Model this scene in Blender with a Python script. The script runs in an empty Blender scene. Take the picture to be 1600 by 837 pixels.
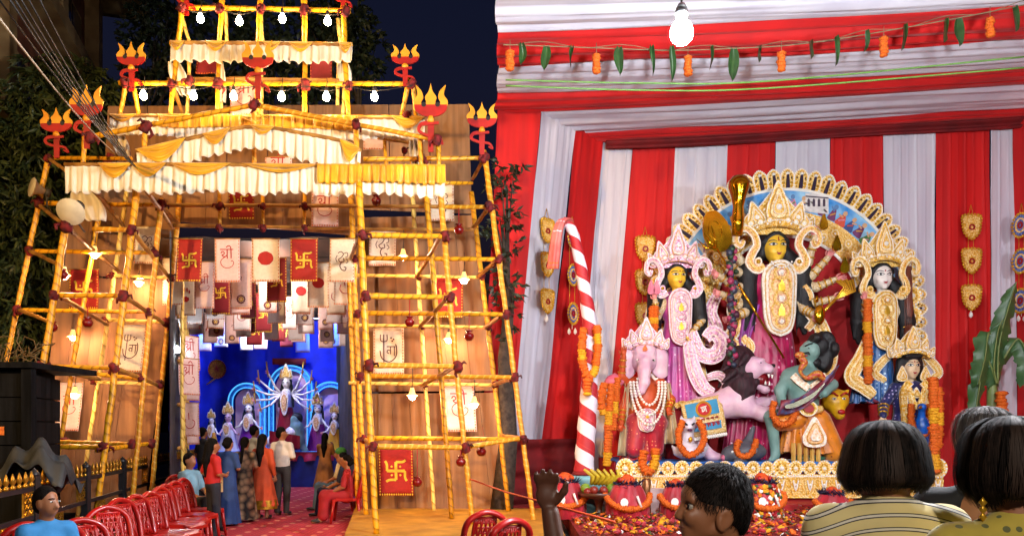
import bpy, math, random
import numpy as np
from math import sin, cos, pi, radians, sqrt, atan2
from mathutils import Vector, Matrix
random.seed(7); rng = np.random.default_rng(7)
SC = bpy.context.scene
COL = SC.collection
# ------------------------------------------------------------------ camera
FPX, HX, HY, CZ = 1200.0, 800.0, 670.0, 1.65      # focal length and principal point in photo pixels, eye height
cam = bpy.data.cameras.new('camera'); camo = bpy.data.objects.new('camera', cam); COL.objects.link(camo)
cam.sensor_width = 36.0; cam.lens = 36.0*FPX/1600.0; cam.shift_y = (HY-418.5)/1600.0
cam.clip_start = 0.05; cam.clip_end = 600
camo.location = (0, 0, CZ); camo.rotation_euler = (radians(90), 0, 0)
SC.camera = camo
# ------------------------------------------------------------------ night sky
w = bpy.data.worlds.new('World'); SC.world = w; w.use_nodes = True
nt = w.node_tree; bgn = nt.nodes['Background']
sky = nt.nodes.new('ShaderNodeTexSky'); sky.sky_type = 'NISHITA'; sky.sun_disc = False
sky.sun_elevation = radians(-2.2); sky.sun_rotation = radians(170); sky.air_density = 1.0; sky.dust_density = 0.4; sky.ozone_density = 3.0
nt.links.new(sky.outputs[0], bgn.inputs[0]); bgn.inputs[1].default_value = 0.15
SC.view_settings.view_transform = 'Standard'; SC.view_settings.look = 'None'
SC.view_settings.exposure = 0.0; SC.view_settings.gamma = 1.0
SC.cycles.max_bounces = 6; SC.cycles.diffuse_bounces = 3; SC.cycles.glossy_bounces = 3; SC.cycles.transmission_bounces = 4
SC.cycles.sample_clamp_indirect = 4.0; SC.cycles.caustics_reflective = False; SC.cycles.caustics_refractive = False
FLOOD_W, BULB_W, TENT_W, FILL_W = 9500.0, 24.0, 1150.0, 1000.0
# ------------------------------------------------------------------ materials
MATS = {}
def hexc(c):
    if isinstance(c, str):
        c = c.lstrip('#'); v = [int(c[i:i+2], 16)/255 for i in (0, 2, 4)]
        return tuple(((x/12.92) if x <= .04045 else ((x+.055)/1.055)**2.4) for x in v)
    return c
def pm(name, col, rough=.6, metal=0., var=.15, scale=8., bump=0., bscale=None, col2=None, emit=0., ecol=None, sheen=0., kind='noise', spec=.5, coat=0., trans=0.):
    """procedural principled material: base colour broken by noise towards col2, optional bump"""
    if name in MATS: return MATS[name]
    m = bpy.data.materials.new(name); m.use_nodes = True; t = m.node_tree; N = t.nodes; L = t.links
    b = N['Principled BSDF']; col = hexc(col)
    b.inputs['Roughness'].default_value = rough; b.inputs['Metallic'].default_value = metal
    b.inputs['Specular IOR Level'].default_value = spec; b.inputs['Coat Weight'].default_value = coat
    if sheen: b.inputs['Sheen Weight'].default_value = sheen
    tc = N.new('ShaderNodeTexCoord')
    c2 = hexc(col2) if col2 is not None else tuple(x*(1-var*1.6) for x in col)
    if kind == 'noise':
        tx = N.new('ShaderNodeTexNoise'); tx.inputs['Scale'].default_value = scale; tx.inputs['Detail'].default_value = 4
        L.new(tc.outputs['Object'], tx.inputs['Vector']); fac = tx.outputs['Fac']
    elif kind == 'voronoi':
        tx = N.new('ShaderNodeTexVoronoi'); tx.inputs['Scale'].default_value = scale
        L.new(tc.outputs['Object'], tx.inputs['Vector']); fac = tx.outputs['Distance']
    elif kind == 'wave':      # spiral wrap, uses uv (around, metres along)
        mp = N.new('ShaderNodeMapping'); mp.inputs['Scale'].default_value = (1, scale, 1); mp.inputs['Rotation'].default_value = (0, 0, 0)
        L.new(tc.outputs['UV'], mp.inputs['Vector'])
        sx = N.new('ShaderNodeSeparateXYZ'); L.new(mp.outputs[0], sx.inputs[0])
        nz = N.new('ShaderNodeTexNoise'); nz.inputs['Scale'].default_value = 6; L.new(tc.outputs['Object'], nz.inputs['Vector'])
        ad = N.new('ShaderNodeMath'); ad.operation = 'ADD'; L.new(sx.outputs[0], ad.inputs[0]); L.new(sx.outputs[1], ad.inputs[1])
        ad2 = N.new('ShaderNodeMath'); ad2.operation = 'MULTIPLY_ADD'; L.new(nz.outputs['Fac'], ad2.inputs[0]); ad2.inputs[1].default_value = .9; L.new(ad.outputs[0], ad2.inputs[2])
        fr = N.new('ShaderNodeMath'); fr.operation = 'FRACT'; L.new(ad2.outputs[0], fr.inputs[0]); fac = fr.outputs[0]
    elif kind == 'grain':     # fine streaks along z
        mp = N.new('ShaderNodeMapping'); mp.inputs['Scale'].default_value = (scale, scale, scale*.06)
        L.new(tc.outputs['Object'], mp.inputs['Vector'])
        tx = N.new('ShaderNodeTexNoise'); tx.inputs['Scale'].default_value = 1; tx.inputs['Detail'].default_value = 6
        L.new(mp.outputs[0], tx.inputs['Vector']); fac = tx.outputs['Fac']
    cr = N.new('ShaderNodeValToRGB'); e = cr.color_ramp.elements
    lo, hi = (.35, .65) if kind in ('noise', 'grain') else (0., .75)
    if kind == 'wave': lo, hi = .0, .35
    e[0].position = lo; e[1].position = hi; e[0].color = (*c2, 1); e[1].color = (*col, 1)
    L.new(fac, cr.inputs[0]); L.new(cr.outputs[0], b.inputs['Base Color'])
    if bump:
        bp = N.new('ShaderNodeBump'); bp.inputs['Strength'].default_value = bump; bp.inputs['Distance'].default_value = .02
        if bscale:
            bx = N.new('ShaderNodeTexNoise'); bx.inputs['Scale'].default_value = bscale; L.new(tc.outputs['Object'], bx.inputs['Vector'])
            L.new(bx.outputs['Fac'], bp.inputs['Height'])
        else: L.new(fac, bp.inputs['Height'])
        L.new(bp.outputs[0], b.inputs['Normal'])
    if emit:
        b.inputs['Emission Color'].default_value = (*hexc(ecol if ecol is not None else col), 1); b.inputs['Emission Strength'].default_value = emit
    if trans:
        b.inputs['Subsurface Weight'].default_value = trans; b.inputs['Subsurface Radius'].default_value = (.1, .05, .03)
    MATS[name] = m; return m
# ------------------------------------------------------------------ mesh building
def U(x, y, D):
    """the point at distance D (metres along the view axis) that the photograph shows at pixel x, y"""
    return Vector(((x-HX)/FPX*D, D, CZ-(y-HY)/FPX*D))
def V3(*a): return Vector(a)
class MB:
    def __init__(s): s.v = []; s.f = []; s.m = []; s.uv = {}; s.sm = []
    def add(s, vs, fs, mi=0, smooth=False):
        o = len(s.v); s.v.extend([tuple(p) for p in vs])
        for f in fs: s.f.append(tuple(i+o for i in f)); s.m.append(mi); s.sm.append(smooth)
        return o
    def box(s, c, h, R=None, mi=0, taper=1.0):
        c = Vector(c); P = []
        for z in (-1, 1):
            k = taper if z > 0 else 1
            for x, y in ((-1, -1), (1, -1), (1, 1), (-1, 1)):
                p = Vector((x*h[0]*k, y*h[1]*k, z*h[2])); P.append(c+(R @ p if R else p))
        s.add(P, [(3, 2, 1, 0), (4, 5, 6, 7), (0, 1, 5, 4), (1, 2, 6, 5), (2, 3, 7, 6), (3, 0, 4, 7)], mi)
    def bar(s, a, b, wx, wz, mi=0):
        a = Vector(a); b = Vector(b); d = b-a; L = d.length; q = d.to_track_quat('Y', 'Z').to_matrix()
        s.box((a+b)/2, (wx/2, L/2, wz/2), q, mi)
    def tube(s, pts, r, n=8, mi=0, cap=True, smooth=True, flat=1.0, up=None):
        pts = [Vector(p) for p in pts]; k = len(pts)
        rr = [r]*k if isinstance(r, (int, float)) else list(r)
        V = []; prev = None; o = len(s.v); uvs = []; ln = 0
        for i, p in enumerate(pts):
            d = (pts[min(i+1, k-1)]-pts[max(i-1, 0)])
            if d.length < 1e-9: d = Vector((0, 0, 1))
            d.normalize()
            if prev is None:
                ref = Vector(up) if up else (Vector((0, 1, 0)) if abs(d.y) < .9 else Vector((1, 0, 0)))
                a = d.cross(ref).normalized()
            else:
                a = (prev-d*prev.dot(d))
                a = a.normalized() if a.length > 1e-6 else d.orthogonal().normalized()
            prev = a; b = d.cross(a)
            if i: ln += (p-pts[i-1]).length
            for j in range(n):
                t = 2*pi*j/n; V.append(p+(a*cos(t)+b*sin(t)*flat)*rr[i]); uvs.append((j/n, ln))
        F = []
        for i in range(k-1):
            for j in range(n):
                j2 = (j+1) % n; F.append((i*n+j, i*n+j2, (i+1)*n+j2, (i+1)*n+j))
        if cap: F.append(tuple(range(n-1, -1, -1))); F.append(tuple((k-1)*n+j for j in range(n)))
        f0 = len(s.f); s.add(V, F, mi, smooth)
        for fi, f in enumerate(F):
            if len(f) == 4 and fi < (k-1)*n:
                i, j = divmod(fi, n); s.uv[f0+fi] = [(j/n, uvs[i*n][1]), ((j+1)/n, uvs[i*n][1]), ((j+1)/n, uvs[(i+1)*n][1]), (j/n, uvs[(i+1)*n][1])]
    def grid(s, fn, nu, nv, mi=0, smooth=True, closed=False):
        V = [fn(i/nu, j/nv) for j in range(nv+1) for i in range(nu+1)]
        F = [(j*(nu+1)+i, j*(nu+1)+i+1, (j+1)*(nu+1)+i+1, (j+1)*(nu+1)+i) for j in range(nv) for i in range(nu)]
        f0 = len(s.f); s.add(V, F, mi, smooth)
        for fi in range(len(F)):
            j, i = divmod(fi, nu); s.uv[f0+fi] = [(i/nu, j/nv), ((i+1)/nu, j/nv), ((i+1)/nu, (j+1)/nv), (i/nu, (j+1)/nv)]
    def lathe(s, prof, c=(0, 0, 0), n=16, mi=0, smooth=True, sy=1.0, axis=None):
        c = Vector(c); R = Vector((0, 0, 1)).rotation_difference(Vector(axis)).to_matrix() if axis else None
        V = []
        for r, z in prof:
            for j in range(n):
                p = Vector((r*cos(2*pi*j/n), r*sin(2*pi*j/n)*sy, z)); V.append(c+(R @ p if R else p))
        k = len(prof)
        F = [(i*n+j, i*n+(j+1) % n, (i+1)*n+(j+1) % n, (i+1)*n+j) for i in range(k-1) for j in range(n)]
        if prof[0][0] > 1e-5: F.append(tuple(range(n-1, -1, -1)))
        if prof[-1][0] > 1e-5: F.append(tuple((k-1)*n+j for j in range(n)))
        s.add(V, F, mi, smooth)
    def ball(s, c, r, n=8, mi=0, jit=0., sc=(1, 1, 1), R=None):
        m = max(4, n*3//4); c = Vector(c); V = []; rr = random.Random(hash((round(c.x, 3), round(c.y, 3), round(c.z, 3))) & 0xffff)
        for i in range(m+1):
            t = pi*i/m
            for j in range(n):
                q = r*(1+(rr.uniform(-jit, jit) if jit and 0 < i < m else 0))
                p = Vector((q*sin(t)*cos(2*pi*j/n)*sc[0], q*sin(t)*sin(2*pi*j/n)*sc[1], q*cos(t)*sc[2])); V.append(c+(R @ p if R else p))
        F = [(i*n+j, (i+1)*n+j, (i+1)*n+(j+1) % n, i*n+(j+1) % n) for i in range(m) for j in range(n)]
        s.add(V, F, mi, True)
    def bead(s, c, r, N=(0, -1, 0), mi=0):
        """a cheap six-sided dome"""
        c = Vector(c); N = Vector(N); a = N.orthogonal().normalized(); b = N.cross(a)
        V = [c+(a*cos(t*pi/3)+b*sin(t*pi/3))*r for t in range(6)]+[c+(a*cos(t*pi/3)+b*sin(t*pi/3))*r*.7+N*r*.6 for t in range(6)]+[c+N*r*.9]
        s.add(V, [(i, (i+1) % 6, 6+(i+1) % 6, 6+i) for i in range(6)]+[(6+i, 6+(i+1) % 6, 12) for i in range(6)], mi, True)
    def extrude(s, fr, pts, c0, c1, mi=0, smooth=False):
        """fr: frame (O,U,V,N); 2d outline extruded between c0 and c1 along N"""
        n = len(pts); O, A, B, N = fr
        V = [O+A*a+B*b+N*c0 for a, b in pts]+[O+A*a+B*b+N*c1 for a, b in pts]
        o = s.add(V, [tuple(range(n-1, -1, -1)), tuple(range(n, 2*n))], mi, False)
        for i in range(n): s.f.append((o+i, o+(i+1) % n, o+n+(i+1) % n, o+n+i)); s.m.append(mi); s.sm.append(smooth)
    def stroke(s, fr, pts, wd, c0, c1, mi=0, close=False):
        """a brush stroke of width wd (number or list) along 2d points"""
        k = len(pts); ws = [wd]*k if isinstance(wd, (int, float)) else list(wd); O, A, B, N = fr; L = []; R = []
        for i, p in enumerate(pts):
            a = pts[(i-1) % k] if (close or i) else pts[0]; b = pts[(i+1) % k] if (close or i < k-1) else pts[-1]
            dx, dy = b[0]-a[0], b[1]-a[1]; q = sqrt(dx*dx+dy*dy) or 1; nx, ny = -dy/q*ws[i]/2, dx/q*ws[i]/2
            L.append((p[0]+nx, p[1]+ny)); R.append((p[0]-nx, p[1]-ny))
        V = []
        for l, r in zip(L, R):
            for (a, b), c in ((l, c0), (r, c0), (r, c1), (l, c1)): V.append(O+A*a+B*b+N*c)
        F = []
        for i in range(k if close else k-1):
            o = i*4; q = ((i+1) % k)*4
            for j in range(4): F.append((o+j, o+(j+1) % 4, q+(j+1) % 4, q+j))
        if not close: F += [(3, 2, 1, 0), ((k-1)*4, (k-1)*4+1, (k-1)*4+2, (k-1)*4+3)]
        s.add(V, F, mi)
    def mesh(s, name, off=(0, 0, 0)):
        me = bpy.data.meshes.new(name); ox, oy, oz = off
        me.from_pydata([(x-ox, y-oy, z-oz) for x, y, z in s.v], [], s.f)
        me.polygons.foreach_set('material_index', s.m); me.polygons.foreach_set('use_smooth', s.sm)
        if s.uv:
            ul = me.uv_layers.new(name='UVMap'); d = np.zeros(len(me.loops)*2, np.float32)
            ls = np.zeros(len(me.polygons), np.int32); me.polygons.foreach_get('loop_start', ls)
            for fi, q in s.uv.items():
                for k, (a, b) in enumerate(q): d[(ls[fi]+k)*2] = a; d[(ls[fi]+k)*2+1] = b
            ul.data.foreach_set('uv', d)
        me.update(); return me
WL = {}       # world position of the origin of each object (unrotated while building)
def tag(o, label=None, cat=None, group=None, kind=None):
    if label: o['label'] = label
    if cat: o['category'] = cat
    if group: o['group'] = group
    if kind: o['kind'] = kind
    return o
def thing(name, loc, label, cat, group=None):
    o = bpy.data.objects.new(name, None); COL.objects.link(o); o.location = loc; o.empty_display_size = .1
    WL[o.name] = Vector(loc); return tag(o, label, cat, group)
def obj(name, mb, mats, parent=None, label=None, cat=None, group=None, kind=None, origin=None):
    if parent is not None: off = WL[parent.name]
    elif origin is not None: off = Vector(origin)
    else:
        a = np.array(mb.v); mn, mx = a.min(0), a.max(0); off = Vector(((mn[0]+mx[0])/2, (mn[1]+mx[1])/2, mn[2]))
    me = mb.mesh(name, off)
    for m in (mats if isinstance(mats, (list, tuple)) else [mats]): me.materials.append(m)
    o = bpy.data.objects.new(name, me); COL.objects.link(o)
    if parent is not None: o.parent = parent
    else: o.location = off
    WL[o.name] = Vector(off); return tag(o, label, cat, group, kind)
def share(name, me, parent, loc, rot=None, scale=None):
    """another part that uses an existing mesh"""
    o = bpy.data.objects.new(name, me); COL.objects.link(o); o.parent = parent
    o.location = Vector(loc)-(WL[parent.name] if parent is not None else Vector())
    if rot: o.rotation_euler = rot
    if scale: o.scale = (scale,)*3 if isinstance(scale, (int, float)) else scale
    WL[o.name] = Vector(loc); return o
def dup(src, loc, rz=0., label=None, scale=None, group=None):
    r = src.copy(); COL.objects.link(r); r.location = loc; r.rotation_euler = (0, 0, rz)
    if scale: r.scale = (scale,)*3
    if label: r['label'] = label
    if group: r['group'] = group
    for ch in list(src.children):
        c = ch.copy(); COL.objects.link(c); c.parent = r
        for g in list(ch.children):
            d = g.copy(); COL.objects.link(d); d.parent = c
    return r
def smooth2(pts, k=5, close=False):
    """catmull-rom through 2d or 3d points"""
    P = [np.array(p, float) for p in pts]; n = len(P); out = []
    for i in range(n if close else n-1):
        p0 = P[i-1] if (close or i) else P[0]; p1 = P[i]; p2 = P[(i+1) % n]; p3 = P[(i+2) % n] if (close or i+2 < n) else P[-1]
        for j in range(k):
            t = j/k; out.append(tuple(.5*((2*p1)+(-p0+p2)*t+(2*p0-5*p1+4*p2-p3)*t*t+(-p0+3*p1-3*p2+p3)*t**3)))
    if not close: out.append(tuple(P[-1]))
    return out
def frame(O, yaw=0., tilt=0., scale=1.):
    """upright drawing plane whose normal faces -Y (towards the street), turned by yaw"""
    A = Vector((cos(yaw), sin(yaw), 0)); N = Vector((sin(yaw), -cos(yaw), 0)); B = Vector((0, 0, 1))
    if tilt: A2 = A*cos(tilt)+B*sin(tilt); B = B*cos(tilt)-A*sin(tilt); A = A2
    return (Vector(O), A*scale, B*scale, N)
def arc(cx, cy, rx, ry, a0, a1, n=12): return [(cx+rx*cos(radians(a0+(a1-a0)*i/n)), cy+ry*sin(radians(a0+(a1-a0)*i/n))) for i in range(n+1)]
# ------------------------------------------------------------------ smooth bodies from distance fields
def sdf(prims, h, k=.03, dfn=None):
    """prims: ('c',a,b,ra,rb[,op]) tapered capsule, ('e',c,(rx,ry,rz)[,R][,op]) ellipsoid; op 's' carves.  Surface nets mesh."""
    lo = np.full(3, 1e9); hi = -lo
    for p in prims:
        if p[-1] == 's': continue
        if p[0] == 'c':
            for q, r in ((p[1], p[3]), (p[2], p[4])): lo = np.minimum(lo, np.array(q)-r); hi = np.maximum(hi, np.array(q)+r)
        else:
            r = max(p[2]); lo = np.minimum(lo, np.array(p[1])-r); hi = np.maximum(hi, np.array(p[1])+r)
    lo -= 2.5*h+k*.3; hi += 2.5*h+k*.3
    n = np.ceil((hi-lo)/h).astype(int)+1
    ax = [lo[i]+h*np.arange(n[i]) for i in range(3)]
    d = np.full(n, 1.0, np.float32)
    for p in prims:
        sub = p[-1] == 's'
        if p[0] == 'c':
            a = np.array(p[1], float); b = np.array(p[2], float); ra, rb = p[3], p[4]
            bl = np.minimum(a-ra, b-rb)-3*k-3*h; bh = np.maximum(a+ra, b+rb)+3*k+3*h
        else:
            c = np.array(p[1], float); r = np.array(p[2], float); m = r.max(); bl = c-m-3*k-3*h; bh = c+m+3*k+3*h
        i0 = np.maximum(((bl-lo)/h).astype(int), 0); i1 = np.minimum(((bh-lo)/h).astype(int)+2, n)
        if (i1 <= i0).any(): continue
        X, Y, Z = np.meshgrid(*[ax[i][i0[i]:i1[i]] for i in range(3)], indexing='ij', sparse=True)
        if p[0] == 'c':
            ab = b-a; L = float(ab@ab) or 1e-9
            t = np.clip(((X-a[0])*ab[0]+(Y-a[1])*ab[1]+(Z-a[2])*ab[2])/L, 0, 1)
            e = np.sqrt((X-a[0]-ab[0]*t)**2+(Y-a[1]-ab[1]*t)**2+(Z-a[2]-ab[2]*t)**2)-(ra+(rb-ra)*t)
        else:
            dx, dy, dz = X-c[0], Y-c[1], Z-c[2]
            if len(p) > 3 and isinstance(p[3], Matrix):
                R = np.array(p[3]); dx, dy, dz = (R[0, 0]*dx+R[1, 0]*dy+R[2, 0]*dz, R[0, 1]*dx+R[1, 1]*dy+R[2, 1]*dz, R[0, 2]*dx+R[1, 2]*dy+R[2, 2]*dz)
            k0 = np.sqrt((dx/r[0])**2+(dy/r[1])**2+(dz/r[2])**2); k1 = np.sqrt((dx/r[0]**2)**2+(dy/r[1]**2)**2+(dz/r[2]**2)**2)
            e = k0*(k0-1)/np.maximum(k1, 1e-6)
        sl = tuple(slice(i0[i], i1[i]) for i in range(3)); o = d[sl]
        if sub:
            e = -e; q = np.clip(.5-.5*(o-e)/(k*.4), 0, 1); d[sl] = o*(1-q)+e*q+k*.4*q*(1-q)
        else:
            q = np.clip(.5+.5*(o-e)/k, 0, 1); d[sl] = o*(1-q)+e*q-k*q*(1-q)
    if dfn is not None:
        X, Y, Z = np.meshgrid(*ax, indexing='ij'); d = dfn(d, X, Y, Z)
    ins = d < 0
    cnt = np.zeros(n-1, np.int16); acc = np.zeros((*(n-1), 3), np.float32)
    I, J, K = n
    def cor(x): return tuple(slice(x[q], n[q]-1+x[q]) for q in range(3))
    cs = [(a, b, c) for a in (0, 1) for b in (0, 1) for c in (0, 1)]
    for a in cs:
        for q in range(3):
            if a[q] == 0:
                b = list(a); b[q] = 1; d0, d1 = d[cor(a)], d[cor(b)]; x = (d0 < 0) != (d1 < 0)
                with np.errstate(divide='ignore', invalid='ignore'): t = np.where(x, d0/(d0-d1), 0)
                cnt += x
                for w in range(3): acc[..., w] += np.where(x, (t if w == q else a[w]), 0)
    act = cnt > 0; idx = np.full(act.shape, -1, np.int64); idx[act] = np.arange(act.sum())
    pos = np.argwhere(act); P = (pos+acc[act]/cnt[act][:, None])*h+lo
    F = []
    for q in range(3):
        u, w = [(1, 2), (2, 0), (0, 1)][q]
        s0 = [slice(None)]*3; s1 = [slice(None)]*3; s0[q] = slice(0, n[q]-1); s1[q] = slice(1, n[q])
        x = ins[tuple(s0)] != ins[tuple(s1)]; fl = ins[tuple(s0)]
        e = np.argwhere(x); fl = fl[x]
        ok = (e[:, u] > 0) & (e[:, w] > 0) & (e[:, u] < n[u]-1) & (e[:, w] < n[w]-1); e = e[ok]; fl = fl[ok]
        def g(du, dw):
            z = e.copy(); z[:, u] += du; z[:, w] += dw; return idx[z[:, 0], z[:, 1], z[:, 2]]
        a, b, c, dd = g(-1, -1), g(0, -1), g(0, 0), g(-1, 0)
        qd = np.stack([a, b, c, dd], 1); qd[~fl] = qd[~fl][:, ::-1]; F.append(qd)
    F = np.concatenate(F); F = F[(F >= 0).all(1)]
    mb = MB(); mb.v = [tuple(p) for p in P.tolist()]; mb.f = [tuple(f) for f in F.tolist()]; mb.m = [0]*len(mb.f); mb.sm = [True]*len(mb.f)
    return mb
def merge(a, b, mi=None):
    o = len(a.v); f0 = len(a.f); a.v += b.v
    a.f += [tuple(i+o for i in f) for f in b.f]; a.m += [mi if mi is not None else m for m in b.m]; a.sm += b.sm
    for k, q in b.uv.items(): a.uv[f0+k] = q
    return a
# ================================================================== SETTING
M_asph = pm('asphalt', (.05, .047, .045), .9, var=.4, scale=3, bump=.3, bscale=60)
M_wrap = pm('ribbon_wrapped_bamboo', '#e0a012', .42, kind='wave', scale=7, col2='#9a5c08', bump=.5)
M_wrap2 = pm('ribbon_wrapped_bamboo_pale', '#f2cf6a', .4, kind='wave', scale=5, col2='#b3780f', bump=.5)
M_wrap3 = pm('ribbon_wrapped_bamboo_deep', '#cf8a0c', .45, kind='wave', scale=9, col2='#e8c050', bump=.5)
M_bam = pm('bare_bamboo', '#c08a3a', .5, scale=5, col2='#7d5220', bump=.2)
M_knot = pm('red_cloth_knot', '#780a0c', .8, scale=12, col2='#3a0305', bump=.5)
M_pan = pm('brown_board', '#9e724a', .8, kind='grain', scale=9, col2='#7c5636', bump=.25)
M_pan2 = pm('brown_board_dark', '#966a44', .8, kind='grain', scale=7, col2='#745034', bump=.25)
M_white = pm('white_satin', '#ece0c6', .5, scale=3, var=.1, sheen=.3)
M_yel = pm('yellow_satin', '#e6ad12', .38, scale=3, col2='#c98b08', sheen=.3)
M_ply = pm('yellow_plywood', '#eda52a', .5, scale=4, col2='#d98a12')
M_redp = pm('red_paint', '#b3140f', .5, scale=5, col2='#8c0c0c')
M_black = pm('black_metal', (.015, .015, .017), .45, scale=6)
M_gold = pm('gold_paint', '#c8952e', .32, metal=.7, scale=12, col2='#8f641a')
M_cord = pm('dark_cord', (.02, .018, .016), .8)
M_dark = pm('dark_wall_cloth', (.035, .033, .04), .9, scale=2, var=.4)

g = MB(); S = 220
g.add([(-S, -40, 0), (S, -40, 0), (S, 400, 0), (-S, 400, 0)], [(0, 1, 2, 3)])
obj('ground', g, M_asph, kind='structure', origin=(0, 0, 0))
# carpet of the passage: red with a lattice of pale flowers
def carpet_mat():
    m = bpy.data.materials.new('patterned_red_carpet'); m.use_nodes = True; t = m.node_tree; N = t.nodes; L = t.links; b = N['Principled BSDF']
    tc = N.new('ShaderNodeTexCoord'); mp = N.new('ShaderNodeMapping'); mp.inputs['Scale'].default_value = (2.6, 2.6, 2.6); L.new(tc.outputs['Object'], mp.inputs[0])
    vo = N.new('ShaderNodeTexVoronoi'); vo.inputs['Randomness'].default_value = 0.; vo.inputs['Scale'].default_value = 1.; L.new(mp.outputs[0], vo.inputs[0])
    v2 = N.new('ShaderNodeTexVoronoi'); v2.feature = 'DISTANCE_TO_EDGE'; v2.inputs['Randomness'].default_value = .25; L.new(mp.outputs[0], v2.inputs[0])
    r1 = N.new('ShaderNodeValToRGB'); r1.color_ramp.elements[0].position = .1; r1.color_ramp.elements[1].position = .16
    r1.color_ramp.elements[0].color = (.7, .35, .2, 1); r1.color_ramp.elements[1].color = (.36, .012, .03, 1)
    r2 = N.new('ShaderNodeValToRGB'); r2.color_ramp.elements[0].position = .03; r2.color_ramp.elements[1].position = .06
    r2.color_ramp.elements[0].color = (.32, .05, .04, 1); r2.color_ramp.elements[1].color = (0, 0, 0, 1)
    mx = N.new('ShaderNodeMix'); mx.data_type = 'RGBA'; mx.blend_type = 'ADD'; mx.inputs[0].default_value = 1
    L.new(vo.outputs['Distance'], r1.inputs[0]); L.new(v2.outputs['Distance'], r2.inputs[0]); L.new(r1.outputs[0], mx.inputs[6]); L.new(r2.outputs[0], mx.inputs[7])
    L.new(mx.outputs[2], b.inputs['Base Color']); b.inputs['Roughness'].default_value = .85
    return m
M_carpet = carpet_mat()
g = MB(); g.add([(-5.1, 6.5, .006), (-2.35, 6.5, .006), (-2.5, 12, .006), (-4.4, 23.5, .006), (-9.9, 23.5, .006), (-5.45, 12, .006)], [(0, 1, 2, 5), (5, 2, 3, 4)])
obj('carpet', g, M_carpet, label='red patterned carpet along the passage floor', kind='structure', origin=(0, 0, 0))

# ================================================================== BAMBOO GATEWAY
GATE = thing('bamboo_gateway', (-4.2, 12.5, 0), 'tall stepped bamboo gateway with wrapped yellow poles and red knots', 'gateway')
def line_to_z(a, b, z):
    t = (z-a.z)/(b.z-a.z); return a+(b-a)*t
def stick(a, b, r=.036, mat=None, name='pole', parent=None):
    mb = MB(); a = Vector(a); b = Vector(b); n = max(5, int((b-a).length/.1)); ph = random.uniform(0, 9)
    pts = []; rr = []
    sag = Vector((random.uniform(-1, 1), random.uniform(-1, 1), 0))*.022*min(1, (b-a).length/2)
    for i in range(n+1):
        t = i/n; pts.append(a.lerp(b, t)+sag*sin(pi*t)+Vector((sin(i*.9+ph), cos(i*.7+ph), 0))*.003); rr.append(r*(1+.05*sin(i*2.3+ph)+(.13 if i % 4 == 2 else 0))*(1.06-.14*t))
    mb.tube(pts, rr, 9)
    return obj(name, mb, mat or random.choice((M_wrap, M_wrap, M_wrap3)), parent or GATE)
def post(xa, ya, Da, xb, yb, Db, z=0., r=.04, mat=None):
    a, b = U(xa, ya, Da), U(xb, yb, Db); return stick(a, line_to_z(a, b, z), r, mat)
def bar(xa, ya, Da, xb, yb, Db, r=.034, mat=None): return stick(U(xa, ya, Da), U(xb, yb, Db), r, mat)
KN = []
for q in range(4):
    mb = MB(); rq = random.Random(q)
    prof = [(.0, -.085), (.05, -.08), (.068, -.055), (.058, -.03), (.074, 0), (.06, .03), (.07, .055), (.045, .08), (0, .088)]
    mb.lathe(prof, n=9); mb.v = [(x*rq.uniform(.85, 1.2), y*rq.uniform(.85, 1.2), z*rq.uniform(.9, 1.1)) for x, y, z in mb.v]
    mb.tube([(.05, -.03, 0), (.1, -.06, -.05), (.09, -.05, -.12)], [.02, .025, .012], 5)
    mb.tube([(-.05, -.03, .02), (-.1, -.04, .04), (-.12, -.05, -.01)], [.02, .022, .01], 5)
    me = mb.mesh('knot'); me.materials.append(M_knot); KN.append(me)
def knot(x, y, D, s=1.):
    return share('knot', random.choice(KN), GATE, U(x, y, D-.03), (random.uniform(-.6, .6), random.uniform(-.6, .6), random.uniform(0, 6)), s*random.uniform(.78, 1.02))
# --- right tower uprights
PZ = .22
post(561, 285, 10.6, 588, 830, 10.5, PZ, .045)
post(688, 300, 11.6, 738, 812, 11.6, PZ, .043)
post(548, 290, 12.6, 572, 800, 12.9, PZ, .042)
post(540, 290, 13.5, 559, 785, 13.6, PZ, .04)
post(666, 300, 12.4, 706, 812, 12.3, PZ, .042)
post(644, 300, 13.5, 678, 792, 13.5, PZ, .036, M_wrap2)
post(736, 300, 13.3, 794, 793, 13.4, PZ, .042)
post(756, 235, 12.2, 832, 800, 12.2, 0, .042)
# --- right tower rails: front, middle, back
for y in (367, 462, 570, 697):
    k = (y-285)/545; bar(562+27*k, y, 10.55, 692+50*(y-300)/512, y+2, 11.6, .038)
    knot(563+27*k, y, 10.5); knot(689+50*(y-300)/512, y+2, 11.55, 1.1)
for y in (404, 490, 588, 685):
    k = (y-290)/500; bar(550+24*k, y-1, 12.6, 757+76*(y-235)/565, y+1, 12.2, .036)
    knot(549+24*k, y, 12.6, .9); knot(757+76*(y-235)/565, y+1, 12.2)
for y in (432, 510, 600):
    bar(545, y-2, 13.5, 738+58*(y-300)/490, y+1, 13.3, .03, M_wrap2); knot(738+58*(y-300)/490, y, 13.3, .8)
    knot(648+30*(y-300)/490, y, 13.45, .75)
for (xa, ya, xb, yb) in ((690, 367, 652, 432), (702, 463, 656, 510), (713, 571, 659, 602)):
    bar(xa, ya, 11.5, xb, yb, 13.4, .034, M_bam)
for (xa, ya, xb, yb) in ((765, 323, 738, 358), (777, 405, 747, 432), (789, 490, 757, 512), (801, 590, 769, 602), (815, 684, 783, 680)):
    bar(xa, ya, 12.2, xb, yb, 13.3, .034, M_bam)
bar(563, 367, 10.6, 548, 404, 12.6, .03, M_bam); bar(588, 697, 10.55, 570, 685, 12.8, .034); bar(735, 697, 11.6, 815, 684, 12.2, .034)
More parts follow.
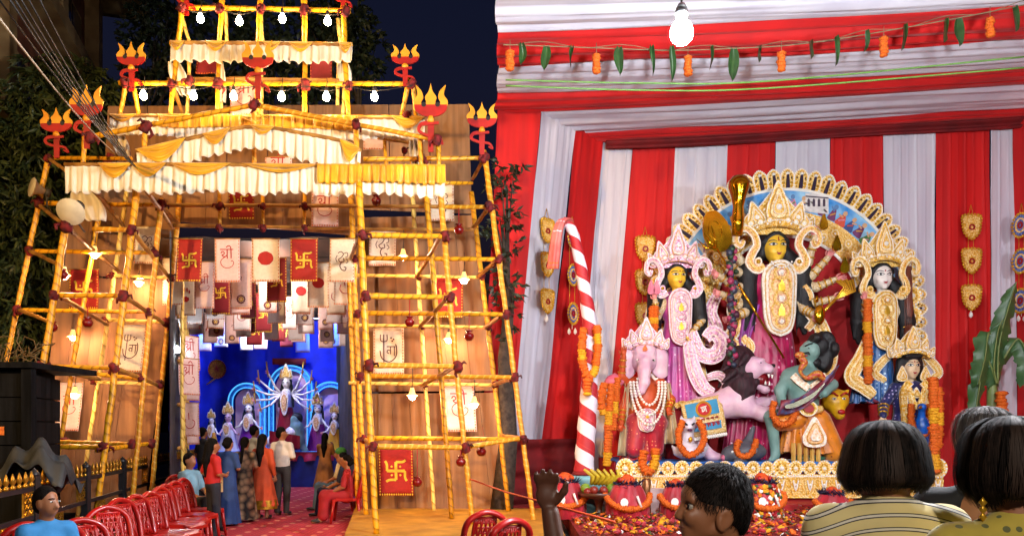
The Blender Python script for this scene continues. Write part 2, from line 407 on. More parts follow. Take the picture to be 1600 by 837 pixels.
bar(545, 358, 13.2, 742, 358, 13.2, .03, M_bam)
bar(684, 323, 12.3, 765, 323, 12.2, .034); knot(765, 323, 12.2); bar(696, 286, 12.4, 738, 286, 12.8, .03)
# --- left tower uprights
post(75, 248, 12.5, 10, 566, 12.5, 0, .038)
post(103, 348, 11.3, 65, 572, 11.2, 0, .045)
post(214, 292, 11.3, 150, 800, 11.2, 0, .045)
post(156, 330, 12.6, 118, 557, 12.6, 0, .036)
post(198, 300, 13.4, 159, 557, 13.4, 0, .036, M_wrap2)
post(252, 310, 12.3, 228, 557, 12.3, 0, .04)
post(281, 305, 13.2, 257, 557, 13.2, 0, .04)
for y in (358, 461, 573, 697):
    xa, xb = 102-.17*(y-352), 205-.126*(y-358)
    if y == 358: xa = 146
    bar(xa, y, 11.3, xb, y+1, 11.3, .037); knot(xb, y+1, 11.25, 1.1)
    if y != 358: knot(xa, y, 11.25, 1.1)
knot(104, 352, 11.25, 1.3)
for y in (317, 392, 484):
    xa = 61-.2*(y-317); bar(xa, y, 12.5, 250-.1*(y-320), y+3, 12.35, .034); knot(xa, y, 12.45); knot(249-.1*(y-320), y+3, 12.3, .9)
bar(64, 574, 12.3, 222, 592, 12.3, .034); bar(88, 690, 12.5, 205, 693, 12.4, .036); knot(220, 590, 12.3)
knot(206, 693, 12.3, .9); knot(237, 692, 13.1, .9); bar(152, 703, 11.25, 237, 692, 13.2, .036); knot(100, 690, 12.6)
for y in (434, 503, 600):
    bar(170-.15*(y-425), y-4, 13.4, 268-.11*(y-434), y, 13.2, .03, M_wrap2); knot(267-.11*(y-434), y, 13.15, .95); knot(175-.18*(y-434), y-4, 13.4, .75)
for (xa, ya, xb, yb) in ((62, 320, 102, 352), (47, 392, 93, 415), (30, 484, 76, 502)): bar(xa, ya, 12.4, xb, yb, 11.4, .03, M_bam)
for (xa, ya, Da, xb, yb, Db) in ((100, 350, 11.4, 186, 424, 13.3), (92, 462, 11.4, 168, 507, 13.3), (68, 575, 11.4, 155, 592, 13.3),
                                 (206, 360, 11.4, 266, 436, 13.1), (193, 462, 11.4, 257, 505, 13.1), (180, 575, 11.4, 246, 601, 13.1), (140, 290, 11.5, 192, 352, 13.2), (230, 300, 11.6, 270, 356, 13.1)):
    bar(xa, ya, Da, xb, yb, Db, .034, M_bam)
# --- lintel and back rails over the passage
bar(165, 320, 12.6, 700, 323, 12.6, .032, M_bam); bar(270, 352, 13.0, 560, 357, 13.0, .03, M_bam)
for x in (343, 411, 476): bar(x, 296, 12.6, x, 362, 12.8, .03); knot(x, 356, 12.7, .8); knot(x, 322, 12.5, .8)
bar(251, 322, 12.3, 282, 352, 13.1, .03, M_bam); knot(252, 320, 12.3, 1.1)
# --- upper tiers
D1 = 11.6
bar(75, 247, 12.4, 205, 248, D1, .03); bar(568, 249, D1, 757, 247, 12.2, .034); knot(75, 247, 12.3); knot(757, 247, 12.2); knot(660, 250, 11.7); knot(171, 247, 12.2, .9)
bar(75, 247, 12.3, 104, 268, 11.6, .028, M_bam); bar(757, 247, 12.2, 738, 280, 13, .03, M_bam)
bar(138, 215, 11.4, 398, 164, 11.3, .036); bar(396, 164, 11.3, 684, 219, 11.4, .036)
for x, y in ((140, 215), (228, 198), (397, 163), (556, 194), (683, 219)): knot(x, y, 11.3, 1.1)
for x, ya, yb in ((227, 198, 262), (397, 160, 262), (556, 194, 258), (656, 213, 262), (133, 200, 262), (683, 215, 262)): bar(x, ya, 11.5, x+(x-400)*.012, yb, 11.55, .036)
bar(172, 182, 11.9, 664, 184, 11.9, .034)
bar(186, 130, 11.8, 650, 131, 11.8, .036); bar(262, 124, 12.5, 548, 126, 12.5, .03, M_bam)
bar(266, 68, 11.8, 550, 70, 11.8, .036); bar(281, 12, 11.9, 548, 17, 11.9, .036)
for xt, yt, xb, yb, r in ((286, 0, 266, 182, .036), (349, -20, 340, 182, .034), (409, -30, 402, 182, .04), (475, -20, 476, 182, .04), (537, -5, 545, 184, .04)):
    bar(xt, yt, 11.85, xb, yb, 11.85, r)
for xt, yt, xb, yb in ((352, 10, 355, 70), (407, 5, 411, 70), (528, 30, 532, 68), (296, 70, 292, 182), (345, 70, 346, 180), (408, 70, 409, 182), (530, 70, 527, 165), (540, 95, 535, 182), (283, 20, 296, 66)):
    bar(xt, yt, 12.5, xb, yb, 12.5, .03, M_wrap2)
for xt, xb, y0 in ((198, 186, 130), (205, 218, 130), (645, 650, 130), (640, 627, 130)): bar(xt, y0-8, 11.8, xb, 184, 12., .034)
bar(268, 130, 11.8, 286, 180, 12.3, .03, M_bam)
for x, y in ((284, 12), (343, 13), (408, 14), (475, 15), (540, 18), (195, 130), (268, 131), (340, 130), (403, 131), (477, 132), (545, 134), (643, 131), (296, 126), (636, 180)):
    knot(x, y, 11.75)
bar(590, 215, 12.3, 650, 225, 12.3, .028, M_bam); knot(632, 235, 12.4, .8)
for x in (600, 640): bar(x, 186, 12.4, x+4, 262, 12.4, .03)
# --- board backing behind the towers and over the passage: separate vertical boards
def boards(tl, tr, bl, br, n, D, name='board'):
    for i in range(n):
        a, b = i/n+.0012, (i+1)/n-.0012; dd = random.uniform(-.004, .004)
        P = [U(tl[0]+(tr[0]-tl[0])*a, tl[1]+(tr[1]-tl[1])*a, D+dd), U(tl[0]+(tr[0]-tl[0])*b, tl[1]+(tr[1]-tl[1])*b, D+dd),
             U(bl[0]+(br[0]-bl[0])*b, bl[1]+(br[1]-bl[1])*b, D+dd), U(bl[0]+(br[0]-bl[0])*a, bl[1]+(br[1]-bl[1])*a, D+dd)]
        Q = [p+Vector((0, .02, 0)) for p in P]
        mb = MB(); mb.add(P+Q, [(0, 3, 2, 1), (4, 5, 6, 7), (0, 1, 5, 4), (1, 2, 6, 5), (2, 3, 7, 6), (3, 0, 4, 7)])
        obj(name, mb, random.choice((M_pan, M_pan, M_pan, M_pan2)), GATE)
boards((112, 296), (284, 300), (94, 430), (272, 434), 5, 13.95)
boards((93, 433), (272, 437), (62, 690), (238, 692), 6, 13.9)
boards((60, 694), (238, 696), (52, 800), (224, 800), 6, 13.9)
boards((546, 340), (741, 336), (558, 612), (774, 610), 6, 13.95)
boards((557, 615), (775, 613), (562, 797), (798, 797), 8, 13.9)
boards((168, 166), (733, 163), (160, 312), (738, 334), 9, 14.05)
boards((262, 300), (560, 300), (262, 345), (560, 368), 5, 13.3)
# --- platform under the right tower, wrapped in mustard cloth
M_must = pm('mustard_cloth', '#c08a1e', .75, scale=2.5, col2='#9a6a12', bump=.25, bscale=5)
mb = MB(); x0, x1 = -2.24, .72
mb.grid(lambda u, v: (x0+(x1-x0)*u+(-.62*v if u < .5 else 0)*(1-u), 10.25+3.75*v, PZ-.001+.006*sin(u*17+v*9)+.005*sin(v*23)), 16, 10)
mb.grid(lambda u, v: (x0+(x1-x0)*u+.004*sin(u*90), 10.245-.012*sin(u*110)*v-.03*v, PZ*(1-v)), 80, 3)
mb.grid(lambda u, v: (x0-.62*u-.03*v-.016*sin(u*120)*v, 10.25+3.75*u, PZ*(1-v)), 80, 3)
mb.grid(lambda u, v: (x1+.03*v+.012*sin(u*120)*v, 10.25+3.75*u, PZ*(1-v)), 80, 3)
obj('platform', mb, M_must, GATE)

# ================================================================== SWAG CURTAINS
def swag(label, top, drop, D, festoons, halfband=None, pleat=.05, name='swag_curtain'):
    """top: list of (x,y) pixels along the rail, drop: list of pixel drops at the same points"""
    tp = smooth2(top, 12) if len(top) > 2 else [tuple(np.array(top[0])*(1-i/24)+np.array(top[1])*(i/24)) for i in range(25)]
    xs = np.array([p[0] for p in tp]); ys = np.array([p[1] for p in tp]); dx = np.array([p[0] for p in top]); dv = np.array(drop, float)
    def T(x): return float(np.interp(x, xs, ys)), float(np.interp(x, dx, dv))
    X0, X1 = top[0][0], top[-1][0]; c = U((X0+X1)/2, T((X0+X1)/2)[0]+T((X0+X1)/2)[1], D)
    t = thing(name, c, label, 'curtain'); L = (X1-X0)*D/FPX; ph = random.uniform(0, 6)
    def skirt(a, b, k0, k1, off, amp, dens):
        mb = MB(); n = int((b-a)*1.1)
        def fn(u, v):
            x = a+(b-a)*u; y, dr = T(x); s = x*D/FPX
            f = sin(s*dens+ph)+.6*sin(s*dens*1.73+1.3)+.4*sin(s*dens*.41)
            vv = k0+(k1-k0)*v; hem = 1+.05*sin(s*5.1+ph)+.05*sin(s*dens)*(v > .9)
            p = U(x, y+dr*vv*hem, D); return (p.x+.012*sin(s*dens*1.31)*v, p.y-off-amp*(.25+.75*v)*f, p.z)
        mb.grid(fn, n, 7); return mb
    w_ = obj('white_skirt', skirt(X0, X1, 0, 1, 0, pleat*.45, 42), M_white, t)
    w_.modifiers.new('Solidify', 'SOLIDIFY').thickness = .004
    if halfband:
        for a, b in halfband:
            f = obj('yellow_band', skirt(a, b, -.03, .62, .05, pleat*.4, 55), M_yel, t)
            f.modifiers.new('Solidify', 'SOLIDIFY').thickness = .004
    for a, b, dp in festoons:
        mb = MB()
        def fn(u, v, a=a, b=b, dp=dp):
            x = a+(b-a)*u; y, dr = T(x); s = 1-abs(2*u-1)**1.6
            p = U(x, y-1+dr*dp*s*v+1.2*sin(v*40)*s, D); return (p.x, p.y-.045-.02*s*sin(v*pi)-.012*sin(v*26)*s, p.z)
        mb.grid(fn, 18, 14); f = obj('festoon', mb, M_yel, t); f.modifiers.new('Solidify', 'SOLIDIFY').thickness = .004
    mb = MB(); mb.tube([U(x, T(x)[0], D) for x in np.linspace(X0, X1, 16)], .03, 8); obj('rail', mb, M_bam, t)
swag('wide cream and yellow swag curtain, lowest and widest tier of gateway', [(101, 257), (300, 257), (497, 259), (696, 260)], [42, 44, 44, 46], 11.0,
     [(155, 208, .55), (206, 262, .5), (266, 362, .42), (380, 500, .3)], [(497, 696)])
swag('curved gable swag of cream and yellow cloth below the sloping bamboo', [(213, 236), (300, 216), (392, 198), (470, 208), (540, 222), (564, 236)], [24, 38, 32, 44, 40, 20], 11.15,
     [(213, 292, .95), (318, 362, .6), (532, 564, .9), (392, 430, .4)])
swag('long yellow and cream swag curtain on the second tier behind gable', [(172, 181), (420, 182), (664, 185)], [30, 34, 34], 11.75, [(246, 300, .5), (374, 425, .5), (612, 664, .55), (172, 215, .4)], [(250, 560)])
swag('short cream swag curtain with yellow festoons on the top tier', [(267, 67), (400, 68), (551, 70)], [30, 28, 28], 11.65, [(267, 290, .5), (322, 356, .55), (412, 440, .5), (452, 490, .55), (530, 551, .6)])
# loose ends of white drape hanging from the tiers
def drape_strip(x0, y0, x1, y1, wpx, D, label, mat=None):
    mb = MB()
    def fn(u, v):
        x = x0+(x1-x0)*v+(u-.5)*wpx*(.6+.6*sin(v*2.6+.4)); y = y0+(y1-y0)*v; p = U(x, y, D); return (p.x, p.y-.04*sin(u*14+v*3), p.z)
    mb.grid(fn, 14, 10); o = obj('drape', mb, mat or M_white, label=label, cat='drape'); o.modifiers.new('Solidify', 'SOLIDIFY').thickness = .004
drape_strip(272, 98, 290, 150, 22, 12.1, 'twisted white drape hanging at left end of the top tier')
drape_strip(536, 98, 541, 135, 18, 12.1, 'white drape hanging at right end of the top tier')
drape_strip(184, 206, 196, 250, 20, 11.9, 'white drape hanging below left end of second tier')
drape_strip(646, 216, 650, 262, 14, 12.0, 'narrow white drape hanging below right end of second tier')
drape_strip(345, 100, 347, 160, 12, 12.3, 'narrow white drape wound down the post left of centre')
drape_strip(128, 300, 150, 345, 40, 12.0, 'bunched white drape under left end of lowest swag')

# ================================================================== TRIDENTS
def trident(x, ytop, ybase, D, label, sc=1., yaw=0.):
    px = D/FPX; t = thing('trident', U(x, ybase, D), label, 'trident', 'painted plywood tridents on the gateway')
    Hh = (ybase-ytop)*px; fr0 = frame(U(x, ybase, D), yaw); O, A, B, N = fr0
    def fr(b): return (O+B*b, A, B, N)
    w = 23*px*sc; h = Hh*.48; b0 = Hh*.50
    bowl = arc(0, h*.34, w, h*.34, 180, 360, 16)+[(w*.98, h*.38), (-w*.98, h*.38)]
    mb = MB(); mb.extrude(fr(b0), bowl, -.015, .015); bo = obj('bowl', mb, M_redp, t)
    for sx in (-1, 1):
        mb = MB(); mb.extrude(fr(b0), [(sx*w*.42+w*.15*cos(q*pi/5), h*.38+w*.15*sin(q*pi/5)) for q in range(10)], .0155, .017)
        obj('eye_hole', mb, M_black, bo)
    for sx in (-1, 1):
        q = smooth2([(sx*w*.99, h*.33), (sx*w*1.03, h*.5), (sx*w*.80, h*.70), (sx*w*.92, h*1.0)], 5)+smooth2([(sx*w*.92, h*1.0), (sx*w*.58, h*.82), (sx*w*.46, h*.62), (sx*w*.58, h*.46), (sx*w*.5, h*.33)], 5)[1:]
        mb = MB(); mb.extrude(fr(b0), q, -.013, .013); obj('prong', mb, M_ply, t)
    q = smooth2([(-w*.34, h*.33), (-w*.28, h*.48), (-w*.34, h*.62), (-w*.12, h*.8), (0, h*1.05)], 5)+smooth2([(0, h*1.05), (w*.12, h*.8), (w*.34, h*.62), (w*.28, h*.48), (w*.34, h*.33)], 5)[1:]
    mb = MB(); mb.extrude(fr(b0), q, -.012, .012); obj('prong', mb, M_ply, t)
    mb = MB(); mb.lathe([(0, 0), (.045, .01), (.05, Hh*.05), (.035, Hh*.1), (0, Hh*.11)], O+B*(b0-Hh*.09), 10); obj('neck', mb, M_ply, t)
    s_ = smooth2([(w*.1, b0-Hh*.08), (-w*.55, b0-Hh*.10), (-w*.72, b0-Hh*.2), (-w*.2, b0-Hh*.27), (w*.5, b0-Hh*.30), (w*.72, b0-Hh*.40), (w*.45, b0-Hh*.36)], 5)
    mb = MB(); mb.stroke(fr0, s_, [w*.22*(1-.6*i/len(s_)) for i in range(len(s_))], -.03, .0); mb.stroke(fr0, [(w*.5, b0-Hh*.09), (-w*.6, b0-Hh*.12)], w*.16, .002, .02)
    obj('scroll', mb, M_redp, t)
    mb = MB(); mb.extrude(fr0, [(-w*.16, -Hh*.02), (w*.16, -Hh*.02), (w*.2, b0-Hh*.06), (-w*.2, b0-Hh*.06)], -.028, -.002); obj('stem', mb, M_redp, t)
trident(205, 66, 140, 11.7, 'red and yellow trident at left end of the bulb rail', .95)
trident(88, 169, 245, 12.2, 'leftmost red and yellow trident on the outer pole', 1.05)
trident(135, 133, 230, 11.3, 'red and yellow trident at left foot of sloping bamboo', 1.1)
trident(403, 62, 152, 11.2, 'dim red trident at the middle of the top tier', 1.05)
trident(633, 69, 133, 11.7, 'red and yellow trident at right end of the bulb rail', .92)
trident(673, 131, 235, 11.3, 'large red and yellow trident at right foot of sloping bamboo', 1.12)
trident(753, 160, 240, 12.1, 'rightmost red and yellow trident on the outer pole', 1.0)
trident(291, -50, 22, 11.8, 'trident above top tier, only red stem in view, left', .8)
trident(536, -55, 18, 11.8, 'trident above top tier, only red stem in view, right', .8)

# ================================================================== BANNERS
M_fred = pm('red_banner_cloth', '#a41a10', .75, scale=20, var=.12); M_fmar = pm('maroon_banner_cloth', '#7a0f1e', .75, scale=20, var=.12)
M_fwht = pm('cream_banner_cloth', '#e6d6bd', .75, scale=20, var=.08); M_fpnk = pm('pale_pink_banner_cloth', '#e3c3bd', .75, scale=20, var=.08)
M_ink = pm('red_ink', '#b0120f', .7, scale=15); M_inkd = pm('maroon_ink', '#5a0f16', .7, scale=15); M_inky = pm('yellow_ink', '#e9bf35', .6, scale=15); M_trim = pm('orange_trim', '#d9761c', .6, scale=30, col2='#b04a12')
SHRI = [([(.04, .62), (.12, .74), (.24, .74), (.3, .63), (.24, .53), (.12, .49), (.2, .4), (.34, .36)], .07), ([(.52, .5), (.36, .36), (.2, .26)], .07), ([(-.04, .92), (1.0, .92)], .07),
        ([(.52, .92), (.52, .22)], .08), ([(.82, .92), (.82, .24)], .08), ([(.82, .92), (.76, 1.14), (.6, 1.2), (.44, 1.06)], .07), ([(.2, .26), (.02, .02), (.1, -.32), (.45, -.5), (.85, -.38), (1.02, -.1), (.9, .06), (.8, .0)], .05)]
SWAS = [([(0, -.42), (0, .42)], .13), ([(-.42, 0), (.42, 0)], .13), ([(0, .42), (.3, .42), (.46, .5)], .11), ([(.42, 0), (.42, -.3), (.5, -.46)], .11), ([(0, -.42), (-.3, -.42), (-.46, -.5)], .11), ([(-.42, 0), (-.42, .3), (-.5, .46)], .11)]
GANESH = [([(-.3, .9), (-.1, 1.02), (.1, .85), (-.05, .6), (-.25, .45), (-.1, .25), (.15, .3), (.1, .55)], .06), ([(.1, .85), (.35, .95), (.42, .7), (.25, .6)], .05), ([(.0, .3), (-.15, 0), (.0, -.3), (.25, -.35), (.3, -.15), (.15, -.1)], .07), ([(.3, .5), (.45, .3), (.3, .15)], .05), ([(-.35, .75), (-.45, .5), (-.35, .25)], .05)]
TRI = [([(-.25, -.8), (-.25, .75)], .05), ([(-.42, .75), (-.42, .45), (-.25, .38), (-.08, .45), (-.08, .75)], .05), ([(-.45, -.1), (-.35, -.5), (.05, -.68), (.38, -.4), (.42, .05), (.36, .25)], .055),
       ([(-.1, .12), (.36, .12)], .05), ([(.3, .12), (.3, -.38)], .05), ([(.1, .12), (.1, -.28)], .05), ([(.1, -.1), (-.03, -.06), (-.08, -.18), (.02, -.24)], .05)]
def banner(x, ytop, D, wpx, hpx, kind, label, cloth=None, yaw=0., group='banners on the gateway', skew=0., name='banner'):
    px = D/FPX; W, H = wpx*px, hpx*px; O = U(x, ytop, D); fr = frame(O, yaw); _, A, B, N = fr
    red = kind.startswith('swas')
    cl = cloth or (M_fred if red else M_fwht); mb = MB(); ph = random.uniform(0, 6); a1 = random.uniform(.004, .014); a2 = random.uniform(-.05, .05); sk = skew+random.uniform(-.025, .025)
    def wv(u, v): return (a1*sin(u*7+ph)+a1*.6*sin(v*5+ph*2))*v+a2*v*v
    def P(a, b, c=0.):      # point on the cloth: a across (m), b down (m)
        u, v = a/W+.5, b/H; return O+A*(a+sk*b)-B*b+N*(wv(u, v)+c)
    mb.grid(lambda u, v: P((u-.5)*W, v*H), 8, 10)
    ro = obj(name, mb, cl, label=label, cat='banner', group=group)
    md = ro.modifiers.new('Solidify', 'SOLIDIFY'); md.thickness = .003; md.offset = 1.
    # coloured edge with stitched diamonds, and the printed mark
    mb = MB(); tw = W*.035
    for sx in (-1, 1):
        n = int(H/.05)
        for i in range(n):
            b = (i+.5)*H/n; a = sx*(W/2-tw); mb.add([P(a-tw*.6, b, .006), P(a, b-.018, .006), P(a+tw*.6, b, .006), P(a, b+.018, .006)], [(0, 1, 2, 3)])
    n = int(W/.04)
    for i in range(n):
        a = ((i+.5)/n-.5)*W; mb.add([P(a-.016, H-tw, .006), P(a, H-tw*2.2, .006), P(a+.016, H-tw, .006), P(a, H-tw*.1, .006)], [(0, 1, 2, 3)])
    if wpx > 24: obj('trim', mb, M_trim if not red else M_inky, ro)
    class F2:   # draws strokes on the waving cloth
        pass
    def strokes(mb, S, cx, cy, s, mir=1):
        for pts, wd in S:
            q = smooth2(pts, 4) if len(pts) > 2 else [tuple(np.array(pts[0])*(1-i/4)+np.array(pts[1])*(i/4)) for i in range(5)]
            L = []
            for i, p in enumerate(q):
                a = q[max(i-1, 0)]; b = q[min(i+1, len(q)-1)]; dx, dy = b[0]-a[0], b[1]-a[1]; m = sqrt(dx*dx+dy*dy) or 1
                L += [P(cx+mir*(p[0]-dy/m*wd/2)*s, cy-(p[1]+dx/m*wd/2)*s, .006), P(cx+mir*(p[0]+dy/m*wd/2)*s, cy-(p[1]-dx/m*wd/2)*s, .006)]
            mb.add(L, [(2*i, 2*i+1, 2*i+3, 2*i+2) for i in range(len(q)-1)])
    def disc(mb, cx, cy, rx, ry, jag=0., mi=0, c=.006, n=18):
        V = [P(cx+rx*cos(2*pi*i/n)*(1+jag*sin(i*2.4)), cy+ry*sin(2*pi*i/n)*(1+jag*sin(i*2.4)), c) for i in range(n)]; mb.add(V, [tuple(range(n))], mi)
    mb = MB(); ml = [M_ink, M_inkd, M_inky]
    if red:
        ml = [M_inky]; s = W*.62; strokes(mb, SWAS, 0, H*.5, s)
        for a in (-1, 1):
            for b in (-1, 1): disc(mb, a*s*.2, H*.5+b*s*.2, s*.05, s*.05)
    elif kind == 'shri': strokes(mb, SHRI, -W*.27, H*.52, W*.52)
    elif kind == 'ganesh': ml = [M_inkd]; strokes(mb, GANESH, 0, H*.62, W*.55)
    elif kind == 'trident':
        ml = [M_inkd, M_ink]; strokes(mb, TRI, 0, H*.47, W*.62)
        for a, b in ((.15, .5), (.3, .42), (.22, .32)): disc(mb, a*W*.55, H*.42-b*W*.55, W*.03, W*.03)
    elif kind == 'disc': disc(mb, 0, H*.45, W*.28, W*.25, .03)
    elif kind == 'hand':
        disc(mb, 0, H*.62, W*.17, W*.14, .12)
        for i, (a, b, l) in enumerate(((-.17, .46, .16), (-.06, .40, .2), (.06, .40, .19), (.17, .45, .15))): disc(mb, a*W*1.1, H*b, W*.035, W*l*.6)
        disc(mb, -.3*W, H*.56, W*.04, W*.09)
    elif kind == 'medal':
        ml = [M_inkd, M_inky]; cy = H*.8
        strokes(mb, [([(-.05, .3), (.05, .2), (-.05, .1), (.05, 0)], .05)], 0, H*.42, W*.6)
        for i in range(12): disc(mb, W*.17*cos(i*pi/6), cy+W*.17*sin(i*pi/6), W*.045, W*.045, n=8)
        for i in range(6): disc(mb, W*.075*cos(i*pi/3), cy+W*.075*sin(i*pi/3), W*.04, W*.04, mi=1, c=.007, n=8)
        for i in range(6): disc(mb, W*.10*cos(i*pi/3+.5), cy+W*.10*sin(i*pi/3+.5), W*.025, W*.025, c=.008, n=6)
    elif kind == 'loop': strokes(mb, [([(-.3, .15), (-.35, -.2), (-.1, -.42), (.25, -.35), (.38, -.05), (.2, .1)], .05), ([(-.1, .5), (-.05, .1)], .06)], 0, H*.55, W*.7)
    if mb.v: obj('printed_mark', mb, ml, ro, kind='stuff')
    mb = MB(); mb.tube([P(-W*.52, -.006, .0), P(W*.52, -.006, .0)], .009, 6); obj('rod', mb, M_bam, ro)
    return ro
# on the towers and tiers
banner(228, 354, 13.75, 38, 58, 'ganesh', 'cream banner with curling maroon mark high on left tower')
banner(131, 421, 13.7, 46, 62, 'swas', 'red banner with yellow swastika on left tower')
banner(209, 507, 13.6, 42, 74, 'trident', 'cream banner with maroon trident mark on left tower', skew=-.12)
banner(112, 597, 13.6, 38, 76, 'shri', 'pink banner with red lettering low on left tower', M_fpnk, skew=-.12)
banner(598, 359, 13.75, 42, 56, 'ganesh', 'cream banner with curling maroon mark high on right tower')
banner(690, 288, 13.7, 38, 56, 'ganesh', 'cream banner half under right end of the lowest swag')
banner(701, 432, 13.6, 46, 64, 'swas', 'red banner with yellow swastika high on right tower')
banner(607, 509, 13.6, 48, 76, 'trident', 'cream banner with maroon trident mark on right tower')
banner(716, 598, 13.5, 48, 76, 'shri', 'pink banner with red lettering low on right tower', M_fpnk, skew=.06)
banner(618, 696, 13.4, 54, 78, 'swas', 'large red banner with yellow swastika lowest on right tower')
banner(381, 121, 12.7, 44, 58, 'shri', 'cream banner with red lettering below the top tier', M_fpnk)
banner(435, 246, 12.9, 42, 40, 'shri', 'cream banner mostly hidden behind the gable swag', M_fpnk)
banner(377, 292, 13.0, 40, 50, 'swas', 'red banner with yellow swastika under lowest swag')
banner(508, 297, 12.9, 42, 57, 'shri', 'pale banner with red lettering under lowest swag', M_fpnk)
banner(325, 92, 12.7, 36, 26, 'plain', 'short plain maroon banner left on the top tier', M_fmar)
banner(502, 92, 12.7, 34, 32, 'plain', 'short plain maroon banner right on the top tier', M_fmar)
banner(586, 205, 12.8, 36, 30, 'plain', 'short pink banner under right half of second tier', M_fpnk)
# rows strung under the ceiling of the passage
ROWS = [(12.6, [(297, 'swas'), (355, 'shri'), (415, 'disc'), (475, 'swas'), (535, 'ganesh')]),
        (13.8, [(270, 'plain'), (320, 'shri'), (377, 'medal'), (432, 'swasm'), (497, 'disc'), (541, 'loop')]),
        (14.9, [(290, 'hand'), (345, 'swasm'), (374, 'loop'), (418, 'medal'), (470, 'disc'), (525, 'loop')]),
        (16.1, [(272, 'hand'), (305, 'plain'), (336, 'medal'), (387, 'swasm'), (432, 'loop'), (478, 'medal'), (522, 'disc')]),
        (17.4, [(301, 'hand'), (338, 'medal'), (378, 'loop'), (412, 'swasm'), (452, 'shri'), (478, 'loop'), (508, 'medal')]),
        (18.8, [(306, 'plain'), (340, 'medal'), (382, 'plain'), (400, 'swasm'), (424, 'plain'), (462, 'shri'), (510, 'medal'), (538, 'shri')]),
        (20.2, [(330, 'hand'), (363, 'medal'), (398, 'swasm'), (436, 'swasm'), (466, 'medal'), (509, 'medal'), (540, 'plain')]),
        (21.4, [(320, 'plain'), (345, 'medal'), (385, 'loop'), (408, 'plain'), (448, 'swasm'), (472, 'plain'), (520, 'medal'), (545, 'swasm')])]
ORD = ['first', 'second', 'third', 'fourth', 'fifth', 'sixth', 'seventh', 'eighth']
DESC = {'swas': 'red flag with yellow swastika', 'swasm': 'maroon flag with yellow swastika', 'shri': 'pale flag with red lettering', 'disc': 'pale flag with red spot', 'ganesh': 'cream flag with curling maroon mark',
        'medal': 'white flag with round black and yellow medallion', 'hand': 'pale flag with red handprint', 'loop': 'pale flag with red looping stroke', 'plain': 'plain pale flag'}
M_fwh2 = pm('white_flag_cloth', '#ded3cf', .75, scale=20, var=.08)
for ri, (D, fl) in enumerate(ROWS):
    zt = 4.74+.03*random.uniform(-1, 1); yt = HY-(zt-CZ)*FPX/D
    mb = MB(); xl, xr = fl[0][0]-40, fl[-1][0]+30
    mb.tube([U(xl+(xr-xl)*i/10, yt-1.5+1.2*sin(pi*i/10), D+.01) for i in range(11)], .008, 5)
    obj('flag_line', mb, M_cord, label=f'thin line carrying {ORD[ri]} row of flags in the passage', cat='line')
    for ci, (x, kd) in enumerate(fl):
        hh = .78*random.uniform(.92, 1.14) if ri else .70
        cl = M_fmar if kd == 'swasm' else (M_fred if kd == 'swas' else (random.choice((M_fwht, M_fpnk)) if ri < 3 else random.choice((M_fwh2, M_fpnk, M_fwh2))))
        dr = 0 if ri == 0 else random.uniform(0, .12)*FPX/D
        banner(x, yt+dr, D+random.uniform(-.12, .12)*(ri > 0), (.38 if ri else .44)*FPX/D*random.uniform(.9, 1.06), hh*FPX/D, kd,
               f'{DESC[kd]}, {ORD[ci]} from left in {ORD[ri]} passage row', cl, random.uniform(-.12, .12)*(ri > 0), 'flags strung over the passage', name='flag')

# ================================================================== PASSAGE SHELL, BEHIND THE GATE
PAS = thing('passage_tent', (-6, 18, 0), 'dark cloth tunnel leading from gateway to the blue stage', 'tent')
M_ceil = pm('passage_ceiling_cloth', '#4a3226', .9, scale=1.5, col2='#2e1e16', bump=.2, bscale=4)
M_inner = pm('passage_side_cloth', (.05, .045, .055), .85, scale=2, var=.4)
mb = MB(); mb.grid(lambda u, v: (-5.75+3.4*u+(-4.2+1.3*u)*(.055+.945*v), 12.9+10.3*(.055+.945*v), 4.98+.10*sin(v*31)+.04*sin(u*11)), 12, 60); obj('ceiling_cloth', mb, M_ceil, PAS)
mb = MB(); mb.grid(lambda u, v: (-5.75-4.2*u+.02*sin(u*60), 12.9+10.3*u, 5.0*v), 60, 4); obj('side_cloth', mb, M_inner, PAS)
mb = MB(); mb.grid(lambda u, v: (-2.4-2.9*u+.02*sin(u*60), 13.8+9.4*u, 5.0*v), 60, 4); obj('side_cloth', mb, M_inner, PAS)
# bamboo screen standing along the left side of the passage
SCN = thing('bamboo_screen', (-6.3, 15, 0), 'bamboo screen with small banners along left side of passage', 'screen')
for i, D in enumerate((14.2, 15.4, 16.8, 18.4, 20.2)):
    X = -5.75-4.2*(D-12.9)/10.3+.2; stick((X, D, 0), (X, D, 4.9), .03, M_wrap2, parent=SCN)
for z in (1.3, 2.1, 2.9, 3.7): stick((-5.75-.55+.22, 14.0, z), (-5.75-3.1+.2, 20.5, z), .03, M_bam, parent=SCN)
for i, (D, z, kd) in enumerate(((14.7, 3.0, 'shri'), (16, 2.2, 'loop'), (16.1, 3.6, 'shri'), (17.6, 3.0, 'disc'), (17.5, 2.0, 'shri'))):
    X = -5.75-4.2*(D-12.9)/10.3+.3; x = HX+X/D*FPX; y = HY-(z-CZ)/D*FPX
    banner(x, y, D, .5*FPX/D, .7*FPX/D, kd, ('pale banner with red lettering, nearest on the passage screen', 'pale banner with looping stroke low on the passage screen', 'pale banner with red lettering high on the passage screen',
           'pale banner with red spot far on the passage screen', 'pale banner with lettering, lowest far one on passage screen')[i], M_fpnk, 1.15, 'banners on the passage screen')
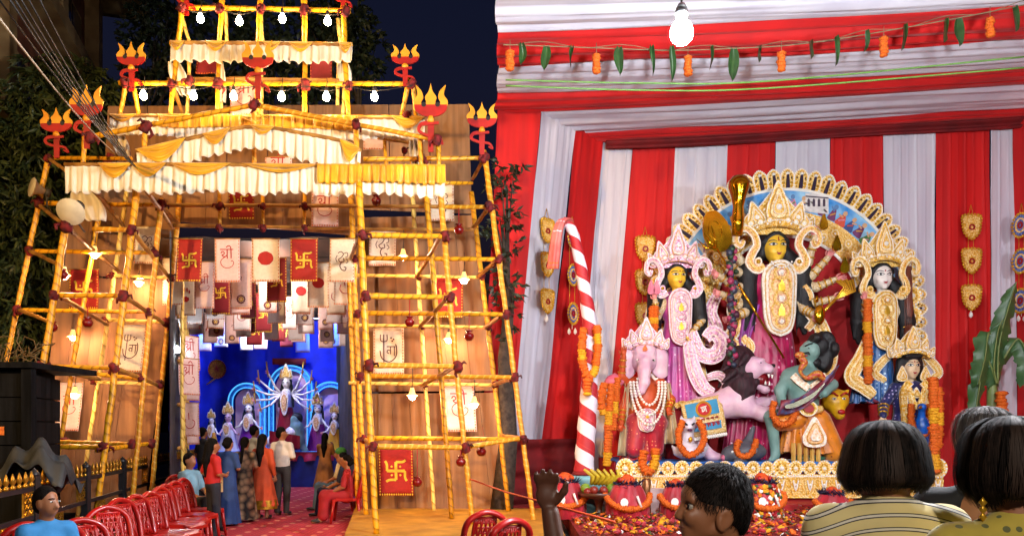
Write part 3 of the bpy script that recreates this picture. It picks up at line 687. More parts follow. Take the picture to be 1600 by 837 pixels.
# ================================================================== LAMPS
def emis(name, col, strength):
    m = bpy.data.materials.new(name); m.use_nodes = True; t = m.node_tree; t.nodes.remove(t.nodes['Principled BSDF'])
    e = t.nodes.new('ShaderNodeEmission'); e.inputs[0].default_value = (*col, 1); e.inputs[1].default_value = strength
    t.links.new(e.outputs[0], t.nodes['Material Output'].inputs[0]); return m
BA = 4*pi*.055**2
M_bulb = emis('warm_bulb_glow', (1, .66, .34), BULB_W/(pi*BA)); M_bulb2 = emis('shaded_bulb_glow', (1, .58, .34), BULB_W*2.8/(pi*BA))
M_bulbw = emis('white_bulb_glow', (.8, .9, 1), BULB_W*2.0/(pi*BA))
M_sock = pm('bulb_socket', (.03, .03, .03), .5); M_shade = pm('frosted_shade', '#f0cf8a', .5, col2='#e0b860', emit=1.2, ecol=(1, .6, .2))
def bulb(x, y, D, label, shade=False, mat=None, cord=.14, r=.055, group='bulbs on the gateway'):
    c = U(x, y, D); t = thing('hanging_bulb', c, label, 'bulb', group)
    mb = MB(); mb.lathe([(0, -r*1.05), (r*.55, -r*.88), (r*.95, -r*.35), (r, .1*r), (r*.8, .65*r), (r*.45, 1.15*r), (r*.38, 1.6*r)], c, 10); obj('glass', mb, mat or (M_bulb2 if shade else M_bulb), t)
    mb = MB(); mb.lathe([(r*.42, r*1.5), (r*.5, r*1.6), (r*.5, r*2.6), (r*.2, r*3.0), (0, r*3.0)], c, 8); obj('socket', mb, M_sock, t)
    mb = MB(); mb.tube([c+V3(0, 0, r*2.9), c+V3(.01, .02, r*3+cord*.5), c+V3(0, .03, r*3+cord)], .006, 5); obj('cord', mb, M_cord, t)
    if shade:
        mb = MB(); pr = [(.028, .14), (.036, .11), (.045, .07), (.06, .04), (.082, .02), (.085, .018)]
        mb.lathe(pr, c, 14)
        for i in range(14): mb.bead(c+V3(.085*cos(i*pi/7), .085*sin(i*pi/7), .018), .011, (0, 0, -1))
        obj('shade', mb, M_shade, t)
for i, (x, y) in enumerate(((313, 30), (374, 34), (441, 30), (512, 34))): bulb(x, y, 11.75, f'glowing bare bulb on topmost rail, {ORD[i]} from left')
for i, (x, y) in enumerate(((224, 150), (302, 150), (365, 151), (440, 152), (510, 152), (585, 152))): bulb(x, y, 11.65, f'glowing bare bulb on long rail between tridents, {ORD[i]} from left')
for x, y, D, l in ((148, 398, 12.4, 'small shaded bulb highest on left tower'), (100, 431, 11.5, 'small shaded bulb by the outer front pole of left tower'), (217, 442, 13.55, 'small shaded bulb beside the curling mark banner'),
                   (114, 527, 13.55, 'small shaded bulb glowing on boards of left tower middle'), (117, 617, 12.8, 'small shaded bulb before the pink banner on left tower'),
                   (630, 402, 12.9, 'small shaded bulb under the highest rail of right tower'), (725, 438, 12.6, 'small shaded bulb before red banner of right tower'), (701, 531, 13.6, 'small shaded bulb glowing on boards of right tower middle'),
                   (644, 619, 12.4, 'small shaded bulb beside the trident banner on right tower'), (741, 632, 12.75, 'small shaded bulb before the pink banner on right tower')):
    bulb(x, y, D, l, True, cord=.3 if D < 13 else .15)
bulb(277, 547, 15.5, 'cold white bulb at left mouth of the passage', mat=M_bulbw, group='bulbs in the passage')
for j, (pts, D) in enumerate((([(283, 14), (313, 20), (344, 16), (374, 23), (408, 17), (441, 20), (475, 18), (512, 24), (545, 19)], 11.7), ([(190, 133), (224, 139), (262, 134), (302, 140), (340, 134), (365, 141), (403, 135), (440, 142), (477, 135), (510, 142), (545, 136), (585, 142), (645, 134)], 11.6))):
    mb = MB(); mb.tube([U(x, y, D) for x, y in smooth2(pts, 4)], .007, 4); obj('bulb_wire', mb, M_cord, label=('sagging black wire feeding the topmost bulbs', 'sagging black wire feeding the bulbs between tridents')[j], cat='wire')
# assumed flood lamp and mast out of view, added to light the gateway front warmly
FL = thing('assumed_flood_lamp', (-9.0, -4.12, 0), 'assumed street flood lamp on a mast left of the viewer', 'lamp')
mb = MB(); mb.tube([(-9.0, -4.12, 0), (-9.0, -4.12, 6.4)], [.07, .05], 10); obj('mast', mb, M_black, FL)
ld = bpy.data.lights.new('flood', 'SPOT'); ld.energy = FLOOD_W; ld.color = (1, .60, .22); ld.spot_size = radians(49); ld.spot_blend = .5; ld.shadow_soft_size = .12  # light source of the assumed lamp
lo = bpy.data.objects.new('flood', ld); COL.objects.link(lo); lo.location = (-9.0, -4.0, 6.5)
lo.rotation_euler = (Vector((-5.2, 12.2, 4.2))-Vector(lo.location)).to_track_quat('-Z', 'Y').to_euler()
mb = MB(); mb.box((-9.05, -4.2, 6.5), (.2, .12, .16)); obj('housing', mb, M_black, FL)
# ================================================================== HANGING POTS
M_pot = pm('glossy_red_clay', '#7d0808', .25, scale=10, col2='#5a0404'); M_str = pm('red_string', '#b01510', .7)
for i, (x, y, top, D, lab) in enumerate(((640, 502, 463, 11.2, 'red pot hanging under second front rail of right tower'), (733, 524, 490, 12.1, 'red pot hanging from middle rail near outer right pole'), (588, 313, 300, 12.5, 'red pot under the lowest swag by right tower'),
        (717, 358, 324, 12.1, 'red pot hanging high at right edge of right tower'), (652, 752, 700, 11.0, 'red pot hanging beside lowest red banner'), (720, 720, 698, 11.5, 'red pot hanging low behind front right pole'),
        (752, 704, 686, 11.9, 'red pot hanging low at right of front right pole'), (137, 503, 462, 11.2, 'red pot hanging at middle of left tower'), (82, 510, 484, 11.4, 'red pot hanging on outer pole of left tower'), (98, 428, 395, 11.4, 'red pot at the outer front pole above shaded bulb'))):
    c = U(x, y, D); t = thing('hanging_pot', c, lab, 'pot', 'red clay pots on the gateway'); s = .011*D
    mb = MB(); mb.lathe([(r*s, z*s) for r, z in ((0, -.62), (.3, -.6), (.52, -.35), (.6, -.02), (.48, .22), (.3, .34), (.3, .42), (.46, .58), (.42, .6), (.26, .44), (0, .44))], c, 14); obj('pot', mb, M_pot, t)
    mb = MB(); tp = U(x, top, D); mb.tube([c+V3(0, 0, .4*s), tp], .007, 5); obj('string', mb, M_str, t)
# ================================================================== HORN SPEAKERS
M_horn = pm('cream_horn', '#d8c9a8', .45, scale=6); M_hornd = pm('horn_dark', (.05, .045, .04), .6)
def horn(x, y, D, r, ax, label):
    c = U(x, y, D); t = thing('horn_loudspeaker', c, label, 'loudspeaker'); ax = Vector(ax).normalized()
    mb = MB(); mb.lathe([(r, 0), (r*1.03, -.01), (r*.98, -.02), (r*.72, -r*.35), (r*.45, -r*.8), (r*.28, -r*1.2), (r*.2, -r*1.3), (r*.2, -r*1.25), (r*.42, -r*.78), (r*.7, -r*.32), (r*.95, -.01)], c, 24, axis=ax); obj('bell', mb, M_horn, t)
    mb = MB(); mb.lathe([(0, -r*.35), (r*.12, -r*.4), (r*.22, -r*.6), (r*.24, -r*.9), (0, -r*.95)], c, 14, axis=ax); mb.lathe([(0, -r*1.2), (r*.42, -r*1.25), (r*.45, -r*1.75), (0, -r*1.8)], c, 16, axis=ax); obj('driver', mb, M_hornd, t)
    mb = MB(); e = c-ax*r*1.4; mb.tube([e, e+V3(0, .02, -.22), e+V3(-.03, .25, -.3)], .016, 6); obj('bracket', mb, M_hornd, t)
horn(110, 331, 11.1, .19, (.12, -.85, -.5), 'round cream horn loudspeaker facing the street, lower of two')
horn(49, 292, 12.2, .155, (-.65, -.75, .15), 'cream horn loudspeaker turned away, upper left of two')
# ================================================================== RED PLASTIC CHAIRS
M_chair = pm('red_plastic', '#a8140e', .3, scale=2, col2='#8c0d0c', coat=.2); M_chair2 = pm('rust_red_plastic', '#9c2a12', .35, scale=2, col2='#7d1c0c', coat=.2)
def make_chair():
    t = thing('plastic_chair', (0, 0, 0), 'red moulded plastic chair', 'chair', 'red plastic chairs'); m = M_chair     # faces +X
    mb = MB(); h = smooth2([(-.2, -.19, .44), (-.245, -.21, .62), (-.295, -.175, .81), (-.315, 0, .89), (-.295, .175, .81), (-.245, .21, .62), (-.2, .19, .44)], 6); mb.tube(h, .036, 8, flat=.8); obj('back_frame', mb, m, t)
    mb = MB()
    def bp(u, v): return Vector((-.215-.085*v+.02*(2*u-1)**2, (u-.5)*.27*(1-.25*v), .46+.38*v))
    for i in range(6):
        for sl in (0, 1):
            a = [bp(min(max((i/5)+(.5*sl-.25)*(q/6-.5)*1.4, 0), 1), q/6) for q in range(7)]; mb.tube(a, .012, 5)
    for q in range(1, 8): mb.tube([bp(i/6, q/8) for i in range(7)], .011, 5)
    mb.tube([bp(0, q/6) for q in range(7)], .014, 6); mb.tube([bp(1, q/6) for q in range(7)], .014, 6); mb.tube([bp(i/6, 0.99) for i in range(7)], .014, 6)
    obj('back_lattice', mb, m, t)
    mb = MB(); mb.grid(lambda u, v: (-.22+.46*u, (v-.5)*(.40+.05*u), .445-.02*sin(pi*v)*sin(pi*u)-.035*max(0, u-.85)/.15), 12, 10); mb.grid(lambda u, v: (-.22+.46*u, (v-.5)*(.40+.05*u), .425-.02*sin(pi*v)*sin(pi*u)-.035*max(0, u-.85)/.15), 12, 10)
    for sy in (-1, 1): mb.grid(lambda u, v, sy=sy: (-.22+.46*u, sy*(.20+.025*u), .445-.05*v-.035*max(0, u-.85)/.15), 12, 2)
    mb.grid(lambda u, v: (.24, (u-.5)*.45, .41-.04*v), 8, 1); obj('seat', mb, m, t)
    for sx, sy in ((-1, -1), (-1, 1), (1, -1), (1, 1)):
        mb = MB(); x0, y0 = (-.2, .2*sy) if sx < 0 else (.21, .21*sy); mb.tube([(x0, y0, .43), (x0*1.12+(.0), y0*1.08, .2), (x0*1.25, y0*1.15, 0)], [.032, .026, .02], 6, flat=.8); obj('leg', mb, m, t)
    for sy in ():
        mb = MB(); mb.tube(smooth2([(-.255, sy*.23, .63), (-.1, sy*.265, .645), (.1, sy*.265, .63), (.19, sy*.24, .58), (.21, sy*.215, .44)], 4), .02, 6, flat=.7); obj('armrest', mb, m, t)
    return t
CH0 = make_chair(); first = True
def chair(x, ytop, rz, label, ztop=.88, mat=None):
    global first
    D = (CZ-ztop)*FPX/(ytop-HY); p = U(x, ytop, D); loc = (p.x+.3*cos(rz), p.y+.3*sin(rz), 0)
    if first: first = False; CH0.location = loc; CH0.rotation_euler = (0, 0, rz); CH0['label'] = label; return
    dup(CH0, loc, rz, label)
NTH = ['nearest red chair of the row by the fence'] + [f'red chair by the fence, {ORD[i]} from the near end' for i in range(1, 8)] + ['farthest red chair of the row by the fence']
for i, (x, y, r) in enumerate(((126, 814, -.9), (167, 794, -.75), (188, 782, -.35), (212, 776, -.2), (234, 771, -.12), (250, 763, -.1), (258, 759, -.05), (273, 754, -.1), (286, 749, -.05))): chair(x, y, radians(-2)+r*.8, NTH[i])
chair(98, 822, -.2, 'red chair half hidden behind the man in blue')
chair(760, 801, 2.0, 'red chair at foot of right tower, left of two'); chair(800, 814, 2.2, 'red chair at foot of right tower, right of two')
# ================================================================== METAL FENCE
FE = thing('metal_fence', (-6.0, 11, 0), 'black metal fence with gilded spear finials beside the chairs', 'fence')
fa, fb = Vector((-5.0, 6.9, 0)), Vector((-8.3, 21.3, 0)); FL_ = (fb-fa).length; fd = (fb-fa).normalized()
def fp(s, z): return fa+fd*s+V3(0, 0, z)
for z in (.98, .66, .36, .12):
    mb = MB(); mb.bar(fp(0, z), fp(FL_, z), .035, .05); obj('rail', mb, M_black, FE)
ns = 9
for i in range(ns):
    s = FL_*i/(ns-1); mb = MB(); mb.box(fp(s, .56), (.045, .045, .56)); mb.lathe([(.06, 0), (.06, .03), (.03, .06), (0, .1)], fp(s, 1.12), 8); obj('post', mb, M_black, FE)
mb = MB(); mb.lathe([(.012, 0), (.03, .01), (.03, .03), (.014, .045), (.018, .06), (.032, .085), (.02, .13), (.006, .17), (0, .18)], n=7); fin = mb.mesh('finial'); fin.materials.append(M_gold)
for i in range(84):
    s = .05+i*.172
    if s < FL_: share('finial', fin, FE, fp(s, 1.005))
def lattice(fr, W, H):
    mb = MB(); mb.stroke(fr, [(-W/2, -H/2), (W/2, -H/2), (W/2, H/2), (-W/2, H/2)], .02, -.01, .01, close=True)
    for i in range(4):
        for j in range(4):
            cx, cy = (i-1.5)*W/4, (j-1.5)*H/4; mb.stroke(fr, [(cx+W*.1*cos(q*pi/4)*(1 if (i+j) % 2 else .7), cy+H*.1*sin(q*pi/4)) for q in range(8)], .011, -.006, .006, close=True)
    return mb
for s, z in ((.9, .5), (1.7, .82), (2.3, .25), (2.6, .5), (3.5, .82), (4.4, .5), (5.2, .25), (6.2, .5), (7.0, .82), (8.0, .5)):
    n = V3(fd.y, -fd.x, 0); fr = (fp(s, z), fd, V3(0, 0, 1), n); obj('gilt_plate', lattice(fr, .34, .26), M_gold, FE)
# second: low mesh panels behind the fence (red and dark goods glimpsed through it)
# ================================================================== DARK KIOSK AND TARPAULIN
M_kio = pm('tarred_plank', (.008, .008, .009), .9, kind='grain', scale=10, var=.5, bump=.4, spec=.1)
KI = thing('wooden_kiosk', (-7.2, 9.8, 0), 'black planked wooden kiosk behind the fence', 'kiosk')
for i in range(8):
    mb = MB(); z = .15+i*.29; mb.box((-7.3+random.uniform(-.01, .01), 9.3+random.uniform(-.012, .012), z), (1.47, .025, .138)); obj('plank', mb, M_kio, KI)
for i in range(8):
    mb = MB(); z = .15+i*.29; a, b = Vector((-5.85, 9.34, z)), Vector((-6.2, 10.5, z)); mb.bar(a, b, .04, .275); obj('plank', mb, M_kio, KI)
mb = MB(); mb.add([(-8.7, 9.36, 0), (-5.93, 9.36, 0), (-6.25, 10.5, 0), (-8.7, 10.5, 0), (-8.7, 9.36, 2.38), (-5.93, 9.36, 2.38), (-6.25, 10.5, 2.38), (-8.7, 10.5, 2.38)], [(0, 1, 5, 4), (1, 2, 6, 5), (2, 3, 7, 6), (3, 0, 4, 7)]); obj('gap_light_block', mb, M_kio, KI)  # added box inside, keeps light from showing through the plank gaps
mb = MB(); mb.box((-5.84, 9.28, 1.19), (.06, .05, 1.19)); obj('corner_post', mb, M_kio, KI)
mb = MB(); mb.box((-7.3, 9.9, 2.42), (1.56, .72, .035)); obj('roof', mb, M_kio, KI)
M_tarp = pm('grey_tarpaulin', '#33363a', .7, scale=3, col2='#1c1e20', bump=.3, bscale=6)
def lump(fn, name, mat, label, cat, res=(28, 18)):
    mb = MB(); mb.grid(fn, *res); o = obj(name, mb, mat, label=label, cat=cat); o.modifiers.new('Solidify', 'SOLIDIFY').thickness = .01; return o
lump(lambda u, v: (-6.15+.95*u, 8.85+.5*v, 1.0+.62*sin(pi*u)**.6*(.35+.65*u)*sin(pi*min(v+.15, 1))+.07*sin(u*19+v*5)+.06*sin(v*17-u*9)), 'tarpaulin', M_tarp, 'crumpled grey tarpaulin heaped beside the dark kiosk', 'tarpaulin')
mb = MB(); mb.box((-5.9, 9.05, .5), (.33, .2, .5)); obj('crate', mb, M_kio, label='dark crate under the grey tarpaulin', cat='crate')
mb = MB(); mb.box((-6.25, 9.268, 1.63), (.12, .004, .05)); obj('orange_sticker', mb, M_trim, KI)
# ================================================================== FOLIAGE
M_leaf = pm('mango_leaf', (.065, .085, .022), .5, scale=3, col2=(.03, .045, .012)); M_leaf2 = pm('dark_leaf', (.03, .045, .018), .55, scale=3, var=.4)
M_bark = pm('bark', (.07, .05, .035), .9, scale=12, var=.4, bump=.6)
def leaf(mb, p, d, n, L, W):
    s = d.cross(n).normalized()*W; k = n*(-.12*L)
    mb.add([p, p+d*L*.4+s+k*.2, p+d*L+k*2, p+d*L*.4-s+k*.2, p+d*L*.45-k*.4], [(0, 1, 4), (1, 2, 4), (2, 3, 4), (3, 0, 4)], 0, True)
def tree(label, base, trunk_h, blobs, nleaf, L, W, mat, droop=.6, seed=1, name='tree'):
    r = random.Random(seed); base = Vector(base); t = thing(name, base, label, 'tree')
    mb = MB(); top = base+V3(r.uniform(-.3, .3), r.uniform(-.2, .2), trunk_h); mb.tube([base, base.lerp(top, .35)+V3(.08, .05, 0), base.lerp(top, .7)-V3(.05, 0, 0), top], [.22, .17, .13, .08], 9)
    for c, rd in blobs:
        c = Vector(c); q = base.lerp(top, r.uniform(.5, .95)); mb.tube([q, q.lerp(c, .5)+V3(0, 0, .2), c], [.07, .045, .015], 6)
        for _ in range(3): mb.tube([q.lerp(c, .6)+V3(0, 0, .12), c+V3(r.uniform(-1, 1)*rd[0]*.7, r.uniform(-1, 1)*rd[1]*.7, r.uniform(-1, 1)*rd[2]*.7)], [.025, .008], 5)
    obj('trunk', mb, M_bark, t)
    mb = MB(); tot = sum(b[1][0]*b[1][1]*b[1][2] for b in blobs)
    for c, rd in blobs:
        c = Vector(c); m = int(nleaf*rd[0]*rd[1]*rd[2]/tot/6)
        for _ in range(m):
            while True:
                q = Vector((r.uniform(-1, 1), r.uniform(-1, 1), r.uniform(-1, 1)))
                if .3 < q.length < 1: break
            p = c+V3(q.x*rd[0], q.y*rd[1], q.z*rd[2]); ax = Vector((q.x+r.uniform(-.5, .5), q.y-.4+r.uniform(-.5, .5), r.uniform(-.6, .3))).normalized()
            for _ in range(6):
                d = (ax+Vector((r.gauss(0, .6), r.gauss(0, .6), r.gauss(0, .5)-droop))).normalized(); n = d.cross(Vector((r.uniform(-1, 1), r.uniform(-1, 1), r.uniform(-1, 1)))).normalized()
                leaf(mb, p+ax*r.uniform(0, .12), d, n, L*r.uniform(.6, 1.2), W)
    obj('crown', mb, mat, t)
tree('large dark tree with drooping pointed leaves left of gateway', (-10.2, 15.6, 0), 6.0,
     [(U(60, 200, 15.6), (1.5, 1.0, 1.1)), (U(20, 300, 15.2), (1.3, 1.0, 1.3)), (U(110, 165, 16), (1.0, .9, .7)), (U(30, 420, 15.4), (1.2, 1.0, 1.2)), (U(5, 520, 15.2), (1.0, .8, .8)), (U(75, 330, 15.8), (.7, .8, 1.0)), (U(130, 135, 16.5), (.8, .8, .55)), (U(90, 120, 16), (.7, .7, .45)), (U(-40, 360, 15), (1.2, 1, 2.2))], 15000, .30, .032, M_leaf, .8, 3)
tree('dark tree in the night behind left side of top tier', (-9.3, 19, 0), 9,
     [(U(245, 60, 19), (.8, .8, 1.2)), (U(235, 130, 19), (.7, .8, .6)), (U(265, 20, 19), (.8, .8, .7)), (U(320, 60, 20), (1.5, .8, 1.5)), (U(380, 90, 20), (1.3, .8, 1.2)), (U(310, 150, 20), (1.2, .8, .8))], 6500, .20, .045, M_leaf2, .2, 4)
tree('dark tree in the night behind right side of top tier', (-4.0, 19.5, 0), 9,
     [(U(560, 75, 19.5), (.8, .8, .8)), (U(530, 40, 19.5), (.9, .8, .9)), (U(565, 110, 19.5), (.5, .6, .5)), (U(470, 80, 20), (1.5, .8, 1.3)), (U(480, 160, 20), (1.3, .8, .6))], 5200, .20, .045, M_leaf2, .2, 5)
tree('small bushy tree between gateway and striped tent', (-.2, 13.8, 0), 4.2,
     [(U(792, 290, 13.7), (.32, .4, .5)), (U(785, 350, 13.7), (.38, .4, .55)), (U(790, 430, 13.6), (.3, .4, .5)), (U(786, 500, 13.6), (.25, .3, .4))], 520, .16, .03, M_leaf2, .3, 6)
# bare thorny stems over the kiosk
mb = MB(); r_ = random.Random(5)
for i in range(16):
    p = U(r_.uniform(-10, 60), 572, 10.2); q = [p]
    for j in range(6): q.append(q[-1]+V3(r_.uniform(-.12, .12), r_.uniform(-.1, .1), r_.uniform(.0, .2)-.03*j))
    mb.tube(q, [.008]*6+[.003], 4)
obj('dry_shrub', mb, pm('dry_stem', '#6e5530', .8), label='tangle of dry thorny stems on top of the dark kiosk', cat='shrub')
# ================================================================== BUILDING, UPPER LEFT
BU = thing('apartment_building', (-14, 22, 0), 'tan apartment block with dark windows rising at upper left', 'building')
M_bw = pm('tan_plaster', '#c09a66', .85, scale=2, col2='#a07c4e', bump=.2, bscale=8); M_brd = pm('brick_red_plaster', '#8f5238', .85, scale=2, col2='#74402c'); M_glass = pm('night_glass', (.012, .02, .05), .12, spec=.8)
bd = Vector((-.29, 1, 0)).normalized(); bn = Vector((bd.y, -bd.x, 0)); BO = Vector((-14.1, 25.6, 0))      # far corner, facade runs back towards the viewer
def bq(s, o, z): return BO+(bn*o-bd*s)*1.25+V3(0, 0, z*1.25)
def bbox(s0, s1, o0, o1, z0, z1, name, mat, parent=None):
    P = [bq(s, o, z) for z in (z0, z1) for s, o in ((s0, o0), (s1, o0), (s1, o1), (s0, o1))]; mb = MB()
    mb.add(P, [(0, 1, 2, 3), (7, 6, 5, 4), (0, 4, 5, 1), (1, 5, 6, 2), (2, 6, 7, 3), (3, 7, 4, 0)]); return obj(name, mb, mat, parent or BU)
bbox(0, 9.3, -5, 0, 0, 15.5, 'wall', M_brd)
for z in (3.3, 6.4, 9.5, 12.6): bbox(-.3, 9.5, .004, .75, z, z+.32, 'floor_slab', M_bw)
bbox(-1.2, 4.2, .01, 1.3, 12.95, 13.25, 'balcony_slab', M_bw); bbox(-1.2, 4.2, 1.2, 1.3, 13.26, 14.2, 'parapet', M_bw)
for s in (.1, 3.4, 6.8):
    bbox(s, s+.4, .008, .35, 0, 15.4, 'pier', M_bw)
for z in (3.9, 7.0, 10.1, 13.2):
    for s in (.9, 4.3, 7.3):
        wd = bbox(s, s+1.9, -.02, .03, z, z+1.7, 'window', M_bw); bbox(s+.1, s+.9, .032, .045, z+.1, z+1.6, 'pane', M_glass, wd); bbox(s+1.0, s+1.8, .032, .045, z+.1, z+1.6, 'pane', M_glass, wd)
# ================================================================== OVERHEAD WIRES
M_wire = pm('black_wire', (.02, .018, .016), .6); M_wirep = pm('pale_wire', '#b8a489', .6)
for i, (xa, ya, Da) in enumerate(((12, -5, 5.2), (20, -5, 5.4), (30, -5, 5.6), (42, -5, 5.8), (58, -8, 6.0), (-5, -5, 5.2))):
    a, b = U(xa, ya, Da), U(207+i*1.5, 258+i, 10.9); mb = MB(); mb.tube([a.lerp(b, t)-V3(0, 0, .35*t*(1-t)) for t in np.linspace(0, 1, 14)], .007, 5)
    obj('overhead_wire', mb, M_wire, label=f'thin black wire from the top left corner, {ORD[(i+1) % 6]} from left of six', cat='wire', group='black wires from the top left corner')
a, b = U(-8, 20, 5.0), U(180, 240, 11.3); mb = MB(); mb.tube([a.lerp(b, t)-V3(0, 0, .25*t*(1-t)) for t in np.linspace(0, 1, 14)], .008, 5); obj('overhead_wire', mb, M_wirep, label='pale thick cable crossing before the left trees', cat='wire')
mb = MB(); mb.tube([U(735, 748, 11.55), U(790, 768, 10), U(870, 790, 8), U(960, 815, 6)], .012, 6); obj('orange_rope', mb, pm('orange_rope', '#d8480f', .6), label='taut orange rope from right tower towards the viewer', cat='rope')
# ================================================================== STRIPED TENT
M_tred = pm('tent_red_cloth', '#d20c0a', .75, scale=1.2, col2='#b8080a', sheen=.1); M_twht = pm('tent_white_cloth', '#d6d2da', .7, scale=1.2, col2='#c6c1cd', sheen=.1)
M_wred = pm('tent_wall_red', '#d20c0a', .75, kind='grain', scale=5, col2='#b8090b', bump=.25); M_wwht = pm('tent_wall_white', '#d6d2da', .7, kind='grain', scale=5, col2='#c4bfcc', bump=.25)
M_dred = pm('dark_red_cloth', '#7d0a10', .8, scale=2, col2='#5c060a')
TB = 16.2; DZ = .24
def zceil(X): return 7.68+.033*X+.0018*X*X
def pleats(s, seed=0., d=.21, v=0.):
    """flat cloth with narrow stitched ridges and soft billows"""
    d *= 1+.12*sin(seed*3); q = (s/d+.2*sin(s*2.3+seed)+.10*sin(v*4+seed*2+s*3)) % 1.; r = math.exp(-((q-.5)/.07)**2); return .05*r*(.65+.35*sin(s*17+seed))+.018*sin(s*9.1+seed+v*1.5)+.022*sin(s*4.3+seed*2-v*2)
def panel(parent, ta, tb, ba, bb, mat, nrm, seed=0., name='cloth_panel', n=34, amp=1.):
    ta, tb, ba, bb = map(Vector, (ta, tb, ba, bb)); W = (tb-ta).length; nrm = Vector(nrm)
    mb = MB(); mb.grid(lambda u, v: ta.lerp(tb, u).lerp(ba.lerp(bb, u), v)+nrm*amp*(pleats(u*W+seed*3, seed, .21, v)*(.55+.45*v)+.016*sin(v*7+seed+u*5)+.01*sin(v*17+u*9+seed)), n, 14); o = obj(name, mb, mat, parent)
    return o
def top(x, D):   # pixel x on the ceiling line at distance D
    X = (x-HX)/FPX*D; return V3(X, D, zceil(X))
def bot(x, D): return V3((x-HX)/FPX*D, D, DZ)
BW = thing('tent_back_wall', (6, TB, 0), 'back wall of the tent in red and white vertical cloth stripes', 'tent wall')
xt = [945, 990, 1056, 1137, 1212, 1297, 1380, 1462, 1546, 1584]; xb = [908, 939, 1028, 1120, 1204, 1294, 1380, 1462, 1549, 1590]
for i in range(9): panel(BW, top(xt[i], TB), top(xt[i+1], TB), bot(xb[i], TB), bot(xb[i+1], TB), M_wwht if i % 2 == 0 else M_wred, (0, -1, 0), i*1.7, n=int((xt[i+1]-xt[i])*.55)+8)
LW = thing('tent_left_wall', (.6, 15, 0), 'left wall of the tent in red and white vertical cloth stripes', 'tent wall')
lt = [(945, 16.2), (900, 15.35), (846, 14.5), (782, 14.4)]; lb = [(908, 16.2), (893, 15.35), (831, 14.5), (762, 14.4)]
nl = V3(.78, -.62, 0)
panel(LW, top(945, 16.2), top(941, 16.1), bot(908, 16.2), bot(893, 15.95), M_wwht, nl, 2., n=10)
panel(LW, top(941, 16.1), top(900, 15.35), bot(893, 15.95), bot(838, 15.35), M_wred, nl, 1., n=24)
panel(LW, top(900, 15.35), top(846, 14.5), bot(838, 15.35), bot(790, 14.5), M_wwht, nl, 3., n=26)
panel(LW, top(846, 14.5), top(778, 14.42), bot(790, 14.5), bot(748, 14.42), M_wred, (0, -1, 0), 4., n=24)
RW = thing('tent_right_wall', (10.9, 14.5, 0), 'right wall of the tent in plain red cloth', 'tent wall')
panel(RW, top(1585, 16.18), V3(11.5, 12.2, zceil(11.5)), bot(1591, 16.18), V3(11.5, 12.2, DZ), M_wred, (-1, 0, 0), .5, n=40)
CE = thing('tent_ceiling', (5, 13, 7.8), 'tent ceiling of red and white cloth bands hung in folds', 'tent ceiling')
db = [16.25, 15.65, 14.5, 13.7, 12.62, 11.5, 10.3, 9.0, 7.6, 6.2, 4.8]
for i in range(len(db)-1):
    a, b = db[i], db[i+1]; mb = MB(); sd = i*2.1; nv = 26
    def fn(u, v, a=a, b=b, sd=sd, i=i):
        X0 = float(np.interp(a+(b-a)*v, [12.5, 13.9, 14.38, 14.5, 15.35, 16.25], [-.2, -.25, -.3, .5, 1.2, 1.75]))-.04*sin(v*pi); X = X0+(11.6-X0)*u; D = a+(b-a)*v-.10*X*.1*sin(pi*u)
        f = .05*abs(sin(v*9.5+sd+u*.8+.4*sin(u*5+sd)))+.03*sin(v*23+sd+u*4.2)*sin(u*6+.4+sd)+.015*sin(v*41+u*9+sd)+.07*sin(pi*v)
        return (X, D, zceil(X)-f*(1.6 if i > 3 else 1.)-(.22 if i == 0 else 0)*(1-v)*0)
    mb.grid(fn, 60, nv); obj('cloth_band', mb, M_tred if i % 2 == 0 else M_twht, CE)
# valance along the back wall
mb = MB(); mb.grid(lambda u, v: (1.95+8.7*u, TB-.25-.05*sin(v*14+u*2)-.04*sin(v*5), zceil(1.95+8.7*u)-.30*v-.02*sin(u*8)), 50, 12); obj('valance', mb, M_dred, CE)
# outer side of the ceiling and a dado of dark red cloth
DA = thing('cloth_dado', (.9, 15, DZ), 'low dark red cloth in horizontal folds along left tent wall', 'dado')
mb = MB(); mb.grid(lambda u, v: (-.55+2.2*u, 14.33+1.5*max(0, u-.28)/.72-.06*sin(v*16+u*3)-.03*sin(v*29), DZ+1.22*(1-v)), 30, 26); obj('cloth', mb, M_dred, DA)
# dais of the tent
M_dais = pm('red_floor_cloth', '#8f1210', .85, scale=3, col2='#6e0a0c', bump=.2, bscale=9)
mb = MB(); P = [(.9, 10.0), (11.6, 10.0), (11.6, 16.4), (-.9, 16.4), (-.9, 14.12), (.9, 14.12)]; n = len(P)
mb.add([(x, y, DZ-.004) for x, y in P]+[(x, y, 0) for x, y in P], [tuple(range(n))]+[(i, i+n, (i+1) % n+n, (i+1) % n) for i in range(n)])
obj('dais', mb, M_dais, label='low red cloth covered dais in the tent', kind='structure')
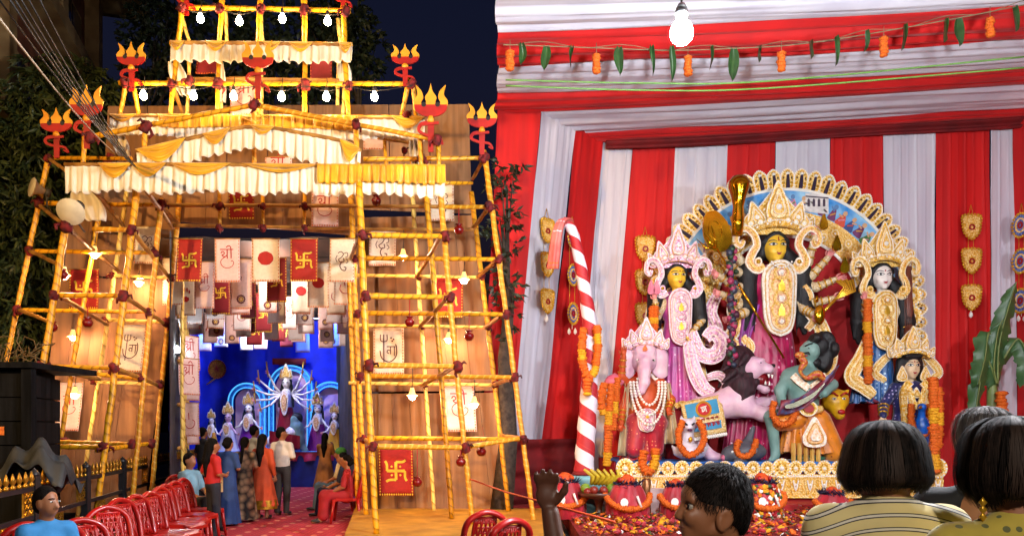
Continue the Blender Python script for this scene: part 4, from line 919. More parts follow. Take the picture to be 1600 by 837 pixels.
# ------------------------------------------------------------------ bulbs of the tent: the visible one and added fill bulbs
rb = .1; M_tb = emis('tent_bulb_glow', (.86, .93, 1), TENT_W/(pi*4*pi*rb*rb)); M_fill_near = emis('fill_bulb_glow_near', (1, .9, .78), FILL_W/(pi*4*pi*rb*rb))
M_fill_side = emis('fill_bulb_glow_side', (.92, .95, 1), 1350./(pi*4*pi*rb*rb))
def tent_bulb(c, label, mat):
    c = Vector(c); t = thing('tent_bulb', c, label, 'bulb'); r = rb
    mb = MB(); mb.lathe([(0, -r), (r*.5, -r*.87), (r*.87, -r*.5), (r, 0), (r*.87, r*.5), (r*.55, r*.95), (r*.3, r*1.3), (r*.27, r*1.5)], c, 14); obj('glass', mb, mat, t)
    mb = MB(); mb.lathe([(.04, r*1.45), (.055, r*1.5), (.055, r*1.9), (.035, r*2.0), (.05, r*2.1), (.03, r*2.5), (0, r*2.55)], c, 10); obj('socket', mb, M_sock, t)
    mb = MB(); mb.tube([c+V3(0, 0, r*2.5), V3(c.x, c.y, zceil(c.x))], .01, 6); obj('cord', mb, M_cord, t)
tent_bulb(U(1065, 52, 6.6), 'large bright white bulb hanging below the tent ceiling', M_tb)
tent_bulb((.3, -3.4, 4.6), 'added fill bulb hanging behind the viewer', M_fill_near)  # added behind the camera to light the spectators' backs
tent_bulb((3.3, 4.4, 4.45), 'added fill bulb above the frame, nearer the gateway', M_fill_side); tent_bulb((8.0, 4.4, 4.45), 'added fill bulb above the frame at far right', M_fill_side)  # unseen pair added to brighten and even out the tent
# ------------------------------------------------------------------ line of mango leaves and marigolds
M_mleaf = pm('mango_leaf_fresh', (.035, .10, .022), .45, scale=6, col2=(.02, .055, .014)); M_mary = pm('marigold', '#e8730a', .7, scale=60, col2='#c94f04', bump=.8); M_maryy = pm('marigold_yellow', '#f0b414', .7, scale=60, col2='#d88a08', bump=.8); M_twine = pm('twine', '#8a7a5a', .8)
DL = 11.0; rope = [(786, 70), (815, 71), (900, 74), (1010, 78), (1066, 79), (1145, 76), (1221, 72), (1304, 62), (1400, 46), (1500, 28), (1605, 7)]
LN = thing('garland_line', U(1100, 78, DL), 'twine strung below the tent ceiling carrying leaves and marigolds', 'line')
mb = MB(); mb.tube([U(x, y, DL) for x, y in smooth2(rope, 5)], .008, 5); obj('twine', mb, M_twine, LN)
mb = MB(); mb.tube([U(x, y-3+4*sin(x*.05), DL+.02) for x, y in smooth2(rope, 5)], .005, 4); obj('twine', mb, M_twine, LN)
def ropey(x): return float(np.interp(x, [p[0] for p in rope], [p[1] for p in rope]))
for i, (x, h, wd, tw) in enumerate(((815, 34, 13, .3), (852, 44, 16, .2), (892, 38, 10, 1.0), (967, 46, 16, .1), (1018, 42, 12, .7), (1049, 50, 12, .4), (1110, 34, 9, 1.0), (1145, 56, 18, .1), (1185, 30, 8, 1.1), (1265, 30, 8, 1.0), (1304, 43, 13, .6),
                                    (1351, 27, 11, .4), (1411, 36, 10, .8), (1476, 38, 10, .9), (1497, 50, 18, .1), (1583, 44, 16, .5))):
    mb = MB(); y0 = ropey(x)-2; px = DL/FPX; O = U(x, y0, DL)
    def fn(u, v, O=O, h=h, wd=wd, tw=tw, i=i):
        prof = (sin(pi*min(v*.93+.07, 1))**.6)*(1-.15*v); a = (u-.5)*wd*px*prof*1.05; y = -.05*abs(u-.5)*2*(1+tw)+.06*sin(v*3+i); x_ = a*cos(tw*(.5+v))+.02*sin(v*4+i)
        return (O.x+x_, O.y+y+a*sin(tw*(.5+v)), O.z-h*px*v)
    mb.grid(fn, 6, 12); obj('mango_leaf', mb, M_mleaf, LN)
def marigold(mb, p, r, ax=(0, 0, 1), mi=0, seed=0):
    """one ruffled flower head, flattened along ax"""
    ax = Vector(ax).normalized(); R = Vector((0, 0, 1)).rotation_difference(ax).to_matrix(); n = 9
    pr = [(.35, -.42), (.92, -.28), (1.02, 0.02), (.85, .22), (.6, .3), (.25, .34), (0, .36)]; V = []
    for k, (rr, z) in enumerate(pr):
        for j in range(n):
            q = rr*(1+.13*(1 if (j+k) % 2 else -1)*(rr > .3)); a = 2*pi*(j+.5*(k % 2))/n+seed; V.append(Vector(p)+R @ Vector((r*q*cos(a), r*q*sin(a), r*z*1.25)))
    mb.add(V, [(i*n+j, i*n+(j+1) % n, (i+1)*n+(j+1) % n, (i+1)*n+j) for i in range(len(pr)-1) for j in range(n)], mi, True)
def garland(mb, pts, r, step=None, yel=0):
    pts = [Vector(p) for p in pts]; L = [0]
    for a, b in zip(pts, pts[1:]): L.append(L[-1]+(b-a).length)
    n = max(2, int(L[-1]/(step or r*.62)))
    for i in range(n):
        s = L[-1]*(i+.5)/n; k = max(j for j in range(len(L)) if L[j] <= s); k = min(k, len(pts)-2); t = (s-L[k])/max(L[k+1]-L[k], 1e-6)
        p = pts[k].lerp(pts[k+1], t); d = pts[k+1]-pts[k]; marigold(mb, p+V3(random.uniform(-.1, .1), random.uniform(-.1, .1), 0)*r, r*random.uniform(.88, 1.1), d, 1 if yel and (i//yel) % 3 == 2 else 0, i)
for x in (797, 932, 1075, 1221, 1381, 1547):
    mb = MB(); y0 = ropey(x)+10; O = U(x, y0, DL-.02); garland(mb, [O, O-V3(0, 0, .27)], .058); obj('marigold_bunch', mb, M_mary, LN)
    mb = MB(); mb.tube([U(x, ropey(x)-8, DL), O], .004, 4); obj('tie', mb, M_twine, LN)
M_gw = pm('green_cable', '#5f8f3a', .5)
for i, (ya, yb, yc) in enumerate(((124, 130, 89), (133, 141, 106))):
    mb = MB(); mb.tube([U(x, y, 10.4) for x, y in smooth2([(790, ya+1), (1000, yb), (1200, yb-3), (1600, yc)], 8)], .012, 5); obj('green_cable', mb, M_gw, label=('upper of two green cables strung below the ceiling', 'lower of two green cables strung below the ceiling')[i], cat='cable')
# ------------------------------------------------------------------ medallion strings on the walls
M_fil = pm('gold_filigree', '#dc9c0c', .35, metal=.1, kind='voronoi', scale=34, col2='#fbe6a0', bump=.7); M_fil2 = pm('bright_gold_filigree', '#eeb012', .3, metal=.1, kind='voronoi', scale=30, col2='#fff4c0', bump=.7)
M_pearl = pm('pearl_bead', '#f6f0e6', .3, scale=5, var=.05); M_gbead = pm('gold_bead', '#e0a92c', .28, metal=.6); M_bead_r = pm('red_bead', '#a81212', .4); M_bluep = pm('blue_medallion', '#27418c', .5, kind='voronoi', scale=30, col2='#8aa0d8')
def medallion_string(x, ys, D, label, blue=False, yaw=0., w=15):
    O = U(x, ys[0]-34, D); t = thing('medallion_string', O, label, 'wall hanging'); px = D/FPX
    mb = MB(); mb.tube([O, U(x-4, ys[0]-16, D)], .006, 4); mb.tube([O, U(x+4, ys[0]-16, D)], .006, 4)
    for a, b in zip(ys, ys[1:]): mb.tube([U(x-4, a+14, D), U(x-4, b-14, D)], .006, 4); mb.tube([U(x+4, a+14, D), U(x+4, b-14, D)], .006, 4)
    obj('cord', mb, M_gbead, t)
    for y in ys:
        fr = frame(U(x, y, D-.03), yaw, scale=px)
        if blue: q = arc(0, 0, w*.85, w*1.2, 0, 360, 20)[:-1]
        else: q = [(-w*.9, w*1.05), (0, w*1.2), (w*.9, w*1.05), (w*.92, w*.2), (w*.72, -w*.7), (0, -w*1.3), (-w*.72, -w*.7), (-w*.92, w*.2)]
        mb = MB(); mb.extrude(fr, q, 0, .03); md = obj('medallion', mb, M_bluep if blue else M_fil, t)
        mb = MB(); O2, A, B, N = fr
        for i, p in enumerate(smooth2(q, 3 if not blue else 1, True)): mb.bead(O2+A*p[0]*1.02+B*p[1]*1.02+N*.03, .032, N, 0)
        if blue:
            mb.stroke(fr, arc(0, 0, w*.5, w*.7, 0, 360, 16)[:-1], 2.5, .031, .04, 1, True); mb.stroke(fr, arc(0, 0, w*.2, w*.28, 0, 360, 10)[:-1], 3, .031, .045, 2, True)
        else:
            mb.stroke(fr, [(-w*.5, w*.3), (0, -w*.55), (w*.5, w*.3)], 2.4, .031, .045, 1); mb.stroke(fr, [(-w*.6, w*.62), (0, w*.42), (w*.6, w*.62)], 2.6, .031, .045, 1); mb.stroke(fr, arc(0, -w*.1, w*.25, w*.25, 0, 360, 10)[:-1], 2.6, .031, .05, 2, True)
        obj('bead_border', mb, [M_gbead, M_fil2, M_bead_r], md)
    mb = MB(); e = U(x, ys[-1]+24, D-.03)
    for q in (-.03, .03): mb.lathe([(0, .05), (.03, .0), (.035, -.05), (0, -.09)], e+V3(q*(2 if blue else .2), 0, -.02), 7)
    mb.tube([e+V3(0, 0, .1), e], .006, 4); obj('tassel', mb, M_pearl, t)
medallion_string(854, (360, 413, 470), 14.75, 'string of three gilt medallions on the white stripe of left wall', yaw=.75, w=14)
medallion_string(894, (372, 430, 490), 15.25, 'string of three blue round medallions on left wall', True, .75, 13)
medallion_string(1008, (388, 440, 492), 16.05, 'string of three gilt medallions left of the painted arch')
medallion_string(1517, (354, 407, 464), 16.05, 'string of three gilt medallions on red stripe right of the arch')
medallion_string(1596, (352, 408, 470), 15.6, 'string of blue medallions cut by the right edge', True, -1.2)
# ================================================================== STAGE OF THE TENT
DS = 14.7; SS = DS/FPX; STZ = 1.06
def S(x, y, d=0.): return V3((x-HX)*SS, DS+d, CZ-(y-HY)*SS)
M_bluec = pm('blue_stage_cloth', '#1f6fc0', .7, scale=3, col2='#1a58a0', bump=.2, bscale=8); M_redst = pm('red_stage_cloth', '#b01414', .7, scale=3, col2='#8f0e10')
ST = thing('idol_stage', (4.75, 14.6, DZ), 'raised stage with blue cloth top and gilded front trim', 'stage')
mb = MB(); mb.box((4.75, 14.9, (STZ+DZ)/2), (2.93, 1.24, (STZ-DZ)/2)); obj('block', mb, M_redst, ST)
mb = MB(); mb.grid(lambda u, v: (1.85+5.8*u, 13.65+2.5*v, STZ+.012+.012*sin(u*41+v*7)*sin(v*13)), 40, 10); mb.grid(lambda u, v: (1.85+5.8*u, 13.64-.02*sin(u*60)*v, STZ+.012-.2*v), 60, 2); obj('top_cloth', mb, M_bluec, ST)
# gilded front: plinth band and a row of rosettes
x0, x1 = 1.9, 7.62
mb = MB(); mb.box(((x0+x1)/2, 13.6, .62), ((x1-x0)/2, .025, .17)); obj('front_band', mb, M_fil, ST)
mb = MB(); mb.box(((x0+x1)/2, 13.595, .82), ((x1-x0)/2, .03, .03)); mb.box(((x0+x1)/2, 13.595, .46), ((x1-x0)/2, .03, .025))
for i in range(150): mb.bead((x0+(x1-x0)*(i+.5)/150, 13.565, .82), .02, (0, -1, 0), 1)
obj('moulding', mb, [M_fil2, M_pearl], ST)
def rosette(r=.13, tall=1.):
    mb = MB(); fr = frame((0, 0, 0)); O, A, B, N = fr
    mb.extrude(fr, [(r*(1+.06*cos(i*pi/2*4))*cos(2*pi*i/24), r*tall*sin(2*pi*i/24)) for i in range(24)], 0, .025, 0)
    for i in range(16): mb.bead(A*r*.92*cos(i*pi/8)+B*r*tall*.92*sin(i*pi/8)+N*.025, r*.13, N, 1)
    for i in range(9): mb.bead(A*r*.5*cos(i*2*pi/9)+B*r*tall*.5*sin(i*2*pi/9)+N*.025, r*.16, N, 2)
    mb.bead(N*.03, r*.28, N, 1); me = mb.mesh('rosette'); [me.materials.append(m) for m in (M_fil2, M_pearl, M_gbead)]; return me
RO = rosette(.118, 1.12); n = 23
for i in range(n): share('rosette', RO, ST, (x0+.1+(x1-x0-.2)*i/(n-1), 13.58, .96), (0, random.uniform(-.05, .05), 0), random.uniform(.95, 1.06)*(1.35 if i in (0, 11, 22) else 1))
for i in range(n):       # pointed leaves standing between plinth beads
    mb = MB(); c = x0+.1+(x1-x0-.2)*i/(n-1); fr = frame((c, 13.57, .62)); mb.stroke(fr, smooth2([(-.09, .14), (-.05, -.1), (0, -.14), (.05, -.1), (.09, .14)], 3), .022, 0, .02, 0); mb.stroke(fr, smooth2([(-.045, .13), (0, -.05), (.045, .13)], 3), .02, 0, .02, 1); mb.bead(fr[0]+V3(0, -.02, .05), .025, (0, -1, 0), 1)
    obj('leaf_motif', mb, [M_fil2, M_pearl], ST)
mb = MB(); mb.box((4.75, 13.27, .31), (2.98, .33, .07)); obj('red_step', mb, M_redst, ST)
# ================================================================== PAINTED ARCH BEHIND THE IDOLS
DA_ = 15.55; pa = DA_/FPX; AC = U(1230, 482, DA_); FA = frame(AC, scale=pa)
AR = thing('painted_arch', (AC.x, DA_, STZ), 'large gilded arch with painted blue band and golden petals', 'arch')
M_apaint = pm('painted_blue', '#2385d0', .6, scale=2.2, col2='#9fd0ea'); M_ared = pm('crimson_cloth', '#b50d12', .75, scale=1.5, col2='#930a10')
M_fig = [pm('paint_%d' % i, c, .6, scale=20) for i, c in enumerate(('#d9543a', '#e0a03a', '#5a8f4a', '#e7d6c0', '#7a3a6a', '#d98aa0', '#3a4f8a', '#c9c03a'))]; M_skinp = pm('paint_skin', '#e0b080', .6); M_skinb = pm('paint_skin_blue', '#5a86b8', .6)
def sector(r0, r1, a0, a1, n): return [(r1*cos(radians(a0+(a1-a0)*i/n)), r1*sin(radians(a0+(a1-a0)*i/n))) for i in range(n+1)]+[(r0*cos(radians(a1+(a0-a1)*i/n)), r0*sin(radians(a1+(a0-a1)*i/n))) for i in range(n+1)]
def ring(r0, r1, c0, c1, mat, name, a0=0, a1=180):
    mb = MB()
    for i in range(36):
        b0, b1 = a0+(a1-a0)*i/36, a0+(a1-a0)*(i+1)/36; mb.extrude(FA, sector(r0, r1, b0, b1, 1), c0, c1)
    return obj(name, mb, mat, AR)
mb = MB(); mb.extrude(FA, [(188*cos(radians(a)), 188*sin(radians(a))) for a in range(0, 181, 6)]+[(-188, -262), (188, -262)], -.1, -.05); obj('backing', mb, M_ared, AR)
ring(150, 186, -.04, .0, M_apaint, 'painted_band'); ring(184, 188, .001, .025, M_pearl, 'rim'); ring(112, 150, -.03, .012, M_fil, 'inner_gilt_band', -22, 202); ring(148, 152, .013, .03, M_fil2, 'rim', -22, 202); ring(110, 114, .013, .03, M_pearl, 'rim', -22, 202)
for r_, k in ((124, 17), (138, 21)):
    for i in range(k):
        a = radians(-18+216*i/(k-1)); share('rosette', RO, AR, FA[0]+FA[1]*r_*cos(a)+FA[2]*r_*sin(a)+V3(0, -.02, 0), None, .62)
rf = random.Random(3)
for i in range(30):          # little painted figures along the blue band
    a = radians(4+172*(i+.5)/30); r0 = 152+rf.uniform(0, 4); hgt = rf.uniform(20, 29); O, A, B, N = FA
    A2 = A*cos(a-pi/2)+B*sin(a-pi/2); B2 = B*cos(a-pi/2)-A*sin(a-pi/2); fr = (O+A*r0*cos(a)+B*r0*sin(a), A2, B2, N)
    mb = MB(); w_ = rf.uniform(5, 8)
    if 7 <= i <= 9 and False: pass
    mb.extrude(fr, smooth2([(-w_, 0), (-w_*.8, hgt*.3), (-w_*.35, hgt*.62), (w_*.35, hgt*.62), (w_*.9, hgt*.28), (w_*1.1, 0)], 3, True), .002, .012, 0)
    mb.extrude(fr, [(hgt*.13*cos(q*pi/5), hgt*.75+hgt*.15*sin(q*pi/5)) for q in range(10)], .002, .016, 1)
    sg = rf.choice((-1, 1)); mb.stroke(fr, [(0, hgt*.5), (sg*w_*1.1, hgt*(.45+rf.uniform(-.2, .25)))], 2.4, .013, .02, 1); mb.stroke(fr, [(-w_*.6, hgt*.2), (w_*.5, hgt*.42)], 2, .013, .018, 2)
    obj('painted_figure', mb, [M_fig[rf.randrange(8)], M_skinb if rf.random() < .25 else M_skinp, M_fig[rf.randrange(8)]], AR)
mb = MB(); fr = (FA[0]+FA[1]*28+FA[2]*151, FA[1], FA[2], FA[3]); mb.extrude(fr, [(0, 0), (36, -4), (36, 26), (0, 29)], .003, .02, 0)
for q in range(4): mb.extrude(fr, [(3+8*q, 8), (7+8*q, 8), (7+8*q, 18), (5+8*q, 21), (3+8*q, 18)], .0205, .022, 1)
mb.stroke(fr, [(0, 24), (36, 21)], 2, .0205, .023, 1); obj('painted_palace', mb, [pm('paint_white', '#e8e2dc', .6), pm('paint_dark', '#4a3a4a', .6)], AR)
# petals
mb = MB(); fr = frame((0, 0, 0), scale=pa); O, A, B, N = fr
q = smooth2([(-9, 0), (-11.5, 14), (-10, 25), (0, 33), (10, 25), (11.5, 14), (9, 0)], 4); mb.extrude(fr, q, -.02, .02, 0)
for p in q[::1]: mb.bead(A*p[0]*.92+B*(p[1]*.94+1)+N*.02, .018, N, 1)
for p in q[1:-1:2]: mb.bead(A*p[0]*.62+B*(p[1]*.74+3)+N*.02, .022, N, 3)
mb.stroke(fr, [(0, 2), (0, 14), (0, 22)], [5, 4, 2.5], .02, .07, 2); mb.bead(B*24+N*.04, .04, N, 1)
for sx in (-1, 1): mb.bead(A*sx*6+B*10+N*.02, .03, N, 3); mb.bead(A*sx*6.5+B*18+N*.02, .02, N, 2)
PE = mb.mesh('petal'); [PE.materials.append(m) for m in (M_fil2, M_pearl, pm('purple_velvet', '#2a1038', .7), M_gbead)]
for i in range(31):
    a = radians(180*(i)/30); share('petal', PE, AR, FA[0]+FA[1]*186*cos(a)+FA[2]*186*sin(a)+V3(0, .0, 0), (0, -(a-pi/2), 0), random.uniform(.96, 1.04))
for sx in (-1, 1):
    for k in range(7): share('petal', PE, AR, FA[0]+FA[1]*186*sx-FA[2]*(21+22*k), (0, sx*pi/2, 0))
    mb = MB(); mb.extrude(FA, [(sx*150, 0), (sx*188, 0), (sx*188, -262), (sx*150, -262)], -.04, .01); obj('side_pier', mb, M_fil, AR)

# ================================================================== IDOL PARTS
M_hair = pm('idol_black_hair', (.008, .007, .008), .55, kind='grain', scale=60, var=.6, bump=.7)
M_eyew = pm('eye_white', '#f2efe8', .3); M_ink0 = pm('eye_black', (.006, .005, .006), .4); M_lip = pm('painted_lip', '#a81820', .4)
def bend(mb, O, A, N, k, i0=0):
    O, A, N = Vector(O), Vector(A).normalized(), Vector(N)
    for i in range(i0, len(mb.v)):
        p = Vector(mb.v[i]); x = (p-O).dot(A); mb.v[i] = tuple(p-N*(k*x*x))
def along(pts, step):
    P = [np.array(p, float) for p in pts]; L = np.concatenate([[0], np.cumsum([np.linalg.norm(b-a) for a, b in zip(P, P[1:])])]); n = max(2, int(L[-1]/step)); s = np.linspace(0, L[-1], n)
    A = np.array(P); return [tuple(np.interp(x, L, A[:, j]) for j in range(A.shape[1])) for x in s]
def beads_along(mb, fr, pts, r, c, mi, step=None):
    r *= .66; O, A, B, N = fr; sc = A.length
    for p in along(pts, (step or r*2.1)/sc): mb.bead(O+A*p[0]+B*p[1]+N*c, r, N, mi)
def plate(mb, fr, q, layers, th=.03, bead=.02, tiers=((1, 0), (.8, 1), (.55, 2)), cen=None):
    """stepped ornamental plate: shrinking copies of an outline, each with a bead border"""
    cx = cen[0] if cen else sum(p[0] for p in q)/len(q); cy = cen[1] if cen else sum(p[1] for p in q)/len(q); c = 0.
    for k, (s, mi) in enumerate(tiers):
        o = [(cx+(x-cx)*s, cy+(y-cy)*s) for x, y in q]; mb.extrude(fr, o, c-.004, c+th, mi); c += th
        if bead: beads_along(mb, fr, [(cx+(x-cx)*s*.95, cy+(y-cy)*s*.95) for x, y in q]+[(cx+(q[0][0]-cx)*s*.95, cy+(q[0][1]-cy)*s*.95)], bead*(1-.15*k), c, 3 if k % 2 == 0 else 4)
    return c
def drop(w, h, x=0, y=0, n=5):
    return [(x+a*w, y+b*h) for a, b in smooth2([(0, 0), (.42, .08), (.5, .33), (.3, .66), (0, 1), (-.3, .66), (-.5, .33), (-.42, .08)], n, True)]
def ORN(p='gold'):
    if p == 'gold': return [M_fil2, pm('cream_sola', '#faeab8', .5, kind='voronoi', scale=24, col2='#e09a10', bump=.3), M_fil, M_pearl, M_gbead]
    if p == 'pale': return [pm('ivory_sola', '#faf0de', .5, kind='voronoi', scale=20, col2='#e0a24a', bump=.3), pm('peach_sola', '#fad49a', .5, kind='voronoi', scale=22, col2='#d0701c', bump=.3), M_fil, M_pearl, M_gbead]
    return [pm('pink_sola', '#fad4e4', .5, kind='voronoi', scale=24, col2='#d078b0', bump=.3), pm('blush_sola', '#f0dccc', .5, kind='voronoi', scale=26, col2='#d890a0', bump=.3), pm('rose_foil', '#c07a96', .35, metal=.3, kind='voronoi', scale=24, col2='#f0cfd8', bump=.5), M_pearl, M_gbead]
def crown(t, C, w, h, pal, d=0., bs=.02):
    """C: middle of the brow; w,h in metres"""
    fr = frame(C+V3(0, -.05, 0)); mats = ORN(pal)
    mb = MB(); band = arc(0, -.12*h, w*.5, h*.30, 168, 12, 20)+arc(0, -.12*h, w*.36, h*.17, 12, 168, 20)
    mb.extrude(fr, band, 0, .05, 0); beads_along(mb, fr, arc(0, -.12*h, w*.48, h*.285, 168, 12, 20), bs, .05, 3); beads_along(mb, fr, arc(0, -.12*h, w*.375, h*.185, 168, 12, 20), bs, .05, 4)
    mid = arc(0, -.12*h, w*.43, h*.235, 160, 20, 6)
    for i, p in enumerate(mid):
        if i % 1 == 0: mb.bead(fr[0]+fr[1]*p[0]+fr[2]*p[1]+fr[3]*.05, w*.038, fr[3], 2); mb.bead(fr[0]+fr[1]*p[0]+fr[2]*p[1]+fr[3]*(.05+w*.02), w*.02, fr[3], 3)
    bend(mb, C, fr[1], fr[3], .55/w); cr = obj('crown', mb, mats, t)
    for x, y, ww, hh, tl in ((0, .12*h, .34*w, .78*h, 0), (-.26*w, .06*h, .26*w, .5*h, .28), (.26*w, .06*h, .26*w, .5*h, -.28), (-.43*w, -.04*h, .2*w, .36*h, .5), (.43*w, -.04*h, .2*w, .36*h, -.5)):
        mb = MB(); f2 = frame(C+V3(x, -.02+abs(x)*.25, y), 0, tl); plate(mb, f2, drop(ww, hh), None, .028, bs, ((1, 0), (.74, 1), (.48, 2)), (0, hh*.36)); mb.bead(f2[0]+f2[2]*hh*.36+f2[3]*.085, ww*.14, f2[3], 3); obj('crown_plume', mb, mats, cr)
    mb = MB(); fb = frame(C+V3(0, .08, 0)); q = [(x*w, y*h) for x, y in smooth2([(-.42, -.06), (-.5, .12), (-.4, .34), (-.26, .44), (-.14, .62), (0, .78), (.14, .62), (.26, .44), (.4, .34), (.5, .12), (.42, -.06)], 4)]
    mb.extrude(fb, q, 0, .03, 2); beads_along(mb, fb, q, bs, .03, 3); beads_along(mb, fb, [(x*.86, y*.86) for x, y in q], bs*.8, .03, 4)
    for k in range(16): a = -1+2*(k % 8)/7; y = .16+.17*(k//8); p = fb[0]+fb[1]*a*w*(.36-.1*(k//8))+fb[2]*h*(y+.12*(1-a*a)*(k//8))+fb[3]*.03; mb.bead(p, w*.03, fb[3], 0); mb.bead(p+fb[3]*w*.02, w*.015, fb[3], 3)
    obj('crown_back', mb, mats, cr)
    mb = MB()
    for sx in (-1, 1):
        for k in range(3): f3 = frame(C+V3(sx*w*(.13+.13*k), -.06+.04*k, h*(.16-.02*k))); mb.extrude(f3, arc(0, 0, w*.055, w*.055, 0, 360, 10)[:-1], 0, .03, 1); mb.bead(f3[0]+f3[3]*.03, w*.03, f3[3], 3); beads_along(mb, f3, arc(0, 0, w*.05, w*.05, 0, 360, 10), bs*.7, .03, 4)
    obj('crown_rosettes', mb, mats, cr, kind='stuff'); return cr
def ear_ornament(t, C, w, h, sx, pal, bs=.018):
    fr0 = frame(C); fr = (fr0[0], fr0[1]*sx, fr0[2], fr0[3]); mats = ORN(pal); mb = MB()
    p = smooth2([(.05*w, -.42*h), (.30*w, -.5*h), (.52*w, -.34*h), (.42*w, -.12*h), (.28*w, .06*h), (.38*w, .30*h), (.66*w, .44*h), (.92*w, .36*h), (.98*w, .14*h), (.82*w, .04*h), (.74*w, .16*h)], 6); n = len(p)
    ws = [w*(.34*(1-.55*i/n)) for i in range(n)]
    mb.stroke(fr, p, ws, 0, .04, 0); mb.stroke(fr, p, [x*.62 for x in ws], .04, .065, 1); mb.stroke(fr, p, [x*.3 for x in ws], .065, .085, 2)
    for s in (-1, 1):
        e = []
        for i in range(1, n-1):
            dx, dy = p[i+1][0]-p[i-1][0], p[i+1][1]-p[i-1][1]; q = sqrt(dx*dx+dy*dy); e.append((p[i][0]-s*dy/q*ws[i]*.44, p[i][1]+s*dx/q*ws[i]*.44))
        beads_along(mb, fr, e, bs, .04, 3)
    f2 = (fr[0]+fr[1]*.26*w-fr[2]*.34*h, fr[1], fr[2], fr[3]); mb.extrude(f2, arc(0, 0, w*.13, w*.15, 0, 360, 12)[:-1], .05, .095, 0); mb.bead(f2[0]+f2[3]*.09, w*.09, f2[3], 4)
    obj('ear_ornament', mb, mats, t)
def chest(t, C, w, h, pal, bs=.02):
    """long breast ornament hanging from the neck; C is its top middle"""
    fr = frame(C); mats = ORN(pal)+[M_bead_r]; mb = MB()
    R_ = smooth2([(.0, .02*h), (.2*w, .0), (.40*w, -.07*h), (.5*w, -.2*h), (.48*w, -.5*h), (.44*w, -.75*h), (.3*w, -.93*h), (0, -h)], 4); q = [(x, y) for x, y in R_]+[(-x, y) for x, y in R_[-2:0:-1]]
    mb.extrude(fr, q, 0, .04, 0); qq = q+[q[0]]; cy = -.5*h
    for s, mi, r in ((.95, 3, bs), (.84, 4, bs*.8), (.74, 3, bs*.8)): beads_along(mb, fr, [(x*s, cy+(y-cy)*(1-(1-s)*.5)) for x, y in qq], r, .04, mi)
    mb.extrude(fr, [(x*.66, cy+(y-cy)*.84) for x, y in q], .038, .06, 1)
    for yy, r in ((-.16, .16), (-.5, .17), (-.8, .13)):
        f2 = (fr[0]+fr[2]*yy*h, fr[1], fr[2], fr[3]); mb.stroke(f2, arc(0, 0, w*r*1.2, w*r*1.2, 0, 360, 16)[:-1], w*.06, .06, .08, 2, True); mb.extrude(f2, arc(0, 0, w*r*.7, w*r*.7, 0, 360, 12)[:-1], .06, .085, 0); mb.bead(f2[0]+f2[3]*.085, w*r*.4, f2[3], 3); beads_along(mb, f2, arc(0, 0, w*r*.62, w*r*.62, 0, 360, 12), bs*.6, .085, 5)
    for yy in (-.33, -.66):
        for sx in (-1, 1): mb.stroke((fr[0]+fr[2]*yy*h, fr[1]*sx, fr[2], fr[3]), smooth2([(0, .12*h), (.2*w, .09*h), (.26*w, .0), (.16*w, -.08*h), (.06*w, -.02*h), (.1*w, .03*h)], 4), w*.055, .06, .08, 2)
        mb.extrude((fr[0]+fr[2]*yy*h, fr[1], fr[2], fr[3]), drop(.2*w, .15*h, 0, -.07*h, 3), .06, .085, 4)
    bend(mb, C, fr[1], fr[3], .5/w); obj('breast_ornament', mb, mats, t)
